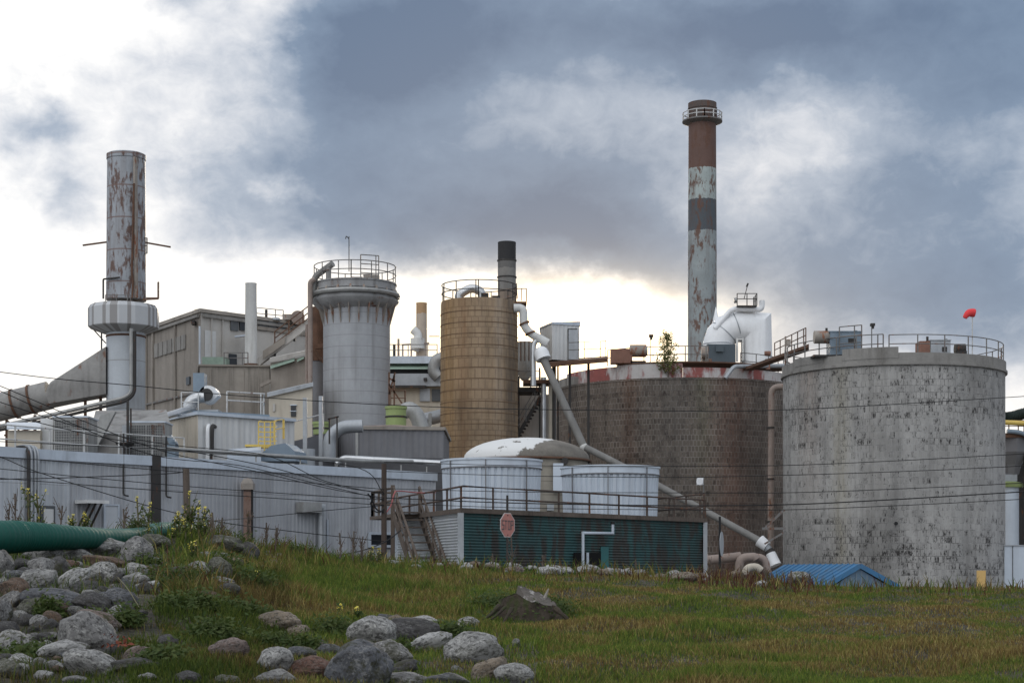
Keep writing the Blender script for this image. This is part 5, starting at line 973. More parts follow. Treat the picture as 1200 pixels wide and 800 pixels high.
part('vent_pipe', MB().tube([(a.x, a.y, .4), (a.x, a.y, zz), (b_.x, b_.y, zz), (b_.x, b_.y, Z(612, b_.y))], .055, 10), M['flash'], t); part('pipe_cap', MB().cyl((b_.x, b_.y, Z(614, b_.y)), (b_.x, b_.y, Z(611, b_.y)), .08), M['black'], t)
e = [L0+(F0-L0)*k for k in (0, .5, 1)]; e2 = [F0+(F1-F0)*k for k in (.25, .5, .75, 1)]
part('railing', MB().rail([(p.x+.05, p.y+.05, FT) for p in e+e2], .72, 1.75, .035, (1, .48)), M['railbrown'], t); part('railing', MB().rail([(p.x, p.y, FT) for p in (F1, F1+(BK-F1)*.5, BK)], .95, 1.75, .035, (1, .48)), M['railbrown'], t)
# stair down the side wall
LN = Vector((-(F0-L0).normalized().y, (F0-L0).normalized().x))*-1
if LN.x > 0: LN = -LN
s0 = L0+LN*.52+(F0-L0)*.40; s1 = L0+LN*.52+(F0-L0)*1.0; st = MB(); n = 15
for i in range(n+1):
    p = s0.lerp(s1, i/n); zz = FT*(1-i/n)+.05; st.prism([(p.x-LN.x*.45, p.y-LN.y*.45), (p.x+LN.x*.45, p.y+LN.y*.45), (p.x+LN.x*.45+.05, p.y+LN.y*.45-.28), (p.x-LN.x*.45+.05, p.y-LN.y*.45-.28)], zz-.05, zz)
for sg in (-.48, .48): st.bar((s0.x+LN.x*sg, s0.y+LN.y*sg, FT-.05), (s1.x+LN.x*sg, s1.y+LN.y*sg, 0), .06, .28)
q = part('stair', st, M['wood'], t); rl = MB(); rl.rail([(L0.x+LN.x*.95, L0.y+LN.y*.95, FT), (s0.x+LN.x*.5, s0.y+LN.y*.5, FT)], .9, 1.2, .045, (1, .5)); rl.rail([(L0.x, L0.y, FT), (L0.x+LN.x*.95, L0.y+LN.y*.95, FT)], .9, .9, .045, (1, .5))
for sg in (-.48, .48): rl.rail([(s0.x+LN.x*sg, s0.y+LN.y*sg, FT), (s1.x+LN.x*sg, s1.y+LN.y*sg, .1)], .95, 1.2, .045, (1, .5))
part('railing', rl, M['wood'], q); part('newel', MB().box((s0.x+LN.x*.5-.07, s0.y+LN.y*.5-.07, 0), (s0.x+LN.x*.5+.07, s0.y+LN.y*.5+.07, FT+1)), M['wood'], q)
part('landing', MB().prism([(L0.x, L0.y), (L0.x+LN.x*1.05, L0.y+LN.y*1.05), (s0.x+LN.x*.52, s0.y+LN.y*.52), (s0.x-LN.x*.45, s0.y-LN.y*.45)], FT-.14, FT-.02), M['wood'], q)
for c_, hw, rr, Y, lab in ((576, 59, 536, 65, 'left pale blue ribbed fan barrel on the slatted fan house, before the domed tank'), (715, 57.5, 544.5, 69, 'right pale blue ribbed fan barrel on the slatted fan house, before the brown tank')):
    K = Y/F; R = hw*K; bx = X(c_, Y); zz = Z(rr, Y-R); q = thing('fan_barrel', lab, 'fan barrel', (bx, Y, FT), 'fan barrels on the fan house')
    tri = lambda a, z: 1+.03*(1 if (a*48/(2*math.pi)) % 1 < .66 else 0)
    prof = [(R*.93, FT+.002), (R*.935, FT+.5), (R*.955, zz-.42), (R*.965, zz-.3)]
    part('shell', MB().lathe(bx, Y, prof, 288, rf=tri, cap=(0, 0)), M['barrel'], q, ang=20)
    part('rim', MB().lathe(bx, Y, [(R*.975, zz-.34), (R*1.0, zz-.30), (R*1.0, zz-.06), (R*1.022, zz-.05), (R*1.022, zz+.02), (R*.95, zz+.02), (R*.95, zz-.5)], 72, cap=(0, 0)), M['barrel'], q)
    part('hoop', MB().lathe(bx, Y, [(R*1.0, zz-.345), (R*1.014, zz-.335), (R*1.014, zz-.305), (R*1.0, zz-.295)], 72, cap=(0, 0)), M['lowgrey'], q)
    sm = MB()
    for a in (-.9, -.1, .75): sm.bar((bx+R*1.0*math.sin(a), Y-R*1.0*math.cos(a), FT+.05), (bx+R*1.02*math.sin(a), Y-R*1.02*math.cos(a), zz-.05), .035)
    part('strap', sm, M['lowgrey'], q)
Y = 78; K = Y/F; R = 74*K; bx = X(617, Y); zz = Z(534, Y-R); za = Z(513, Y)
t = thing('dome_tank', 'concrete tank with a shallow dome of flaking white paint behind the fan barrels', 'storage tank', (bx, Y, 0))
part('shell', MB().lathe(bx, Y, [(R*.97, 0), (R*.97, zz)], 64), wmat('pale concrete shell', (.33, .30, .25), .9, 0, .15, .7, streak=((.13, .11, .09), .7, 1.6, .1), bmp=.2, seed=97, seams=(.6, .04, (.17, .15, .12))), t)
dm, nd, bd = mat_base('flaking dome', .85); tcd = nd.new('ShaderNodeTexCoord').outputs['Object']; xd, yd, zd = nd.xyz(tcd)
bare = layers(nd, tcd, (.16, .145, .125, 1), .35, 1.5, None, None)
rad = nd.math('POWER', nd.math('ADD', nd.math('MULTIPLY', nd.math('ADD', xd, .25), nd.math('ADD', xd, .25)), nd.math('MULTIPLY', nd.math('ADD', yd, .6), nd.math('ADD', yd, .6))), .5)
ed = nd.math('ADD', rad, nd.math('MULTIPLY', nd.math('SUBTRACT', nd.noise(tcd, 1.6, 8, .65), .5), 1.5))
pt = nd.math('MULTIPLY', nd.ramp(ed, [(.3, 0), (.4, 1)]), nd.ramp(nd.math('MULTIPLY', nd.math('ADD', nd.math('MULTIPLY', xd, .55), nd.math('ADD', ed, 0.0)), .25), [(.52, 1), (.535, 0)]))
pt = nd.math('MULTIPLY', pt, nd.ramp(nd.noise(tcd, 1.1, 8, .6), [(.40, 0), (.42, 1)]))
nd.put(bd.inputs['Base Color'], nd.mix(pt, bare, (.66, .66, .65))); bump(nd, bd, nd.math('ADD', nd.noise(tcd, 8, 5), pt), .4, .03)
prof = [(R, zz-.05), (R*1.0, zz+.05)]+[(R*math.cos(i/10*math.pi/2)*.995+.001, zz+.05+(za-zz-.05)*math.sin(i/10*math.pi/2)) for i in range(11)]
part('dome', MB().lathe(bx, Y, prof, 72), dm, t)
part('dome_pipe', MB().tube(px([(633, 539, Y-R+.0), (633, 522, Y-1.0)], 0), .04, 6), M['dark'], t)
part('panel', MB().box((X(648, 75.4), 75.1, Z(575, 75.4)), (X(660, 75.4), 75.4, Z(543, 75.4))), M['barrel'], t, 'pale sheet panel'); part('vent', MB().cyl(V(662, 540, 75.2), V(662, 540, 76), .16), M['dark'], t)
part('box', MB().box((X(641, 75.2), 74.9, Z(598, 75.2)), (X(649, 75.2), 75.3, Z(591, 75.2))), M['galv'], t); part('edge_lip', MB().lathe(bx, Y, [(R*1.005, zz-.1), (R*1.03, zz-.08), (R*1.03, zz-.02), (R*1.002, zz)], 72, cap=(0, 0)), M['rust'], t)

# diagonal transfer pipe
t = thing('transfer_pipe', 'long pale grey pipe slanting from the white cabin across the brown tank to the ground', 'pipe', V(905, 660, 96))
m_p = M['wornpipe']; part('pipe', MB().tube(px([(636, 419, 103.5), (684, 523, 102)], 0), .235, 18), m_p, t, 'upper steep run'); part('pipe', MB().tube(px([(684, 523, 102), (735, 549, 101), (893, 635, 97)], 0), .205, 18), m_p, t, 'lower gentle run')
part('joint', MB().sphere(V(684, 523, 102), .25, 8), M['whitedirty'], t); part('joint', MB().tube(px([(634.5, 414, 103.6), (637, 421, 103.5)], 0), .46, 18).sphere(V(634.5, 414, 103.6), .45, 8), M['white'], t)
part('joint', MB().tube(px([(890, 633, 97), (899, 640, 96.8)], 0), [.36, .30], 16), M['white'], t)
part('hose', MB().tube(curve(px([(898, 640, 96.8), (903, 647, 96.7), (906, 654, 96.6)], 0), 5), .22, 14), M['galv'], t); part('coupling', MB().tube(px([(901, 645, 96.7), (904, 649, 96.6)], 0), .28, 14), M['dark'], t)
part('end_sleeve', MB().tube(px([(903, 648, 96.6), (909, 662, 96.4)], 0), [.28, .33], 16), M['white'], t)
part('strut', MB().bar(V(896, 637, 95.6), V(921, 622, 95.6), .1).bar(V(893, 619, 95.6), V(921, 619, 95.6), .14).bar(V(897, 618, 95.6), V(919, 597, 95.6), .12), M['rail'], t)
# ground pipes
t = thing('ground_pipes', 'rusty looped ground pipes at the foot of the brown tank beside the fan house', 'pipe', V(860, 665, 84)); Y = 84
part('header', MB().tube(px([(824, 656.5, Y), (868, 651.5, Y)], 0), .23, 14), M['rustpipe'], t); part('flange', MB().tube(px([(827, 656, Y), (830, 655.6, Y)], 0), .31, 14), M['rustpipe'], t)
part('loop', MB().tube(bend(px([(866, 672), (867, 653), (884, 652), (886, 655)], Y-.4), .7, 7), .21, 14), M['rustpipe'], t); part('loop', MB().tube(bend(px([(882, 652), (896, 654), (900, 672)], Y), .8, 7), .2, 14), M['rustpipe'], t)
part('loop', MB().tube(curve(px([(872, 672), (877, 665), (886, 664), (892, 668)], Y-1), 5), .18, 14), M['cream'], t)

# ================================================================== small yard things
def fy(c, r, Y): return V(c, r, Y)
Y = 78; t = thing('blue_shed', 'low shed with a bright blue ribbed gable roof half hidden by the grass crest', 'shed', (X(985, Y), Y, 0))
ap, le, re = V(1008, 663, Y), V(966, 688, Y), V(1053, 688, Y+.3); bk_ = Vector((-2.6, 5.5, 0))
part('wall', MB().prism([(le.x+.25, le.y+.12), (re.x-.25, re.y+.12), (re.x-.25+bk_.x, re.y+bk_.y), (le.x+.25+bk_.x, le.y+bk_.y)], 0, le.z-.05).slab([ap+Vector((0, .12, -.12)), le+Vector((.3, .12, -.03)), re+Vector((-.3, .12, -.03))], (0, .1, 0)).corr((le.x+.3, le.y+.1), (re.x-.3, re.y+.1), 0, le.z-.04, .2, .02), M['blueside'], t)
part('roof', MB().slab([le, ap, ap+bk_, le+bk_], (0, 0, .1)).slab([ap+Vector((.02, 0, 0)), re, re+bk_, ap+bk_+Vector((.02, 0, 0))], (0, 0, .1)), M['blue'], t)
rb = MB()
for i in range(1, 14): f = i/14; rb.bar(le+bk_*f+Vector((0, 0, .12)), ap+bk_*f+Vector((0, 0, .12)), .05)
part('rib', rb, M['blue'], t); part('barge_board', MB().bar(ap+Vector((0, -.03, .02)), re+Vector((0, -.03, .02)), .05, .22).bar(le+Vector((0, -.03, .02)), ap+Vector((0, -.03, .02)), .05, .22), M['blue'], t)
gv = MB()
for i in range(11): f = (i+.5)/11; x_ = le.x+.4+(re.x-le.x-.8)*f; h1 = le.z+(ap.z-le.z)*(1-abs(f-.48)/.52)-.2; part('wall_rib', MB().bar((x_, le.y+.1, le.z-.2), (x_, le.y+.1, max(h1, le.z-.1)), .035), M['bluegrey'], t)
xx = X(1150, 50); zz = gz(xx, 50); t = thing('marker_post', 'short flat faded ochre marker post in front of the pale grey tank', 'post', (xx, 50, zz)); part('panel', MB().box((xx-.125, 49.98, zz-.1), (xx+.125, 50.06, Z(668, 50))), M['ochre'], t); part('back_stake', MB().bar((xx, 50.09, zz-.2), (xx, 50.09, Z(672, 50)), .05), M['wood'], t)
# STOP sign
Y = 52; t = thing('stop_sign', 'faded red octagonal stop sign turned away on a dark post before the fan house', 'sign', (X(594.5, Y), Y, 0)); cxs = X(594.5, Y); zc = Z(615, Y)
part('post', MB().bar((cxs, Y+.04, 0), (cxs, Y+.04, Z(580, Y)), .07), M['dark'], t)
ux = Vector((math.cos(math.radians(54)), math.sin(math.radians(54)), 0)); un = Vector((ux.y, -ux.x, 0)); ctr = Vector((cxs, Y-.06, zc)); r8 = .40
def octo(r, off): return [ctr+un*off+ux*(r*math.sin(math.pi/8+i*math.pi/4))+Vector((0, 0, r*math.cos(math.pi/8+i*math.pi/4))) for i in range(8)]
pl = part('plate', MB().slab(octo(r8, 0), un*.012), wmat('faded stop border', (.56, .50, .48), .6, 0, .06, 4, seed=101), t); part('face', MB().slab(octo(r8*.93, .0125), un*.004), wmat('faded stop red', (.50, .215, .18), .6, 0, .10, 6, rust=((.45, .32, .28), .62, 5), seed=102), pl)
lt = MB(); ph = .26
def stroke(a, b_, x0): 
    A_ = ctr+un*.019+ux*(x0+a[0])+Vector((0, 0, a[1])); B_ = ctr+un*.019+ux*(x0+b_[0])+Vector((0, 0, b_[1])); d = (B_-A_).normalized(); s = d.cross(un).normalized()*.017; A_ -= d*.012; B_ += d*.012; lt.slab([A_-s, B_-s, B_+s, A_+s], un*.003)
w2 = .095; h2 = ph/2
for x0, segs in ((-.29, [((w2, h2), (0, h2)), ((0, h2), (0, 0)), ((0, 0), (w2, 0)), ((w2, 0), (w2, -h2)), ((w2, -h2), (0, -h2))]), (-.145, [((-.01, h2), (w2+.01, h2)), ((w2/2, h2), (w2/2, -h2))]), (.02, [((0, h2), (w2, h2)), ((w2, h2), (w2, -h2)), ((w2, -h2), (0, -h2)), ((0, -h2), (0, h2))]), (.175, [((0, -h2), (0, h2)), ((0, h2), (w2, h2)), ((w2, h2), (w2, 0)), ((w2, 0), (0, 0))])):
    for a, b_ in segs: stroke(a, b_, x0)
part('lettering', lt, wmat('worn sign lettering', (.15, .12, .115), .7, seed=103), pl)
for s_ in (-1, 1): part('bolt', MB().cyl(ctr+un*.018+Vector((0, 0, s_*.3)), ctr+un*.026+Vector((0, 0, s_*.3)), .02, n=8), M['dark'], pl)
Y = 60; t = thing('road_sign', 'round sign seen almost edge on fixed to a dark post right of the fan house', 'sign', (X(843.5, Y), Y, 0)); part('post', MB().bar((X(843.5, Y), Y, 0), (X(843.5, Y), Y, Z(605, Y)), .075), M['black'], t)
p = V(845.5, 637, Y); q = MB(); d = Vector((.96, -.28, 0)).normalized(); pts_ = [p+d.cross(Vector((0, 0, 1)))*.42*math.cos(i*.2618)+Vector((0, 0, .44*math.sin(i*.2618))) for i in range(24)]; q.slab(pts_, d*.015); part('disc', q, M['galv'], t)
Y = 70; t = thing('yard_floodlight', 'floodlight on a thin pale pole behind the fan house corner', 'floodlight', (X(824.5, Y), Y, 0)); part('pole', MB().bar((X(824.5, Y), Y, 0), (X(824.5, Y), Y, Z(559, Y)), .05), M['rail'], t); part('lamp_head', MB().box((X(817, Y), Y-.2, Z(568, Y)), (X(823.5, Y), Y+.2, Z(560, Y))).cyl(V(820, 564, Y-.35), V(820, 564, Y-.1), .14), M['white'], t)
for c_, r0, Y, lab, mm, w in ((450, 543, 57, 'dark brown timber utility pole before the shed where the overhead cables meet', 'darkwood', .17), (218, 549, 44, 'leaning grey timber post stub behind the boulder heap', 'wood', .17)):
    xx = X(c_, Y); zz = gz(xx, Y); q = MB().tube([(xx+(.12 if c_ == 218 else 0), Y, zz-.3), (xx, Y, Z(r0, Y))], [w*.62, w*.5], 10); solo('utility_pole', q, M[mm], lab, 'pole', loc=(xx, Y, zz))
xx = X(817, 58); q = MB().bar((X(614, 55), 55, FT), (X(614, 55), 55, FT), .01) if False else None
# ================================================================== boulders
m, n_, b = mat_base('boulder stone', .9, 0, .3)
tcv = n_.new('ShaderNodeTexCoord').outputs['Object']; oi = n_.new('ShaderNodeObjectInfo'); rv = n_.math('MULTIPLY', oi.outputs['Random'], 40.0)
ad = n_.new('ShaderNodeVectorMath', operation='ADD'); n_.put(ad.inputs[0], tcv); n_.put(ad.inputs[1], n_.comb(rv, rv, rv)); vv = ad.outputs[0]
c1 = n_.mix(1.0, oi.outputs['Color'], n_.ramp(n_.noise(vv, 1.6, 6, .6), [(.3, .6), (.7, 1.3)]), 'MULTIPLY')
lich = n_.ramp(n_.noise(vv, 7, 9, .75, .3), [(.49, 0), (.55, 1)]); gl = n_.ramp(n_.noise(vv, 1.3, 4), [(.35, .1), (.65, .75)])
spk = n_.math('MULTIPLY', n_.math('MULTIPLY', lich, gl), oi.outputs['Alpha'])
c1 = n_.mix(spk, c1, (.55, .54, .51)); dk = n_.ramp(n_.noise(vv, 6, 8, .72), [(.50, 0), (.60, .8)]); c1 = n_.mix(dk, c1, (.03, .028, .026))
moss = n_.math('MULTIPLY', n_.ramp(n_.math('ADD', n_.math('MULTIPLY', n_.noise(vv, 1.1, 3), .6), n_.math('MULTIPLY', n_.noise(vv, 6, 6, .7), .4)), [(.52, 0), (.58, .75)]), n_.ramp(oi.outputs['Random'], [(.35, 0), (.9, 1)])); c1 = n_.mix(moss, c1, (.055, .055, .025))
n_.put(b.inputs['Base Color'], c1); bump(n_, b, n_.math('ADD', n_.noise(vv, 5, 9, .65), n_.math('MULTIPLY', lich, .25)), .55, .06); M['stone'] = m
def rock_mesh(seed, ang=.0, sub=4):
    import bmesh
    r = random.Random(seed); bm = bmesh.new(); bmesh.ops.create_icosphere(bm, subdivisions=sub, radius=1); o = Vector((r.random()*50, r.random()*50, r.random()*50))
    planes = [(Vector((r.gauss(0, 1), r.gauss(0, 1), r.gauss(0, .8))).normalized(), r.uniform(.62, .9)) for _ in range(int(3+ang*7))]
    for v in bm.verts:
        p = v.co.copy(); d = 1+.34*mnoise.noise(p*.8+o)+.13*mnoise.noise(p*2.1+o)+.045*mnoise.noise(p*5+o)-.07*max(0, .12-abs(mnoise.noise(p*1.7+o*2)))/.12*(.4+ang)+.018*mnoise.noise(p*13+o); q = p*d
        for nn, h in planes:
            e = q.dot(nn)-h
            if e > 0: q -= nn*e*(.55+.4*ang)
        v.co = q
    mx = [max(abs(v.co[i]) for v in bm.verts) for i in range(3)]
    for v in bm.verts: v.co = Vector(v.co[i]/mx[i] for i in range(3))
    me = bpy.data.meshes.new('boulder'); bm.to_mesh(me); bm.free(); me.materials.append(M['stone']); me.polygons.foreach_set('use_smooth', [True]*len(me.polygons)); return me
ROUND = [rock_mesh(i, .28) for i in range(12)]; ANG = [rock_mesh(50+i, .9) for i in range(6)]
TONE = dict(light=((.27, .265, .255), 1.0), pale=((.38, .375, .365), .8), grey=((.19, .185, .18), .6), dark=((.065, .062, .062), .22), blue=((.095, .098, .108), .35), brown=((.13, .085, .06), .25), tan=((.22, .175, .13), .4), rust=((.13, .07, .052), .2), olive=((.09, .09, .068), .4), pink=((.18, .135, .118), .3))
def rock(name, c, r, w, h, rot, tone, label, group, cat='boulder', shape='round', lift=0.0):
    p = hit(c, r+h*.32); Yk = p.y; s = Yk/F; me = random.choice(ANG if shape == 'slab' else ROUND); o = bpy.data.objects.new(name, me); COL.objects.link(o)
    hz = h*s*.5; o.location = (X(c, Yk), Yk+h*s*.15, Z(r, Yk)); o.scale = (w*s*.53, max(hz, w*s*.33)*random.uniform(.95, 1.2), hz*1.08)
    o.rotation_euler = (random.uniform(-.15, .15), -math.radians(rot), random.uniform(-.25, .25)); col, a = TONE[tone]; k = random.uniform(.88, 1.12); o.color = (*sc(col, k), a)
    o['label'] = label; o['category'] = cat; o['group'] = group; return o
HG = 'boulders heaped on the left bank'; BG = 'boulders piled at the bottom edge'
# left heap, in 4x enlarged pixels of the photo region (0..300, 600..800): x, y, w, h, tilt, tone, shape, label
HEAP = [
 (12, 250, 95, 115, 0, 'grey', 'r', 'smooth grey boulder cut by the left edge of the photo, just below the green hose'),
 (95, 184, 96, 46, 0, 'dark', 'r', 'flat dark stone lying just under the green hose at the far left'),
 (138, 203, 64, 40, 10, 'grey', 'r', 'small grey stone between the flat dark stone and the pale speckled pair'),
 (215, 200, 122, 82, 8, 'light', 'r', 'pale speckled dome shaped boulder near the top of the heap'),
 (246, 217, 72, 52, 0, 'light', 'r', 'small pale speckled stone leaning on the pale dome shaped boulder'),
 (100, 252, 88, 62, 0, 'dark', 'r', 'dark rounded stone beside the smooth grey boulder at the left edge'),
 (195, 272, 115, 95, -10, 'grey', 's', 'mid grey angular stone below the pale speckled dome shaped boulder'),
 (272, 272, 95, 95, -30, 'dark', 's', 'dark square edged stone tipped on its corner in the middle of the heap'),
 (328, 276, 48, 36, 0, 'grey', 'r', 'little pinkish grey stone right of the tipped dark stone'),
 (318, 250, 84, 44, 0, 'rust', 'r', 'rusty dark stone above the little pinkish grey one'),
 (75, 302, 105, 52, 5, 'blue', 'r', 'bluish grey oval stone low at the left of the heap'),
 (170, 326, 152, 98, 8, 'light', 'r', 'large pale speckled rounded boulder in the left middle of the heap'),
 (12, 340, 62, 62, 0, 'light', 'r', 'pale speckled stone at the left edge above the brown slab'),
 (68, 372, 130, 100, -25, 'brown', 's', 'warm brown flat faced slab near the left edge'),
 (328, 325, 175, 78, 32, 'pale', 's', 'pale lilac grey stone slanting up to the right in mid heap'),
 (396, 361, 134, 66, 4, 'dark', 'r', 'smooth dark egg shaped stone resting against the slanting pale stone'),
 (478, 376, 66, 54, 0, 'dark', 'r', 'small dark stone right of the smooth egg shaped one'),
 (472, 282, 122, 88, 0, 'light', 'r', 'pale boulder with black lichen spots under the brown plank like slab'),
 (500, 240, 195, 52, -8, 'brown', 's', 'long brown plank like slab lying across the heap'),
 (553, 286, 62, 42, 0, 'grey', 'r', 'small grey stone tucked below the plank like slab'),
 (520, 312, 62, 46, 0, 'light', 'r', 'small pale stone in front of the black spotted boulder'),
 (632, 272, 104, 58, 0, 'light', 'r', 'upper of two pale speckled stones at the right side of the heap'),
 (640, 316, 122, 58, 3, 'light', 'r', 'lower of two pale speckled stones at the right side of the heap'),
 (676, 357, 114, 48, 16, 'pale', 'r', 'narrow whitish stone under the two pale speckled stones'),
 (638, 205, 130, 135, -30, 'grey', 's', 'wedge shaped grey brown boulder rising to a point near the heap top'),
 (705, 240, 125, 62, -15, 'grey', 's', 'sloping grey stone right of the wedge shaped boulder'),
 (462, 166, 240, 78, 0, 'light', 'r', 'biggest pale weathered boulder along the heap crest'),
 (490, 137, 104, 42, 0, 'tan', 'r', 'tan flat stone on the crest behind the biggest pale boulder'),
 (586, 133, 94, 38, 0, 'pink', 'r', 'pinkish tan stone on the crest right of the tan flat one'),
 (715, 146, 144, 78, 0, 'olive', 'r', 'broad grey green boulder on the crest where the hose ends'),
 (300, 183, 82, 60, 0, 'grey', 'r', 'grey stone on the crest left of the biggest pale boulder'),
 (372, 212, 130, 62, 0, 'grey', 'r', 'mid grey boulder with a weed growing over it in the upper heap'),
 (245, 412, 265, 104, -6, 'blue', 'r', 'large long slate blue boulder across the lower heap'),
 (430, 432, 154, 92, -12, 'dark', 's', 'dark angular boulder right of the long slate blue one'),
 (556, 416, 154, 102, -6, 'blue', 'r', 'dark blue grey round boulder with a dry stalk lying against it'),
 (45, 420, 104, 72, 30, 'grey', 's', 'grey tilted stone under the warm brown slab'),
 (170, 452, 154, 84, -10, 'olive', 'r', 'dull olive boulder half hidden by weeds below the slate blue one'),
 (130, 512, 74, 60, 0, 'dark', 'r', 'dark round stone in the weeds above the pale pyramid stone'),
 (8, 480, 52, 120, 0, 'grey', 's', 'tall grey stone cut by the left edge of the photo in the lower heap'),
 (60, 622, 126, 112, 0, 'light', 's', 'pale speckled pyramid shaped stone in the bottom left'),
 (402, 590, 250, 205, -22, 'grey', 'r', 'very large grey speckled boulder in the lower middle of the heap'),
 (470, 518, 190, 92, -18, 'pink', 'r', 'greyish pink boulder behind the very large speckled boulder'),
 (296, 650, 212, 92, 10, 'pale', 'r', 'long smooth whitish boulder in the bottom left'),
 (160, 660, 96, 72, 0, 'grey', 'r', 'grey stone at the left end of the long whitish boulder'),
 (100, 702, 114, 62, -15, 'pale', 's', 'broken whitish stone low in the bottom left'),
 (420, 716, 232, 132, -14, 'light', 'r', 'large pale speckled boulder at the bottom of the heap'),
 (350, 790, 104, 46, 0, 'grey', 'r', 'grey stone cut by the bottom edge under the large pale boulder'),
 (200, 767, 76, 42, 0, 'pale', 'r', 'small whitish stone near the bottom left corner'),
 (25, 745, 150, 90, 0, 'olive', 'r', 'mossy stone in the bottom left corner'),
 (635, 668, 114, 68, 20, 'pink', 's', 'pinkish stone beside rusty red leaves'),
 (640, 717, 222, 60, 4, 'dark', 'r', 'long low dark stone under the pinkish stone'),
 (692, 772, 84, 34, 0, 'grey', 'r', 'flat grey stone in the grass near the bottom edge'),
 (880, 782, 116, 66, 0, 'dark', 'r', 'dark stone in the grass at the bottom edge'),
 (1070, 648, 158, 88, 12, 'pink', 's', 'dull brown stone half buried in the dark grass'),
 (782, 612, 82, 72, -20, 'dark', 'r', 'dark mossy stone in the grass right of the heap'),
 (1030, 152, 192, 76, 0, 'olive', 'r', 'long dark grey green boulder on the crest under the yellow flowers'),
 (1166, 196, 84, 92, 0, 'dark', 's', 'dark upright stone on the crest right of the long green boulder'),
 (988, 206, 124, 36, 0, 'grey', 'r', 'thin flat stone below the long dark green boulder'),
 (1022, 266, 112, 92, -20, 'olive', 'r', 'rounded grey green boulder in the weeds below the crest'),
 (1092, 247, 76, 60, 0, 'tan', 'r', 'tan rounded stone beside the grey green boulder below the crest'),
 (948, 272, 116, 60, -28, 'light', 's', 'pale stone slanting down to the right in the weeds'),
 (970, 402, 106, 64, 0, 'brown', 'r', 'dark brown stone alone in the weeds right of the heap'),
 (1060, 372, 106, 72, 15, 'dark', 'r', 'dark stone just above the lone dark brown stone'),
 (1030, 330, 124, 48, 0, 'grey', 'r', 'flat grey stone above the two dark stones in the weeds'),
 (838, 290, 94, 62, 0, 'dark', 'r', 'dark stone in the leafy weeds right of the pale speckled pair'),
 (835, 318, 84, 38, 0, 'light', 'r', 'pale stone under the dark one in the leafy weeds'),
 (632, 476, 96, 34, 0, 'dark', 'r', 'low dark stone just right of the dark blue grey round boulder')]
for i, (zx, zy, w, h, rot, tone, sh, lab) in enumerate(HEAP):
    rock('boulder', zx/4, 600+zy/4, w/4*1.2, h/4*1.22, rot, tone, lab, HG, shape='slab' if sh == 's' else 'round')
# bottom pile, in 4x enlarged pixels of the region (250..550, 600..800)
PILE = [
 (305, 515, 205, 92, 4, 'tan', 'r', 'tan rounded boulder alone in the grass left of the bottom pile'),
 (392, 560, 94, 62, 0, 'tan', 'r', 'small tan stone touching the tan boulder in the grass'),
 (738, 570, 205, 150, 12, 'light', 'r', 'large grey and white mottled boulder at the top of the bottom pile'),
 (800, 500, 70, 40, 0, 'blue', 'r', 'small bluish stone peeping over the large mottled boulder'),
 (860, 511, 74, 52, 0, 'tan', 'r', 'small tan stone right of the large mottled boulder'),
 (985, 512, 154, 48, 0, 'pale', 'r', 'long flat pale stone at the top right of the bottom pile'),
 (950, 562, 240, 108, -10, 'dark', 'r', 'wide dark grey boulder under the long flat pale stone'),
 (1008, 622, 200, 92, 22, 'pale', 'r', 'pale smooth stone sloping down to the left in the bottom pile'),
 (830, 672, 192, 122, 0, 'grey', 'r', 'rough mid grey boulder in the middle of the bottom pile'),
 (290, 700, 154, 122, 16, 'light', 'r', 'grey speckled boulder at the left end of the bottom pile'),
 (400, 662, 144, 62, 0, 'blue', 'r', 'dark bluish stone behind the grey speckled left end boulder'),
 (540, 657, 124, 72, 0, 'blue', 'r', 'bluish grey stone left of the peaked dark boulder'),
 (680, 742, 262, 222, 0, 'blue', 's', 'biggest dark blue grey peaked boulder in the bottom pile'),
 (470, 742, 224, 112, 6, 'rust', 'r', 'rust brown oblong boulder left of the peaked dark boulder'),
 (300, 785, 184, 84, 0, 'grey', 'r', 'grey boulder cut by the bottom edge at the left of the bottom pile'),
 (892, 732, 134, 62, 14, 'dark', 'r', 'dark stone right of the peaked boulder'),
 (890, 788, 240, 72, 0, 'grey', 'r', 'low grey boulder cut by the bottom edge right of the peaked boulder'),
 (1100, 792, 204, 66, 0, 'blue', 'r', 'slate coloured boulder along the bottom edge near the pile middle'),
 (60, 790, 120, 50, 0, 'olive', 'r', 'mossy low stone at the bottom edge between heap and pile'),
 (1220, 650, 236, 150, 8, 'light', 'r', 'large pale speckled egg shaped boulder at the right of the bottom pile'),
 (1195, 522, 104, 54, 0, 'light', 'r', 'pale greenish stone in the grass above the egg shaped boulder'),
 (1292, 750, 160, 96, 24, 'tan', 'r', 'tan brown stone leaning against the egg shaped boulder'),
 (1405, 765, 166, 108, 0, 'light', 'r', 'pale rounded boulder at the right hand end of the bottom pile')]
for zx, zy, w, h, rot, tone, sh, lab in PILE: rock('boulder', 250+zx/4, 600+zy/4, w/4*1.16, h/4*1.2, rot, tone, lab, BG, shape='slab' if sh == 's' else 'round')
for i in range(175):
    r = random.uniform(648, 785); lim = float(np.interp(r, [648, 660, 690, 715, 740, 770], [175, 180, 178, 165, 130, 95])); c = random.uniform(-8, lim); q_ = random.random(); sz_ = random.uniform(9, 17)+(8*random.random() if q_ < .3 else 0)
    rock('wedged_stone', c, r, sz_*1.25, sz_*.85, random.uniform(-30, 30), random.choice(['grey', 'dark', 'light', 'blue', 'brown', 'grey', 'dark']), 'smaller stone wedged in the gaps between the larger boulders of the left heap', 'small stones wedged in the left heap', 'stone', random.choice(['round', 'round', 'slab']))
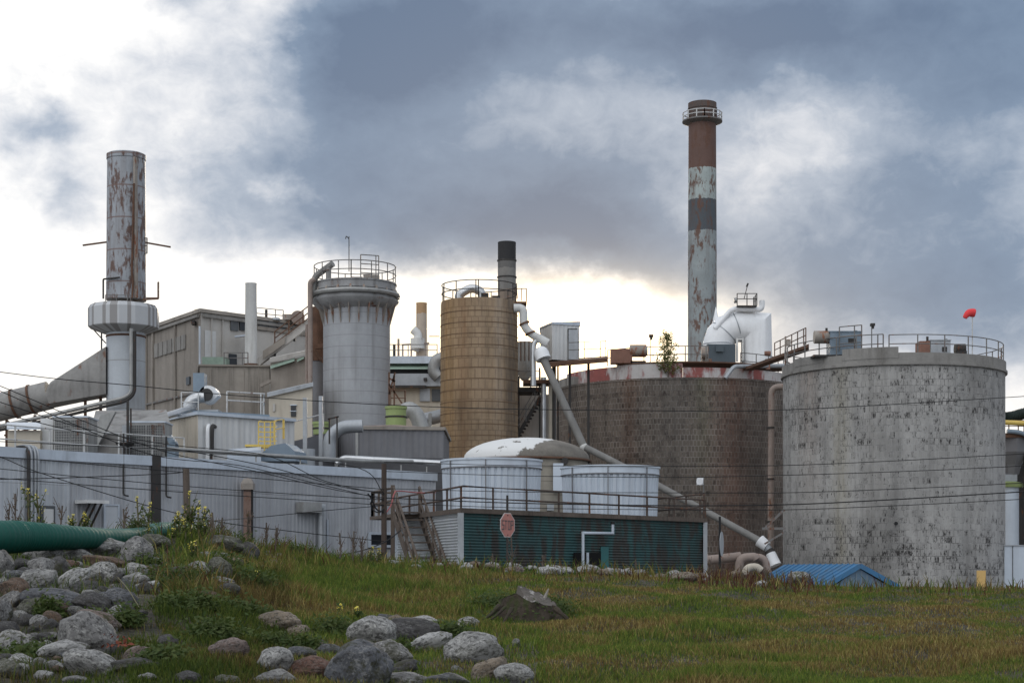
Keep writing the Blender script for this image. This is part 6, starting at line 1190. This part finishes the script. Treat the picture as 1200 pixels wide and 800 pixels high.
for i in range(14):
    rock('wedged_stone', random.uniform(320, 610), random.uniform(745, 798), random.uniform(10, 20), random.uniform(8, 12), random.uniform(-30, 30), random.choice(['grey', 'dark', 'blue']), 'small stone wedged in the gaps between the boulders of the bottom pile', 'small stones wedged in the bottom pile', 'stone')
for i in range(26):
    rock('rubble_stone', random.gauss(323, 16), random.gauss(659, 6), random.uniform(5, 11), random.uniform(4, 8), random.uniform(-30, 30), random.choice(['grey', 'light', 'pink', 'grey']), 'small grey rubble stone in the patch on the crest right of the long green boulder', 'rubble patch on the crest', 'stone', 'slab')
for i in range(80):
    c = random.uniform(456, 830); s = random.uniform(6, 16)*(1.2 if random.random() < .2 else 1); rr = float(np.interp(c, KX, KP))-1+random.uniform(-3, 3)
    rock('pale_stone', c, rr, s*1.2, s*.62, random.uniform(-15, 15), random.choice(['light', 'pale', 'tan', 'pale', 'pink']), 'pale stone in the low row along the crest before the slatted fan house', 'pale stones along the crest', 'stone', random.choice(['round', 'slab']))
for c, r, w, h, tone, lab in ((690, 667, 28, 12, 'pale', 'long pale stone in the crest row under the bent pipe of the fan house'), (803, 677, 40, 14, 'tan', 'larger tan rock in the crest row near the right end of the fan house'), (893, 684, 17, 9, 'pale', 'lone pale stone in the grass left of the blue roofed shed'), (935, 676, 26, 15, 'light', 'pale rock among dry weeds in front of the blue shed roof'), (862, 674, 20, 12, 'tan', 'tan stone among the ruddy weeds left of the blue shed'), (390, 655, 26, 10, 'dark', 'flat dark stone on the crest below the shed wall pipe')):
    rock('crest_stone', c, r, w, h, 0, tone, lab, 'separate stones on the crest', 'stone')

# ================================================================== stump
p = hit(625, 725); Yk = p.y; s = Yk/F
t = thing('tree_stump', 'old grey tree stump with a slanting cut top and dark decayed roots in the grass', 'stump', (X(618, Yk), Yk, p.z))
def S(c, r, d=0): return V(c, r, Yk+d)
m_sw = wmat('decayed stump wood', (.052, .04, .029), .95, 0, .45, 4, streak=((.012, .01, .008), .7, 20), rust=((.04, .048, .016), .5, 2.5), bmp=1.0, bs=16, seed=110)
C0 = Vector((X(620, Yk), Yk+.1, 0)); sm = MB(); NA, NRW = 96, 16; rad0 = 44*s; ztop = lambda x_, y_: Z(701, Yk)+(-.34*(x_-C0.x-14*s)+.24*(y_-C0.y) if x_ > C0.x-14*s else .34*28*s*.55-.30*(C0.x-14*s-x_)*-1*-1)
vs = []
for i in range(NRW+1):
    f = i/NRW
    for k in range(NA):
        a = 2*math.pi*k/NA; d = Vector((math.cos(a), math.sin(a), 0))
        flare = 1+.55*(1-f)**2*(.55+.45*math.cos(5*a+1))+.13*mnoise.noise(Vector((d.x*2.2, d.y*2.2, f*1.5)))+.09*mnoise.noise(Vector((d.x*7, d.y*7, f*2)))+.04*mnoise.noise(Vector((d.x*19, d.y*19, f*3)))
        r_ = rad0*.80*flare*(1-.16*f); p_ = Vector((C0.x+d.x*r_*1.12, C0.y+d.y*r_*.9, 0)); zb_ = gz(p_.x, p_.y)-.15
        p_.z = zb_+(max(ztop(p_.x, p_.y), zb_+.2)-zb_)*f+.03*mnoise.noise(p_*6); vs.append(p_)
sm.add(vs, [(i*NA+k, i*NA+(k+1) % NA, (i+1)*NA+(k+1) % NA, (i+1)*NA+k) for i in range(NRW) for k in range(NA)])
part('trunk', sm, m_sw, t, ang=70)
cf = MB(); rim = vs[-NA:]; cc = sum(rim, Vector())/NA; rows = 10; cv_ = []
for j in range(rows+1):
    f = j/rows
    for k in range(NA):
        q = rim[k].lerp(cc, f); q = q.copy(); q.z += .02*mnoise.noise(q*5)+.012*mnoise.noise(Vector((q.x*22, q.y*6, 0)))-.05*f*(1+mnoise.noise(q*3)); cv_.append(q)
cf.add(cv_, [(j*NA+k, j*NA+(k+1) % NA, (j+1)*NA+(k+1) % NA, (j+1)*NA+k) for j in range(rows) for k in range(NA)])
part('cut_face', cf, wmat('grey cut wood', (.105, .092, .08), .9, 0, .35, 3, streak=((.03, .027, .024), .9, 14, .5), rust=((.34, .32, .30), .56, 2.6), bmp=.8, bs=22, seed=111), t, 'grey weathered cut top', ang=70)
part('splinter', MB().tube([S(637, 704, .3), S(640, 696, .3), S(643, 689, .3)], [.035, .025, .01], 6), wmat('pale splinter', (.27, .25, .22), .9, seed=112), t)
for pts, r0 in (([(585, 706, -.3), (572, 712, -.5), (560, 711, -.6)], .09), ([(590, 698, -.1), (574, 700, -.2), (561, 704, -.3)], .07), ([(592, 708, -.5), (578, 716, -.7), (566, 721, -.75)], .06), ([(650, 712, -.4), (664, 722, -.5), (670, 731, -.5)], .12), ([(600, 712, -.6), (592, 722, -.8), (588, 729, -.85)], .08), ([(590, 694, .1), (578, 692, .2), (565, 698, .1)], .05)):
    rp_ = [S(*q) for q in pts]; rp_ = [Vector((q.x, q.y, min(q.z, gz(q.x, q.y)+(.22, .07, .0)[min(j_, 2)]))) for j_, q in enumerate(rp_)]; cv = curve(rp_, 4); part('root', MB().tube(cv, [r0*.42*(1-.85*i/(len(cv)-1))*(1+.25*math.sin(i*2.1)) for i in range(len(cv))], 7), m_sw, t)

# ================================================================== green corrugated hose on the bank
base = curve([(X(-70, 25), 25, Z(630, 25)), V(0, 629, 26), V(28, 628.5, 26.6), V(60, 629, 27.2), V(100, 630, 28.2), V(135, 630, 29.5), V(165, 627, 31), V(188, 622, 32.2), V(212, 623, 33.4), V(240, 628, 35), V(262, 638, 36.5)], 26)
rr = []
for i in range(len(base)):
    R_ = .25-.085*min(1, max(0, i-40)/80); R_ *= 1-.12*math.exp(-((i-150)/14)**2); rr.append(R_*(1.0+.035*math.sin(i*1.9)))
solo('drain_hose', MB().tube(base, rr, 20), wmat('teal green hose', (.003, .080, .058), .6, 0, .12, 2, seed=120), 'fat teal green corrugated hose lying along the bank behind the boulders', 'hose', loc=base[20], ang=80)

# ================================================================== flowering weeds, dry stalks
def weed(c, r0, r1, label, bloom=True, n_leaf=40, Yk=None, dry=False, spread=.10):
    p = hit(c, r0) if Yk is None else Vector((X(c, Yk), Yk, gz(X(c, Yk), Yk))); Yk = p.y; H = max(.15, Z(r1, Yk)-p.z); tip = p+Vector((random.uniform(-.05, .05), random.uniform(-.05, .05), H))
    t = thing('flowering_weed' if bloom else 'dry_weed', label, 'weed', p, 'yellow flowered weeds' if bloom else 'dry weed stalks'); q = MB(); mid = p.lerp(tip, .5)+Vector((random.uniform(-.04, .04), 0, 0)); q.tube(curve([p, mid, tip], 3), .009+.0002*Yk, 5); br = [(p, tip)]
    for i in range(5 if bloom else 9):
        f = random.uniform(.1, .75); s_ = p.lerp(tip, f); a = random.random()*6.28; L = H*random.uniform(.2, .5); e = s_+Vector((math.cos(a)*L*.45, math.sin(a)*L*.45, L)); q.tube([s_, e], [.007+.00012*Yk, .004], 4); br.append((s_, e))
    part('stem', q, M['stem' if not dry else 'wood'], t)
    def lf():
        s_, e = random.choice(br); return s_.lerp(e, random.random()*.8)+Vector((random.gauss(0, .03), random.gauss(0, .03), 0))
    part('foliage', leaves(int(n_leaf*(1.4 if bloom else 1)), lf, .042 if not dry else .03), M['dryleaf' if dry else 'weedleaf'], t, smooth=False)
    if bloom:
        heads = [tip]+[e for s_, e in br[1:3]]
        def fl():
            h_ = random.choice(heads[:1]*3+heads[1:]); return h_+Vector((random.gauss(0, .016), random.gauss(0, .016), -abs(random.gauss(0, .075))+.03))
        part('flower', leaves(34, fl, .021), M['bloom'], t, smooth=False)
for c, r0, r1, lab in ((163, 632, 583, 'tall yellow flowered weed left of a slightly lower one, before the dark wall channel'), (173, 634, 590, 'yellow flowered weed just right of the tall one before the dark wall channel'), (84, 628, 603, 'short yellow flowered weed left of its pair, behind the hose under the wall canopy'), (100, 628, 601, 'short yellow flowered weed right of its pair, behind the hose under the wall canopy'), (206, 634, 606, 'low yellow flowered weed at the left of the clump by the timber stub'), (212, 634, 600, 'yellow flowered weed with a bright head, second in the clump by the timber stub'), (217, 637, 609, 'small yellow flowered weed in front of the timber stub'), (225, 634, 577, 'tallest yellow flowered weed beside the timber stub'), (223, 634, 596, 'middling yellow flowered weed close to the tallest one by the timber stub'), (240, 636, 595, 'yellow flowered weed standing right of the timber stub'), (233, 638, 596, 'thin yellow flowered weed between the timber stub and the rightmost bloom of the clump'), (226, 665, 634, 'yellow flowered weed lower down the bank under the clump'), (299, 690, 670, 'yellow flowered weed in the grass right of the heap'), (399, 722, 709, 'low yellow flowered weed in the grass left of the stump'), (423, 726, 716, 'tiny yellow flowered weed above the large mottled boulder'), (473, 742, 730, 'yellow flowered weed among the bottom pile boulders'), (35, 632, 574, 'weed with a thin yellow spike in front of the eaves conduits'), (45, 632, 579, 'second thin yellow spike right of the eaves conduits'), (435, 664, 641, 'yellow flowered weed on the crest under the shed window'), (443, 664, 643, 'yellow flowered weed on the crest by the utility pole foot')):
    weed(c, r0, r1, lab)
for c, r0, r1, lab in ((18, 636, 578, 'dark leafless weed at the left edge behind the hose'), (11, 634, 590, 'shorter dark weed nearest the left edge behind the hose'), (70, 634, 592, 'dark seeded weed behind the hose below the wall'), (147, 634, 596, 'dry weed left of the tall yellow one behind the hose'), (246, 640, 600, 'bare dry weed right of the yellow clump'), (262, 640, 606, 'bare dry weed halfway to the hooded flue'), (292, 645, 598, 'rusty seed headed weed beside the hooded flue'), (311, 648, 612, 'bare dry weed right of the hooded flue'), (322, 652, 618, 'lower bare dry weed right of the hooded flue'), (398, 662, 624, 'branching bare weed before the shed wall near the white downpipe'), (413, 663, 622, 'branching bare weed left of the shed window'), (424, 664, 628, 'thin bare weed under the shed window'), (576, 668, 648, 'dry weed in the crest row left of the stop sign'), (600, 668, 628, 'thin straw coloured stalk beside the stop sign post'), (636, 672, 650, 'dry weed in the crest row between stop sign and bent pipe'), (745, 674, 656, 'dry weed in the crest row before the teal wall'), (832, 680, 655, 'ruddy dry weed at the round sign foot'), (870, 684, 662, 'ruddy dry weed before the ground pipes'), (899, 686, 664, 'ruddy dry weed before the end of the slanting pipe'), (926, 690, 668, 'dry weed before the left end of the blue roof'), (948, 690, 672, 'dry weed before the middle of the blue roof')):
    weed(c, r0, r1, lab, False, 26, dry=True)
# leafy clumps on and round the heap
for c, r0, w, hgt, lab in ((205, 715, 40, .22, 'dark leafy weed clump in the hollow right of the heap'), (250, 745, 50, .2, 'low dark weed clump in the middle of the grassy hollow'), (190, 780, 50, .2, 'weed clump at the bottom edge right of the heap'), (285, 720, 44, .22, 'dark weed clump left of the tan boulder in the grass'), (325, 760, 34, .2, 'weed clump at the left end of the bottom pile'), (110, 735, 26, .2, 'weed clump behind the very large speckled boulder'), (30, 775, 50, .2, 'weed clump in the bottom left corner'), (175, 668, 34, .3, 'leafy weed clump at the right shoulder of the heap'), (345, 652, 40, .35, 'ruddy weed clump on the crest right of the hooded flue'), (235, 715, 30, .25, 'leafy weed clump beside the lone dark brown stone'), (270, 640, 40, .35, 'tall weed clump on the crest before the hooded flue'), (90, 652, 22, .35, 'leafy green weed clump growing from the upper heap'), (32, 628, 60, .45, 'dark leafy weed clump sprawled over the left end of the hose'), (160, 628, 26, .45, 'leafy weed clump crossing the hose'), (58, 725, 30, .3, 'mossy green weed clump in the lower left heap'), (210, 690, 60, .35, 'broad yellow green weed clump right of the heap'), (262, 668, 45, .35, 'yellow green weed clump below the crest'), (150, 735, 30, .25, 'green weed clump under the dark blue grey boulder'), (300, 690, 40, .3, 'low yellow green weed clump in the grass'), (395, 745, 40, .28, 'leafy weed clump left of the large mottled boulder'), (530, 748, 30, .22, 'leafy weed clump between the pale stones of the bottom pile'), (360, 762, 26, .2, 'small leafy weed clump on the bottom pile'), (470, 768, 22, .18, 'weed clump in the middle of the bottom pile'), (90, 680, 14, .2, 'bright little weed on the slanting pale stone'), (640, 715, 46, .25, 'grass and weed clump growing over the stump front'), (585, 712, 56, .26, 'weed clump at the stump roots'), (615, 724, 60, .22, 'weed clump along the stump foot'), (652, 722, 30, .26, 'weed clump at the right end of the stump')):
    p = hit(c, r0); sx = w*p.y/F*.5
    def lf(p=p, sx=sx, hgt=hgt):
        x_ = p.x+random.gauss(0, sx*.6); y_ = p.y+random.gauss(0, sx*.5); return Vector((x_, y_, max(gz(x_, y_), p.z)+abs(random.gauss(0, hgt*.36))))
    solo('weed_clump', leaves(int(600+w*14), lf, .032), M['weedleaf'], lab, 'weeds', loc=p, group='leafy weed clumps', smooth=False)
p = hit(140, 772); solo('dead_leaves', leaves(40, lambda: p+Vector((random.gauss(0, .07), random.gauss(0, .06), .10+abs(random.gauss(0, .04)))), .028), wmat('rust red dead leaf', (.20, .055, .03), .8, seed=130), 'rust red dead leaves lying beside the pinkish stone', 'leaves', loc=p, smooth=False)
p = [V(138, 676, 21), V(150, 690, 20), V(163, 711, 18.8)]; p = [Vector((q.x, q.y, max(q.z, gz(q.x, q.y)+.1))) for q in p]; solo('dry_stalk', MB().tube(curve(p, 5), .006, 6), M['stem'], 'pale dry curved stalk fallen across the right side of the heap', 'stalk')

# ================================================================== overhead cables
def cable(pts, label, r=.016, dark='black', sag=0):
    P = []
    for q in pts: P.append(V(*q))
    solo('overhead_cable', MB().tube(curve(P, 8), r, 6), M[dark], label, 'cable', loc=P[0], group='overhead cables')
cable([(-60, 428, 50), (60, 443, 51), (150, 451, 52), (300, 465, 54), (520, 477, 56), (760, 481, 58), (920, 480, 60), (1172, 466, 62), (1280, 458, 64)], 'topmost long cable crossing the whole plant at mid height of the towers', .014)
for i, (a, lab) in enumerate((((545, 533), 'highest of the five cables crossing the middle of the pale grey tank'), ((556.5, 547), 'second of the five cables crossing the middle of the pale grey tank'), ((577, 567), 'third of the five cables crossing the middle of the pale grey tank'), ((591, 577.5), 'fourth and darkest of the five cables crossing the middle of the pale grey tank'), ((597, 586), 'lowest of the five cables crossing the middle of the pale grey tank'))):
    y0, y1 = a; yl = (541, 552, 572, 583, 589)[i]; ym = (546, 559, 577, 592, 597)[i]
    cable([(450, yl, 57), (600, (yl+ym)/2+1.5, 55), (780, ym, 53), (919, y0, 52), (1046, (y0+y1)/2+.8, 51), (1172, y1, 50), (1290, y1-7, 49)], lab, .019 if i == 3 else .012)
for pts, lab in (
  ([(-60, 529, 52), (0, 535, 52), (60, 539.5, 52), (190, 551, 53), (300, 560, 54), (450, 573, 56.9)], 'upper of the three near level cables along the shed wall'),
  ([(-60, 544, 52), (0, 549, 52), (90, 558, 52.5), (250, 572, 54), (450, 585.5, 56.9)], 'middle of the three near level cables along the shed wall'),
  ([(-60, 556, 52), (0, 560, 52), (180, 574, 53), (300, 582, 54), (450, 591.5, 56.9)], 'lower of the three near level cables along the shed wall'),
  ([(-60, 430, 48), (0, 452, 48.5), (90, 490, 50), (190, 528, 52), (300, 552, 54), (390, 573, 56), (450, 583, 56.9)], 'steepest cable dropping from the upper left edge to the brown pole'),
  ([(-60, 437, 48), (0, 458, 48.5), (80, 494, 50), (180, 533, 52), (280, 545, 54), (370, 566, 56), (450, 585, 56.9)], 'second steep cable dropping from the upper left edge to the brown pole'),
  ([(-60, 452, 48), (0, 471, 48.5), (100, 502, 50), (200, 521, 52), (310, 533, 54), (380, 563, 56), (450, 579, 56.9)], 'third steep cable dropping from the left edge to the brown pole'),
  ([(-60, 470, 48), (0, 484, 48.5), (120, 512, 50), (230, 530, 52), (320, 548, 54), (400, 570, 56), (450, 577, 56.9)], 'fourth steep cable dropping from the left edge to the brown pole'),
  ([(-60, 512, 50), (0, 517, 50), (150, 524, 51), (300, 533, 53), (420, 548, 56), (450, 578, 56.9)], 'cable running just above the shed eaves to the brown pole'),
  ([(-60, 517, 46), (0, 535, 46), (45, 553, 46.5), (165, 590, 48), (250, 610, 51), (340, 622, 53), (450, 634, 56.9)], 'cable slanting low across the shed wall down to the brown pole foot'),
  ([(219, 552, 44), (190, 555, 44), (60, 560, 45), (-60, 562, 46)], 'cable running left from the grey timber stub'),
  ([(450, 592, 56.9), (380, 598, 56), (300, 606, 55), (219, 612, 44)], 'thin cable sagging between the brown pole and the grey timber stub')):
    cable(pts, lab, .0135)
cable([(450, 600, 56.9), (441, 596, 56.9), (436, 585, 56.9), (431, 578, 56.9)], 'short slack jumper cable hanging beside the brown pole', .03)
cable([(450, 596, 56.9), (444, 600, 56.8), (437, 597, 56.8), (434, 588, 56.8)], 'second slack jumper cable looping lower beside the brown pole', .025)
cable([(452, 601, 57), (458, 592, 57.5), (462, 578, 58), (467, 575, 58.5), (490, 577, 60), (510, 577, 62)], 'red cable curling from the brown pole to the fan house rail', .022, 'dullred')
cable([(470, 621, 56), (452, 634, 55.5), (430, 643, 54), (405, 649, 50)], 'guy cable running from the fan house stair to the grass crest', .02)
